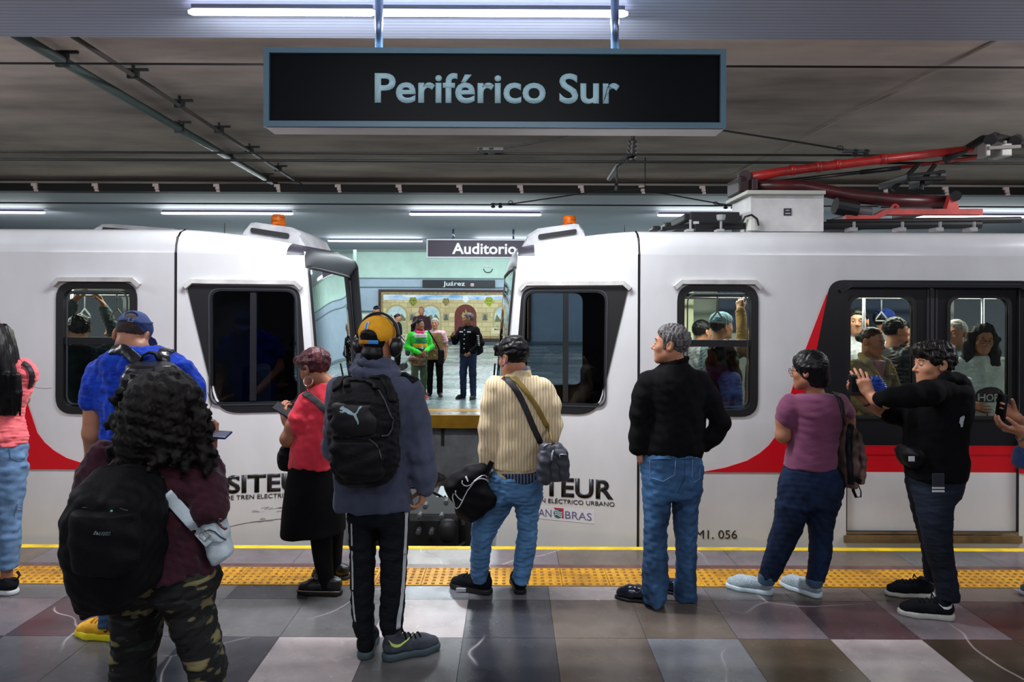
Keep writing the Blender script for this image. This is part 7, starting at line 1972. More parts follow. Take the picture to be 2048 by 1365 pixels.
# ---------- the woman in front: curly hair, maroon sweater, camouflage trousers
def camo_woman():
    v = View(0, 540, 1.654, 2.6)
    T = person('person with curly dark hair, maroon sweater and camouflage trousers', v.P(540, 1500))
    H = Head(v.P(545, 455), -14, 14, 0, .97)
    S = Sculpt(); H.skin(S, male=False); H.neck(S, v.P(530, 590), .05)
    S.chain([v.P(530, 600), v.P(520, 800), v.P(530, 1000)], [.046, .07, .07], .02)
    g0, g1 = v.ground(440, 1600), v.ground(700, 1560)
    S.chain([v.P(450, 1020), v.P(450, 1250), Vector((v.P(440, 1365).x, 2.62, .08))], [.05, .035, .028], .02)
    S.chain([v.P(610, 1020), v.P(660, 1250), Vector((v.P(705, 1365).x, 2.66, .08))], [.05, .035, .028], .02)
    # raised forearm with a phone
    S.chain([v.P(640, 640), v.P(690, 800, -.06), v.P(692, 660, .1), v.P(690, 600, .14)], [.045, .045, .034, .026], .02)
    hand(S, v.P(690, 604, .14), (.12, .1, 1), (-.9, .4, 0), -1, .86, (.35, .9, .6), .04, .6, .5)
    S.chain([v.P(350, 660), v.P(310, 800), v.P(360, 860, .2), v.P(480, 800, .36)], [.045, .045, .034, .026], .02)
    build_body(S, T, SKIN_D, H, [v.P(705, 565, .16)])
    # long curly hair
    S = Sculpt()
    S.ball(H.p(0, -.015, .045), [.105, .12, .10], .02, H.ax)
    S.loft(v.rows([(345, 500, 590, .06), (380, 440, 640, .11), (440, 420, 660, .13), (520, 405, 672, .12), (580, 395, 665, .10), (620, 390, 640, .08), (650, 400, 600, .05)], .11, -.05), .03, 2.1)
    rr = random.Random(5)
    for i in range(46):
        x = rr.uniform(400, 668); y = rr.uniform(400, 560); d = -.05 - .11 * rr.random() * (1 - abs((x - 535) / 150) ** 2)
        pts, x_ = [], x
        for k in range(7):
            yy = y + k * 22; x_ = x + (x - 535) * .04 * k + 13 * math.sin(k * 1.7 + i)
            pts.append(v.P(x_, yy, d + .012 * math.cos(k * 1.7 + i)))
        S.chain(pts, [.018, .018, .017, .016, .014, .011, .006], .012)
    S.noise(.006, .05, 3).noise(.003, .02, 8)
    S.build('hair', .0055, CURL_HAIR, T)
    bm = bmesh.new()
    for i in range(40):
        x = rr.choice((rr.uniform(385, 420), rr.uniform(640, 690), rr.uniform(430, 640))); y = rr.uniform(380, 560)
        sgn = 1 if x > 535 else -1
        add_tube(bm, [v.P(x + sgn * 5 * math.sin(k * 1.3 + i) + sgn * k * rr.uniform(.5, 3), y + k * 20, -.07) for k in range(6)], .0012, 4)
    from_bm('stray_hair', bm, CURL_HAIR, T, True)
    mm = cloth('sweater_maroon', (56, 22, 34), var=.15, bump=(140, .35))
    S = Sculpt()
    S.loft(v.rows([(590, 450, 620, .08), (620, 385, 660, .11), (660, 345, 690, .13), (720, 320, 700, .14), (800, 318, 690, .14), (900, 328, 694, .152), (955, 338, 706, .163), (990, 344, 712, .168)], .14), .02, 2.3)
    S.chain([v.P(345, 620), v.P(318, 680), v.P(302, 760), v.P(300, 860, .05), v.P(400, 900, .2)], [.058, .062, .064, .058, .05], .03)
    S.chain([v.P(650, 640), v.P(682, 720, -.03), v.P(692, 790, -.06), v.P(694, 740, .02), v.P(694, 660, .10), v.P(690, 612, .14)], [.058, .058, .054, .050, .042, .034], .03)
    S.noise(.005, .12, 12).noise(.003, .07, 18, ridge=True)
    S.build('sweater', .0065, mm, T); J = S
    def camo():
        m, nt, b = nodes('camouflage')
        n1 = noise_node(nt, 16, 2, .4, stretch=(.55, .55, 1.5)); n2 = noise_node(nt, 19, 2, .4, stretch=(.5, .5, 1.6))
        r1 = ramp_node(nt, n1.outputs['Fac'], [(0, (10, 11, 12)), (.585, (10, 11, 12)), (.59, (84, 80, 54)), (.66, (128, 118, 78))])
        r2 = ramp_node(nt, n2.outputs['Fac'], [(0, (0, 0, 0, 1)), (.625, (0, 0, 0, 1)), (.63, (1, 1, 1, 1))])
        mx = nt.nodes.new('ShaderNodeMix'); mx.data_type = 'RGBA'; nt.links.new(r2.outputs['Color'], mx.inputs[0]); nt.links.new(r1.outputs['Color'], mx.inputs[6]); mx.inputs[7].default_value = lin((34, 44, 36))
        nt.links.new(mx.outputs[2], b.inputs['Base Color']); b.inputs['Roughness'].default_value = .9
        return m
    S, o = trousers(v, [(960, 372, 708), (1000, 366, 712), (1050, 366, 712), (1080, 370, 708)],
        [[(1040, 368, 545, .13), (1100, 384, 532, .125), (1200, 390, 520, .115), (1300, 385, 502, .10), (1380, 379, 494, .095), (1440, 384, 480, .085), (1500, 396, 472, .075), (1585, 402, 470, .066)],
         [(1040, 545, 712, .13), (1100, 566, 692, .125), (1180, 592, 700, .115), (1240, 612, 718, .105), (1300, 630, 733, .10), (1370, 662, 736, .09), (1440, 664, 732, .08), (1500, 668, 730, .074), (1585, 668, 730, .066)]], camo(), T, .15, .006, .09, seed=83)
    sm, so = cloth('shoe_black', (24, 26, 30)), M('sole_black', (16, 16, 18))
    shoe(T, Vector((v.P(440, 1365).x, 2.58, 0)), 4, .25, sm, so); shoe(T, Vector((v.P(700, 1365).x, 2.62, 0)), -6, .25, sm, so)
    vb = View(130, 900, 4.015, 2.38)
    B = thing('backpack', 'large worn black backpack of the camouflage trousers wearer', 'backpack', vb.P(300, 1290))
    bb = M('bag_black_dense', (11, 11, 14), .65, spec=.15, bump=(60, .2))
    S = Sculpt(); S.loft(vb.rows([(110, 330, 620, .06, .08), (200, 230, 700, .11, .03), (350, 140, 740, .15), (550, 85, 760, .17), (750, 75, 760, .17), (950, 110, 740, .16), (1080, 160, 720, .14), (1200, 180, 560, .11), (1290, 200, 470, .08)], .15, .02), .02, 2.6); S.noise(.006, .13, 3).noise(.002, .05, 6); S.build('main_compartment', .007, bb, B)
    S = Sculpt(); S.loft(vb.rows([(455, 120, 500, .03, .03), (500, 70, 560, .05), (700, 45, 590, .06), (850, 50, 590, .06), (980, 100, 560, .05)], .05, -.13), .02, 2.6); S.noise(.004, .09, 3); S.build('front_pocket', .006, bb, B); FP = S
    line_on(vb, FP, [(140, 470), (260, 452), (400, 462), (500, 490)], .003, 'zip', M('zip_dark', (34, 40, 42), .4), B)
    pl = M('logo_pale', (110, 128, 130), .6)
    patch(vb, FP, [(225, 684), (240, 655), (252, 655), (240, 684)], 'logo_peak', pl, B, .002, 1); patch(vb, FP, [(246, 684), (256, 662), (270, 684)], 'logo_peak', pl, B, .002, 1)
    word_on(vb, FP, 'EVEREST', 275, 690, 92, 28, 'lettering', pl, B, .002)
    bm = bmesh.new(); q = vb.hit(FP, 375, 492, off=.002); add_tube(bm, [q, q - Vector((0, .003, 0))], .004, 8); from_bm('zip_pull', bm, M('pull_mint', (120, 220, 190), .3), B)
    S = Sculpt(); S.loft(vb.rows([(1010, 110, 175, .03), (1080, 108, 190, .04), (1170, 150, 200, .03)], .04), .02); S.build('side_pouch', .006, bb, B)
    bm = bmesh.new(); add_tube(bm, [vb.P(130, 1010, -.05), vb.P(158, 1060, -.06), vb.P(175, 1120, -.06)], .004, 6); from_bm('pouch_edge', bm, pl, B, True)
    # white handbag
    wb = View(380, 850, 4.71, 2.56)
    B = thing('handbag', 'white flap handbag with a curved clasp at the hip of the maroon sweater', 'handbag', wb.P(280, 1320))
    wm = M('bag_white', (206, 222, 230), .45, bump=(70, .2)); ed = M('bag_edge', (44, 40, 60), .5)
    S = Sculpt(); S.loft(wb.rows([(860, 150, 280, .03), (930, 128, 320, .04), (1000, 135, 350, .045), (1100, 148, 375, .045), (1200, 172, 400, .045), (1260, 200, 350, .04), (1318, 230, 260, .03)], .04), .01, 2.8)
    S.build('pouch', .005, wm, B)
    S = Sculpt(); S.loft(wb.rows([(815, 215, 265, .03), (850, 165, 295, .05), (920, 125, 330, .055), (1000, 140, 355, .055), (1060, 220, 360, .05), (1090, 300, 355, .04)], .05, -.005), .01, 2.8); S.build('flap', .005, wm, B); FL = S
    line_on(wb, FL, [(140, 1005), (185, 990), (235, 1010), (290, 1060), (340, 1085)], .002, 'edge_piping', ed, B); line_on(wb, FL, [(150, 905), (205, 900), (250, 925), (300, 965)], .0015, 'edge_piping', ed, B)
    bm = bmesh.new(); add_tube(bm, [wb.P(*q, -.06) for q in ((300, 893), (275, 888), (264, 905), (275, 935), (300, 965), (330, 985), (345, 975))], .0045, 8); from_bm('clasp', bm, M('clasp_bronze', (120, 84, 84), .25, metal=.8), B, True)
    strap_on(v, J, [(548, 742), (580, 775), (620, 820), (655, 858)], .042, .006, 'strap', wm, B, .006, tail=[wb.P(130, 1040, -.05), wb.P(195, 1115, -.055)], nrm=(.2, -1, .3))
    bm = bmesh.new(); c = wb.P(140, 1040, -.062); add_tube(bm, [c + Vector((a * .016, 0, b * .016)) for a, b in ((-1.3, 0), (0, 1.3), (1.3, 0), (0, -1.3), (-1.3, 0))], .003, 6); from_bm('buckle', bm, M('buckle_steel', (190, 186, 184)), B)
    P_ = thing('smartphone', 'dark blue smartphone held flat in the raised hand of the foreground person', 'phone', v.P(708, 546, .12))
    S = Sculpt(); S.box(v.P(706, 545, .14), (.062, .036, .0045), .004, 0, [Vector((.995, 0, -.06)).normalized(), Vector((0, .98, .2)), Vector((.06, -.2, .98))]); S.build('phone_body', .003, M('phone_blue', (40, 54, 100), .3), P_)
    bm = bmesh.new(); add_tube(bm, [v.P(712, 700, .1), v.P(735, 708, .1), v.P(756, 716, .1)], [.006, .005, .003], 8); pn = tag(from_bm('pen', bm, M('pen_purple', (60, 40, 90), .3), None, True), 'thin purple pen sticking out by the maroon sleeve', 'pen')
camo_woman()

# ---------- the woman at the left edge: long black hair, pink top
def pink_woman():
    v = View(0, 540, 1.654, 4.3); w = View(0, 620, 4.55, 4.3)
    T = person('person with very long black hair, pink top and pale jeans', v.P(0, 1060))
    H = Head(v.P(-30, 270), 40, 0, 0, .97)
    S = Sculpt(); H.skin(S, male=False); H.neck(S, v.P(-10, 345), .048)
    S.chain([v.P(-10, 345), v.P(-10, 450), v.P(-20, 600)], [.046, .06, .06], .02)
    for q in ([(30, 620), (25, 800), (22, 1020)], [(-80, 620), (-90, 800), (-95, 1020)]): S.chain([v.P(*c) for c in q], [.045, .035, .032], .02)
    S.chain([v.P(72, 350), v.P(74, 430, .14), v.P(40, 450, .3)], [.040, .038, .03], .02); S.chain([v.P(-110, 345), v.P(-120, 450), v.P(-60, 480, .3)], [.045, .042, .03], .02)
    build_body(S, T, SKIN_D, H)
    S = Sculpt(); S.ball(H.p(0, -.012, .035), [.09, .108, .096], .02, H.ax); S.loft(w.rows([(130, -120, 30, .07), (220, -140, 72, .11), (300, -140, 100, .11), (450, -140, 140, .10), (600, -140, 170, .09), (750, -140, 175, .08), (860, -130, 165, .06), (960, -100, 150, .04)], .09, -.06), .03, 2.2)
    for x0, x1, y1 in ((170, 185, 960), (150, 140, 965), (110, 105, 985), (60, 45, 990), (20, 25, 960)): S.chain([w.P(x0 - 20, 600, -.12), w.P(x0, 760, -.12), w.P(x1, y1, -.11)], [.02, .016, .003], .01)
    S.noise(.003, .06, 3, stretch=(2, 2, .2)); S.build('hair', .006, BLACK_HAIR, T)
    bm = bmesh.new()
    for pts in ([(80, 250), (110, 290), (112, 330)], [(95, 360), (150, 410), (190, 460), (240, 520)], [(130, 440), (185, 455), (210, 480)], [(300, 600), (325, 610), (328, 640), (300, 670)], [(280, 690), (340, 712), (420, 718), (470, 712)], [(150, 690), (190, 720), (180, 800), (170, 900)]): add_tube(bm, [w.P(*q, -.1) for q in densify(pts, 4)], .0012, 4)
    from_bm('stray_hair', bm, BLACK_HAIR, T, True)
    pk = cloth('top_pink', (250, 116, 122), var=.07, vscale=8, bump=(140, .2))
    S = Sculpt(); S.loft(w.rows([(470, -320, 200, .08), (510, -380, 260, .10), (580, -400, 290, .115), (700, -390, 270, .12), (800, -360, 240, .12), (900, -330, 195, .12), (1000, -320, 185, .12), (1100, -320, 205, .125), (1160, -330, 222, .13), (1230, -330, 215, .13)], .12), .02, 2.3)
    S.chain([w.P(222, 525), w.P(240, 580), w.P(236, 630, .06)], [.046, .044, .040], .04)
    S.cut(w.P(100, 1215), (-.15, 0, -1), .006); S.noise(.003, .09, 4, stretch=(1, 1, 1.4)).noise(.0025, .07, 9, stretch=(.6, .6, 1.5), ridge=True)
    S.build('top', .0065, pk, T); J = S
    strap_on(w, J, [(205, 484), (245, 500), (280, 550), (296, 600), (285, 670), (275, 710)], .03, .006, 'bag_strap', M('strap_black', (30, 27, 32)), T, .004)
    jn = denim('jeans_pale', (112, 146, 186), .75, 5)
    S, o = trousers(v, [(560, -130, 78), (610, -135, 82), (680, -140, 80)], [[(650, -35, 80, .11), (740, -25, 70, .10), (820, -15, 60, .085), (880, -15, 60, .08), (940, -10, 56, .07), (988, -2, 50, .062)], [(650, -145, -35, .11), (740, -145, -45, .10), (880, -140, -60, .08), (985, -130, -70, .06)]], jn, T, .13, .005, .08, seed=91)
    line_on(v, S, [(30, 585), (34, 622), (60, 634), (76, 628)], .0018, 'pocket_seam', M('seam_grey', (80, 104, 140), .8), o, .001)
    bm = bmesh.new()
    for k in range(7): q = v.P(57, 772 + 4 * k, -.02); add_tube(bm, [q, q + Vector((.018 + .006 * (k % 3), -.01, .004 * (k % 2) - .004))], .0012, 4)
    from_bm('frayed_tear', bm, M('fray_pale', (170, 190, 210), .9), o)
    sm = cloth('shoe_black', (24, 26, 30))
    u, s_, p_ = shoe(T, v.ground(62, 1078) + Vector((-.02, .02, 0)), 86, .27, sm, M('sole_white', (206, 208, 210)), .032, .10)
    bm = bmesh.new(); add_ribbon(bm, [p_(.01, 0, .085), p_(-.012, 0, .12), p_(.005, 0, .145)], .018, .004, (1, 0, 0)); from_bm('heel_loop', bm, sm, u)
    shoe(T, v.ground(-110, 1090), 80, .27, sm, M('sole_white', (206, 208, 210)), .032, .10)
pink_woman()

# ---------- the person at the right edge, holding a phone
def right_person():
    v = View(1960, 760, 6.83, 3.95)
    T = person('person in blue top with bracelets, both hands round a phone', v.P(1100, 2900))
    H = Head(at(2210, 690, 4.0), 70, 12, 0, 1.0)
    S = Sculpt(); H.skin(S); H.neck(S, at(2225, 765, 4.0), .054)
    S.chain([at(2225, 770, 4.0), at(2220, 900, 4.0), at(2215, 990, 4.0)], [.05, .06, .06], .02)
    S.chain([at(2210, 990, 4.05), at(2190, 1110, 4.15), at(2120, 1180, 4.3)], [.045, .032, .026], .02); S.chain([at(2190, 990, 4.0), at(2185, 1110, 3.9), at(2150, 1215, 3.9)], [.045, .032, .026], .02)
    S.chain([at(2210, 810, 3.85), at(2160, 905, 3.85), v.P(640, 850, -.05), v.P(560, 690, -.05)], [.045, .042, .036, .027], .02)
    hand(S, v.P(575, 700, -.05), (-.95, .1, .12), (0, .3, .9), -1, 1.0, (.45, .6, .5), .04, .5, .4)
    S.chain([at(2210, 800, 4.15), at(2140, 870, 4.15), v.P(590, 600, .1), v.P(480, 500, .06)], [.045, .042, .034, .027], .02)
    hand(S, v.P(480, 500, .06), (-.7, 0, .45), (-.3, -.9, .1), 1, .95, (.5, .6, .5), .04, .6, .4)
    build_body(S, T, SKIN, H, [v.P(380, 680, -.05), v.P(380, 460, .06)])
    S = Sculpt(); H.short_hair(S); S.build('hair', .006, BLACK_HAIR, T)
    S = Sculpt(); S.loft([(at(0, 770, 4).z, at(2225, 0, 4).x, 4.0, .12, .1), (at(0, 810, 4).z, at(2225, 0, 4).x, 4.0, .17, .2), (at(0, 900, 4).z, at(2190, 0, 4).x, 4.0, .18, .19), (at(0, 960, 4).z, at(2180, 0, 4).x, 4.0, .19, .18), (at(0, 1010, 4).z, at(2180, 0, 4).x, 4.0, .19, .18)], .02)
    S.chain([at(2210, 810, 3.85), at(2165, 895, 3.85), v.P(700, 930, -.04)], [.07, .065, .055], .03); S.loft(v.rows([(920, 600, 900, .1), (1000, 560, 900, .12), (1160, 530, 900, .12), (1240, 580, 900, .1)], .1, .02), .03)
    S.noise(.004, .1, 3); S.build('top', .008, cloth('top_blue', (44, 84, 150)), T)
    jn = denim('jeans_night', (30, 38, 54))
    S = Sculpt()
    S.ball(at(2195, 985, 4.02), [.17, .17, .12], .03); S.chain([at(2190, 1000, 3.97), at(2185, 1110, 3.9), at(2150, 1222, 3.9)], [.12, .085, .065], .03); S.chain([at(2210, 1000, 4.08), at(2190, 1110, 4.15), at(2120, 1186, 4.3)], [.12, .085, .065], .03); S.build('trousers', .009, jn, T)
    sm = cloth('shoe_dusk', (58, 64, 76)); so = M('sole_dusk', (150, 156, 164), .6)
    shoe(T, Vector((at(2122, 1198, 4.3).x + .05, 4.3, 0)), 84, .29, sm, so); shoe(T, Vector((at(2150, 1260, 3.9).x + .05, 3.9, 0)), 84, .29, sm, so)
    bm = bmesh.new(); a = v.P(530, 740, -.06)
    for r_ in (0, .012): add_tube(bm, [a + Vector((.010 + r_ + .012 * math.sin(t), .034 * math.cos(t), .036 * math.sin(t))) for t in np.linspace(0, 2 * math.pi, 18)], .0028, 6)
    from_bm('bracelet', bm, M('bracelet_silver', (130, 132, 142), .3, metal=.6), T, True)
    P_ = thing('smartphone', 'black smartphone gripped by two hands at the right edge', 'phone', v.P(290, 370))
    S = Sculpt(); S.box(v.P(292, 378, .02), (.008, .034, .076), .006, 0, [Vector((.98, .1, -.14)).normalized(), Vector((-.1, 1, 0)).normalized(), Vector((.14, 0, .98)).normalized()]); S.build('phone_body', .004, M('phone_black', (14, 15, 20)), P_)
right_person()
# ------------------------------------------------------------------ passengers and people on the opposite platform
def figure(label, x, y, H_, yaw, skin=SKIN, top=None, low=None, hair=None, shoes=None, arms=('down', 'down'), hairstyle='short', pitch=0, head_yaw=None, wide=1.0, belly=1.0, h=.011, hf=.006, sleeves='long', face=True, group=None, extra=None, top_len=0.0, stance=.09, feet=True, shoe_mats=None, roll=0):
    """standing person of height H_ at (x, y), looking along yaw; arms = 'down' or (elbow, hand) in body axes (right, forward, up)"""
    k = H_ / 1.70
    a = math.radians(yaw); R = Vector((math.cos(a), math.sin(a), 0)); F = Vector((-math.sin(a), math.cos(a), 0)); o = Vector((x, y, 0))
    def p(r, f, u): return o + R * (r * k) + F * (f * k) + Vector((0, 0, u * k))
    T = thing('person', label, 'person', o, group)
    Hd = Head(p(0, .02, 1.575), yaw if head_yaw is None else head_yaw, pitch, roll, k * .98)
    S = Sculpt(); Hd.skin(S, detail=hf < .008); Hd.neck(S, p(0, -.02, 1.43), .053 * k)
    S.chain([p(0, -.01, 1.42), p(0, 0, 1.2), p(0, 0, .95)], [.05 * k, .06 * k, .06 * k], .02)
    hands = []; AR = []
    for i, sg in enumerate((-1, 1)):
        sh = (sg * .175 * wide, -.01, 1.36)
        ar = arms[i]
        if ar == 'down': el, ha = (sg * .225 * wide, -.03, 1.10), (sg * .215 * wide, .06, .86)
        else: el, ha = ar
        AR.append((sh, el, ha))
        S.chain([p(*sh), p(*el), p(*ha)], [.045 * k, .040 * k, .026 * k], .02)
        d = (p(*ha) - p(*el)).normalized()
        nn = R * -sg if abs(d.z) > .6 else Vector((0, 0, -1)) if ar == 'down' else -R * sg
        hand(S, p(*ha), d, nn, -sg if d.z < 0 else sg, .93 * k, (.5, .6, .4), .03, .5, .4); hands.append(p(*ha) + d * .08)
        S.chain([p(sg * stance, 0, .9), p(sg * stance, .02, .5), p(sg * stance, 0, .08)], [.04 * k, .032 * k, .028 * k], .02)
    build_body(S, T, skin, Hd, hands if hf < .008 else (), h, hf)
    if face: Hd.face_parts(T)
    hm_ = hair or BLACK_HAIR
    S = Sculpt()
    if hairstyle == 'short': Hd.short_hair(S, .009, rough=.003)
    elif hairstyle == 'tied': Hd.short_hair(S, .007, (0.066, 0.088, -0.08, -0.07), 4, .0015); S.ball(Hd.p(0, -.115, .01), [.04 * k] * 3, .02)
    elif hairstyle == 'tail': Hd.short_hair(S, .009, (0.082, 0.070, -0.08, -0.07), 4, .0015); S.chain([Hd.p(0, -.10, .03), Hd.p(0, -.16, -.02), Hd.p(0, -.16, -.16), Hd.p(0, -.12, -.26)], [.03, .04, .04, .015], .02)
    elif hairstyle == 'long':
        Hd.short_hair(S, .012, (0.070, 0.088, -0.03, -0.06), 4, .002)
        for sg in (-1, 1):
            S.chain([Hd.p(sg * .02, .03, .108), Hd.p(sg * .082, .01, .03), Hd.p(sg * .098, .01, -.08), Hd.p(sg * .105, .04, -.20), Hd.p(sg * .10, .06, -.30)], [.03, .034, .042, .045, .02], .03)
        S.chain([Hd.p(0, -.08, .03), Hd.p(0, -.09, -.1), Hd.p(0, -.09, -.28)], [.08, .085, .05], .03); S.noise(.006, .05, 8, stretch=(1, 1, .5))
    elif hairstyle == 'bald': Hd.short_hair(S, .004, (0.02, 0.075, -0.09, -0.09), 4, .0015)
    S.build('hair', max(h * .6, .006), hm_, T)
    # clothes
    S = Sculpt()
    ta = top_len
    S.loft([(p(0, 0, q[0])).to_tuple()[2:] + (p(0, q[3], 0).x, p(0, q[3], 0).y, q[1] * k * wide, q[2] * k * belly) for q in
            ((.90 - ta, .172, .128, 0), (1.0, .168, .125, .005), (1.12, .160, .122, .01), (1.24, .178, .122, .005), (1.33, .190, .108, 0), (1.39, .165, .088, -.01), (1.44, .085, .07, -.015))], .02, 2.3, a)
    for sg, (sh, el, ha) in zip((-1, 1), AR):
        e_, h_ = p(*el), p(*ha)
        if sleeves == 'short': mid = p(*sh).lerp(e_, .62); S.chain([p(*sh), mid], [.064 * k, .062 * k], .03)
        elif sleeves == 'none': pass
        else: S.chain([p(*sh), e_, h_.lerp(e_, .06)], [.064 * k, .056 * k, .042 * k], .03)
    S.noise(.004, .1, 7).noise(.003, .08, 9, ridge=True)
    tp = S.build('top', h * .8, top, T); TS = S
    S = Sculpt()
    S.loft([(p(0, 0, u).z, o.x, o.y, w_ * k * wide, d_ * k * belly) for u, w_, d_ in ((.82, .165, .125), (.95, .163, .122), (1.0, .158, .118))], .03, 2.2, a, cap=.03)
    for sg in (-1, 1): S.chain([p(sg * .082, 0, .88), p(sg * stance, .015, .5), p(sg * stance, -.005, .07)], [.096 * k, .072 * k, .060 * k], .03)
    S.noise(.003, .09, 5); S.build('trousers', h, low, T)
    if feet:
        um, so = shoe_mats or (M('shoe_leather', (20, 20, 22)), M('sole_black', (16, 16, 18)))
        for i, sg in enumerate((-1, 1)): shoe(T, Vector((p(sg * stance, -.07, 0).x, p(sg * stance, -.07, 0).y, 0)), yaw + sg * -12, .26 * k, um, so)
    if extra: extra(T, p, Hd, TS, tp)
    return T, p, Hd

# --- opposite platform: the three who talk
def far_group():
    w = View(800, 620, 7.183, 13.8)
    def ft(cx): return w.P(cx, 600).x
    def green(T, p, Hd, S, tp):
        for (u0, u1, m_) in ((1.30, 1.38, cloth('band_white', (226, 222, 226))), (1.19, 1.27, cloth('band_green', (44, 128, 92))), (1.10, 1.17, cloth('band_orange', (240, 170, 30))), (.90, 1.08, cloth('band_navy', (30, 36, 84)))):
            Q = Sculpt(); Q.ops = list(S.ops); b = Sculpt()
            b.loft([(p(0, 0, u).z, p(0, .012, 0).x, p(0, .012, 0).y, (.178 if u < 1.2 else .165) * .90, .155) for u in (u0, (u0 + u1) / 2, u1)], .0, 2.3, math.radians(205), cap=.004)
            b.build('colour_band', .008, m_, tp)
        Q = Sculpt(); Q.chain([p(-.07, .02, 1.44), p(-.05, .08, 1.40), p(.05, .08, 1.40), p(.07, .02, 1.44), p(0, -.06, 1.46), p(-.07, .02, 1.44)], [.034] * 6, .02); Q.build('collar', .009, cloth('collar_pink', (214, 40, 110)), T)
        bm = bmesh.new(); add_ribbon(bm, [p(-.06, .12, 1.36), p(.0, .155, 1.2), p(.0, .17, 1.16)], .012, .004, [Vector((0, -1, 0))] * 3); add_box(bm, p(.0, .17, 1.10) - Vector((.04, .01, .035)), p(.0, .17, 1.10) + Vector((.04, .0, .035))); from_bm('badge', bm, M('badge_white', (228, 230, 232), .5), T)
        Q = Sculpt(); Q.ball(Hd.p(0, -.11, .04), .028); Q.build('hair_band', .008, M('band_blue', (30, 120, 226), .5), T)
    gm = cloth('top_green', (56, 208, 60), var=.06)
    T, p, Hd = figure('person in bright green top with colour bands and olive trousers on the opposite platform', ft(285), 13.68, 1.57, 205, SKIN_D, gm, cloth('trousers_olive', (70, 84, 64)), hairstyle='tail', head_yaw=-112, arms=(((-.27, .02, 1.10), (-.06, .26, 1.02)), ((.27, .02, 1.10), (.05, .25, .98))), wide=1.05, belly=1.25, h=.010, extra=green, shoe_mats=(M('shoe_coral', (236, 80, 76), .7), M('sole_white', (206, 208, 210))), stance=.10, hf=.006)
    B = thing('shoulder_bag', 'crumpled bronze bag in front of the bright green top', 'bag', p(-.02, .3, .7))
    S = Sculpt(); S.ball(w.P(243, 715, -.30), [.155, .08, .115], .02); S.noise(.02, .12, 5).noise(.008, .05, 6, ridge=True); S.build('pouch', .009, M('bag_bronze', (140, 104, 76), .35, rgb2=(70, 46, 36), vscale=14), B)
    def vest(T, p, Hd, S, tp):
        Q = Sculpt(); Q.loft([(p(0, 0, u).z, p(0, .01, 0).x, p(0, .01, 0).y, a_, b_) for u, a_, b_ in ((.80, .19, .15), (.95, .185, .15), (1.15, .175, .15), (1.30, .182, .13), (1.38, .15, .10))], .02, 2.3, math.radians(176)); Q.build('vest', .009, cloth('vest_olive', (122, 94, 58)), T)
        for u in (.9, 1.02, 1.14):
            bm = bmesh.new(); q = p(-.03, .165, u); add_tube(bm, [q, q - Vector((0, .012, 0))], .012, 8); from_bm('button', bm, M('button_cream', (224, 206, 170), .5), T)
    T, p, Hd = figure('white-haired person in brown vest and black trousers on the opposite platform', ft(476), 14.12, 1.58, 176, SKIN, cloth('blouse_pink', (214, 170, 182)), cloth('trousers_black', (16, 16, 18)), hair=WHITE_HAIR, arms=(((-.25, 0, 1.10), (-.24, .05, .88)), ((.24, .0, 1.10), (.10, .22, 1.12))), sleeves='short', belly=1.2, h=.010, extra=vest, stance=.11, hf=.006)
    B = thing('shoulder_bag', 'small black bag on a strap across the brown vest', 'bag', w.P(590, 740, -.1))
    S = Sculpt(); S.box(w.P(590, 675, -.12), (.06, .05, .14), .03); S.build('pouch', .009, BAGBLK, B)
    bm = bmesh.new(); add_ribbon(bm, [w.P(388, 285, .04), w.P(410, 300, -.10), w.P(460, 380, -.17), w.P(520, 480, -.185), w.P(570, 590, -.17)], .028, .008, (0, -1, 0)); from_bm('strap', bm, BAGBLK, B)
    def trims(T, p, Hd, S, tp):
        wm = M('print_bright', (226, 228, 232), .6)
        for u in (1.36, 1.27, 1.18, 1.09, 1.0):
            bm = bmesh.new(); q = p(.0, .135 + .012 * (u < 1.2), u); add_tube(bm, [q, q + (p(0, 1, 0) - p(0, 0, 0)).normalized() * .012], .011, 8); from_bm('button', bm, wm, tp)
        for r_ in (-.09, .09):
            bm = bmesh.new(); q = p(r_, .12, 1.32); add_box(bm, q - Vector((.035, .015, .012)), q + Vector((.035, .015, .014)), .004); from_bm('pocket_trim', bm, wm, tp)
        q0 = w.P(1120, 385, -.34); q1 = w.P(1135, 520, -.32)
        for i, t in enumerate((0, .2, .42, .62, .84)):
            bm = bmesh.new(); c = q0.lerp(q1, t); add_tube(bm, [c + Vector((-.022 + .006 * (i % 2), 0, .022)), c + Vector((.02, -.004, .012)), c + Vector((-.01, 0, -.012)), c + Vector((.022, 0, -.022))], .007, 6); from_bm('sleeve_letter', bm, wm, tp)
    T, p, Hd = figure('grey-haired person in black shirt with white buttons and jeans on the opposite platform', ft(985), 13.75, 1.69, 150, SKIN_D, cloth('shirt_black', (17, 17, 20)), denim('jeans_dark', (46, 64, 98), .5), hair=GREY_HAIR, head_yaw=98, arms=(((-.30, .0, 1.10), (-.14, .12, .93)), ((.28, .06, 1.12), (.20, .26, 1.24))), h=.010, extra=trims, stance=.115, wide=1.02, hf=.006)
    B = thing('shoulder_bag', 'black bag hanging behind the black shirt with white buttons', 'bag', w.P(1150, 660))
    S = Sculpt(); S.loft(w.rows([(380, 1110, 1150, .04), (480, 1090, 1185, .06), (600, 1080, 1198, .06), (655, 1080, 1130, .05)], .05, .12), .02, 2.8); S.build('pouch', .009, BAGBLK, B)
    # farther back by the mural
    figure('person in dark maroon jacket standing before the mural arches', at(843, 640, 21.5).x, 21.5, 1.84, 178, SKIN_D, cloth('jacket_plum', (54, 28, 36)), cloth('trousers_black', (16, 16, 18)), hairstyle='bald', h=.014, hf=.011, face=False, wide=1.05)
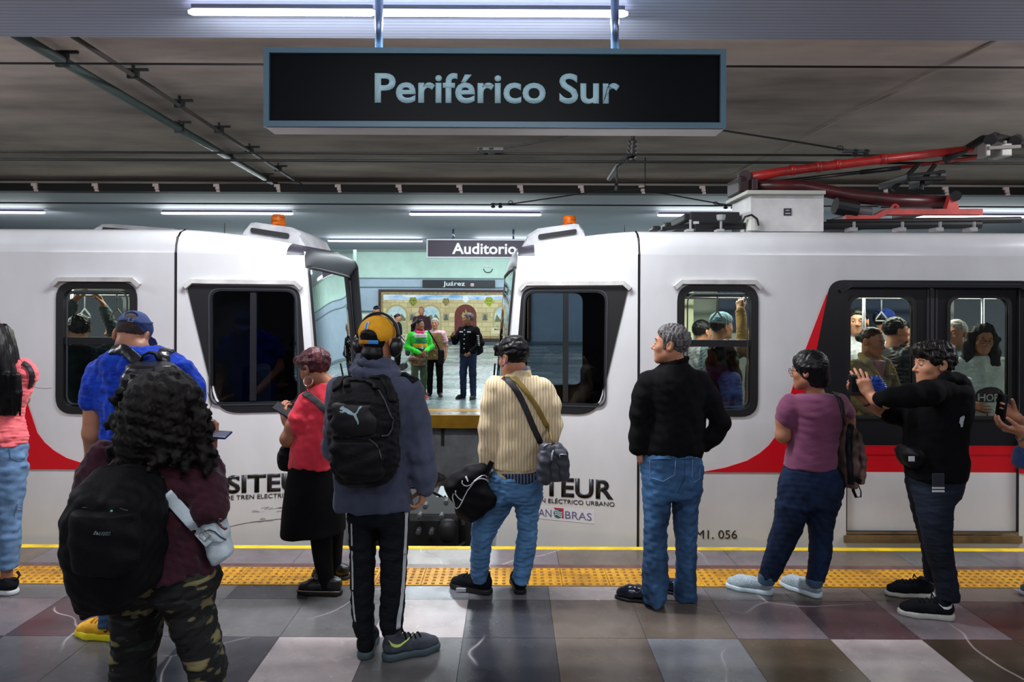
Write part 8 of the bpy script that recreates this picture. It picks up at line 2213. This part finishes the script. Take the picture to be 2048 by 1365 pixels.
    figure('person in black bending over by the low wall, left of the mural', at(752, 640, 22.0).x, 22.0, 1.86, -118, SKIN, cloth('jacket_black', (16, 17, 20)), cloth('trousers_black', (16, 16, 18)), h=.014, hf=.011, face=False, pitch=24, wide=1.1, arms=(((-.25, .12, 1.12), (-.1, .38, 1.05)), ((.25, .12, 1.12), (.1, .40, 1.05))))
    T, p, Hd = figure('person in dark clothes bending to a pushchair before the mural', at(795, 660, 20.5).x, 20.5, 1.62, -100, SKIN, cloth('coat_navy', (22, 22, 34)), cloth('trousers_black', (16, 16, 18)), h=.014, hf=.011, face=False, pitch=20, hairstyle='tied')
    c = at(824, 700, 20.2)
    P_ = thing('pushchair', 'beige and grey pushchair before the left arch of the mural', 'pushchair', (c.x, 20.2, 0))
    S = Sculpt(); S.ball((c.x, 20.2, .88), [.22, .25, .20], .02); S.cut((c.x, 20.2, .86), (.5, 0, -1)); S.build('canopy', .014, cloth('canopy_beige', (186, 166, 132)), P_)
    S = Sculpt(); S.box((c.x + .02, 20.2, .55), (.2, .2, .14), .08); S.build('seat', .014, cloth('seat_navy', (40, 40, 52)), P_)
    for dy in (-.22, .22):
        bm = bmesh.new(); add_tube(bm, [(c.x - .35, 20.2 + dy, 1.0), (c.x + .05, 20.2 + dy, .5), (c.x + .30, 20.2 + dy, .12)], .016, 8); add_tube(bm, [(c.x + .1, 20.2 + dy, .6), (c.x - .25, 20.2 + dy, .12)], .016, 8); from_bm('frame_tube', bm, M('frame_pale', (170, 176, 180), .4, metal=.4), P_, True)
        for wx in (.30, -.25):
            bm = bmesh.new(); add_tube(bm, [(c.x + wx, 20.2 + dy - .02, .1), (c.x + wx, 20.2 + dy + .02, .1)], .1, 16); from_bm('wheel', bm, rubber, P_)
far_group()

# --- inside the train
def passengers():
    g = 'passengers in the train'
    X_ = lambda px, d: at(px, 650, d).x
    khaki = cloth('jacket_khaki', (138, 120, 72), var=.12)
    def jacket(T, p, Hd, S, tp):
        Q = Sculpt(); Q.chain([p(-.085, -.02, 1.46), p(-.10, .07, 1.40), p(-.05, .13, 1.30)], [.026, .030, .014], .02); Q.chain([p(.085, -.02, 1.46), p(.10, .07, 1.40), p(.05, .13, 1.30)], [.026, .030, .014], .02); Q.build('collar', .008, khaki, T)
        for r_, u in ((.10, 1.30), (-.10, 1.30), (.06, 1.2), (.05, 1.1)):
            bm = bmesh.new(); q = p(r_, .128, u); add_tube(bm, [q, q + (p(0, 1, 0) - p(0, 0, 0)) * .012], .009, 8); from_bm('button', bm, M('button_brass', (170, 160, 130), .3, metal=.6), tp)
        for r_ in (-.10, .10):
            bm = bmesh.new(); q = p(r_, .122, 1.285); add_box(bm, q - Vector((.04, .012, .02)), q + Vector((.04, .012, .02)), .008); from_bm('pocket_flap', bm, khaki, tp)
        Q = Sculpt(); Q.loft([(p(0, 0, u).z, p(.0, .075, 0).x, p(0, .075, 0).y, a_, .05) for u, a_ in ((1.22, .02), (1.32, .05), (1.42, .06))], .01, 2); Q.build('undershirt', .008, SKIN_D, tp)
    d = 5.72
    T, p, Hd = figure('person in khaki jacket with tied hair behind the left door window', X_(1741, d), d, 1.62, 200, SKIN_D, khaki, denim('jeans_dark', (46, 64, 98)), hairstyle='tied', head_yaw=214, pitch=12, arms=(((-.25, .05, 1.12), (.02, .22, 1.06)), ((.24, .02, 1.10), (.14, .18, 1.0))), group=g, extra=jacket, h=.010, hf=.0045, feet=False)
    B = thing('pouch', 'crumpled bright blue plastic bag held before the khaki jacket', 'bag', at(1754, 790, d - .22))
    S = Sculpt(); S.ball(at(1753, 768, d - .24), [.05, .035, .055], .02); S.ball(at(1759, 778, d - .24), [.05, .035, .035], .02); S.noise(.010, .05, 4, ridge=True); S.build('bag_body', .006, M('bag_blue', (26, 70, 190), .3), B)
    def beard(T, p, Hd, S, tp):
        Q = Sculpt(); Q.ball(Hd.p(0, .062, -.085), [.048, .042, .034], .01, Hd.ax); Q.noise(.002, .02, 2); Q.build('beard', .006, BLACK_HAIR, T)
        for u in (1.02, 1.12, 1.22, 1.32):
            bm = bmesh.new(); n = 24; a = math.radians(-88); add_tube(bm, [p(.182 * math.cos(t), .128 * math.sin(t), u) for t in np.linspace(0, 2 * math.pi, n)], .010, 6); from_bm('quilt_seam', bm, M('puffer_seam', (8, 9, 12), .6), tp, True)
    d = 6.15
    T, p, Hd = figure('bearded person in black padded jacket reaching up behind the left door window', X_(1788, d), d, 1.70, -88, SKIN, M('puffer_black', (18, 20, 26), .45), cloth('trousers_black', (16, 16, 18)), hairstyle='short', arms=('down', ((.20, .16, 1.48), (.16, .10, 1.80))), sleeves='short', group=g, extra=beard, h=.010, hf=.0045, feet=False)
    d = 6.62
    figure('person with dark hair and striped shirt at the right side of the left door window', X_(1827, d), d, 1.64, 140, SKIN_D, cloth('shirt_pale_stripe', (170, 176, 170), rgb2=None), cloth('trousers_black', (16, 16, 18)), hairstyle='long', group=g, h=.012, hf=.006, feet=False)
    def bluecap(T, p, Hd, S, tp):
        Q = Sculpt(); Q.ball(Hd.p(0, -.008, .05), [.088, .110, .084], .01, Hd.ax); Q.cut(Hd.p(0, 0, .03), -Hd.ax[2]); Q.ball(Hd.p(0, .12, .035), [.07, .07, .008], .01, Hd.ax); Q.build('cap', .007, cloth('cap_royal', (36, 62, 156)), T)
    d = 7.2
    figure('person in royal blue cap behind the bearded passenger', X_(1766, d), d, 1.78, -80, SKIN, cloth('shirt_grey', (140, 136, 150)), cloth('trousers_black', (16, 16, 18)), group=g, extra=bluecap, h=.012, hf=.006, feet=False)
    d = 6.7
    figure('tall person in white shirt with raised arm at the left of the left door window', X_(1716, d), d, 1.78, 150, SKIN, cloth('shirt_white', (196, 198, 206)), cloth('trousers_black', (16, 16, 18)), group=g, arms=('down', ((.30, .06, 1.48), (.20, .10, 1.78))), h=.012, hf=.006, feet=False)
    def hope(T, p, Hd, S, tp):
        dk = M('print_dark', (44, 30, 40), .7)
        f0 = math.radians(172)
        def on(r_, u):
            rs = np.linspace(.35, 0, 160); P = np.array([list(p(r_, f, u)) for f in rs]); Fv = S.eval(P); j = int(np.argmax(Fv < 0)); return Vector(P[max(j - 1, 0)])
        bm = panel([(-.13, 1.06), (.13, 1.06), (.13, 1.10)] + [(.12 * math.cos(t), 1.10 + .09 * math.sin(t)) for t in np.linspace(0, math.pi, 9)] + [(-.13, 1.10)])
        bmesh.ops.subdivide_edges(bm, edges=bm.edges[:], cuts=3, use_grid_fill=True)
        F_ = (p(0, 1, 0) - p(0, 0, 0)).normalized()
        for v_ in bm.verts: v_.co = on(v_.co.x, v_.co.y) + F_ * .004
        pr = from_bm('print', bm, dk, tp)
        bm = text_bm('HOPE', .058, None, .02, 0, width=.20)
        for v_ in bm.verts: v_.co = on(.10 - v_.co.x, 1.072 + v_.co.y) + F_ * .008
        from_bm('lettering', bm, M('print_grey', (170, 180, 178), .7), pr)
        bm = bmesh.new()
        for sg in (-1, 1): add_tube(bm, [Hd.p(sg * (.032 + .022 * math.cos(t)), .108, .004 + .020 * math.sin(t)) for t in np.linspace(0, 2 * math.pi, 16)], .002, 6)
        add_tube(bm, [Hd.p(-.011, .110, .007), Hd.p(.011, .110, .007)], .002, 6); from_bm('glasses', bm, M('glasses_dark', (30, 24, 26), .3), T, True)
    d = 5.75
    T, p, Hd = figure('person with long dark wavy hair and glasses in pale printed sweater, right door window', X_(1962, d), d, 1.64, 178, SKIN_D, cloth('sweater_pale', (176, 188, 184), var=.1), denim('jeans_dark', (46, 64, 98)), hairstyle='long', hair=CURL_HAIR, head_yaw=164, pitch=8, roll=-6, group=g, extra=hope, wide=1.08, h=.010, hf=.0045, feet=False, arms=(((-.25, .0, 1.10), (-.2, .1, .86)), ((.27, -.02, 1.08), (.19, .18, 1.05))))
    CP = thing('paper_cup', 'white lidded paper cup held before the pale printed sweater', 'cup', at(1932, 768, d - .25))
    q = at(1931, 760, d - .25); bm = bmesh.new(); add_tube(bm, [q - Vector((0, 0, .11)), q], [.030, .040], 16); from_bm('cup_body', bm, M('cup_paper', (190, 186, 176), .6), CP, True)
    bm = bmesh.new(); add_tube(bm, [q, q + Vector((0, 0, .012)), q + Vector((0, 0, .02))], [.043, .043, .036], 16); from_bm('lid', bm, M('cup_lid', (226, 230, 230), .4), CP, True)
    d = 6.12
    figure('grey-haired older person in pale jacket at the left of the right door window', X_(1914, d), d, 1.68, 110, SKIN, cloth('jacket_ice', (150, 178, 186), var=.15), cloth('trousers_black', (16, 16, 18)), hair=WHITE_HAIR, head_yaw=120, group=g, h=.012, hf=.0055, feet=False)
    # right saloon window
    def beanie(T, p, Hd, S, tp):
        Q = Sculpt(); Q.ball(Hd.p(0, -.012, .055), [.090, .112, .085], .01, Hd.ax); Q.cut(Hd.p(0, 0, .03), Hd.ax[1] * .25 - Hd.ax[2]); Q.noise(.003, .03, 3); Q.build('beanie', .007, cloth('beanie_teal', (84, 116, 130), var=.2), T)
    d = 6.35
    figure('person in teal beanie and pale jacket in the upper pane of the right car window', X_(1440, d), d, 1.73, -70, SKIN_D, cloth('jacket_ice', (150, 178, 186)), cloth('trousers_black', (16, 16, 18)), group=g, extra=beanie, arms=('down', ((.26, .22, 1.42), (.12, .34, 1.50))), h=.010, hf=.005, feet=False)
    d = 6.9
    figure('short-haired person low in the left corner of the right car window', X_(1402, d), d, 1.66, -60, SKIN, cloth('shirt_white', (196, 198, 206)), cloth('trousers_black', (16, 16, 18)), group=g, h=.012, hf=.006, feet=False)
    d = 6.12
    T, p, Hd = figure('person in tan sleeve with raised arm at the right edge of the right car window', X_(1524, d), d, 1.70, 60, SKIN, cloth('sweater_tan', (176, 138, 84), var=.15), cloth('trousers_black', (16, 16, 18)), group=g, arms=(((-.28, .10, 1.44), (-.12, .16, 1.76)), 'down'), h=.012, hf=.006, feet=False)
    d = 5.72
    T, p, Hd = figure('dark-haired person in blue shirt behind the lower pane of the right car window', X_(1447, d), d, 1.50, -70, SKIN_D, cloth('shirt_slate_blue', (78, 98, 160), var=.15), cloth('trousers_black', (16, 16, 18)), hairstyle='long', group=g, h=.010, hf=.005, feet=False)
    B = thing('backpack', 'dark backpack of the blue shirt wearer in the right car window', 'backpack', at(1432, 830, d - .1))
    S = Sculpt(); S.box(p(-.0, -.20, 1.12), (.13, .10, .2), .07, .01, [Vector((0, 1, 0)), Vector((1, 0, 0)), Vector((0, 0, 1))]); S.noise(.005, .08, 3); S.build('main_compartment', .009, BAGBLK, B)
    # left saloon window
    d = 5.8
    figure('person in grey jacket reaching up to the rail in the left car window', X_(158, d), d, 1.70, 40, SKIN, cloth('jacket_grey_green', (78, 92, 92), var=.3, vscale=8), cloth('trousers_black', (16, 16, 18)), group=g, arms=(((-.16, .16, 1.44), (-.02, .12, 1.80)), ((.30, .08, 1.46), (.20, .12, 1.76))), h=.010, hf=.005, feet=False)
    d = 6.4
    figure('person with cropped hair at the right side of the left car window', X_(238, d), d, 1.66, 150, SKIN, cloth('shirt_khaki', (150, 130, 90)), cloth('trousers_black', (16, 16, 18)), group=g, hairstyle='bald', h=.012, hf=.006, feet=False)
passengers()
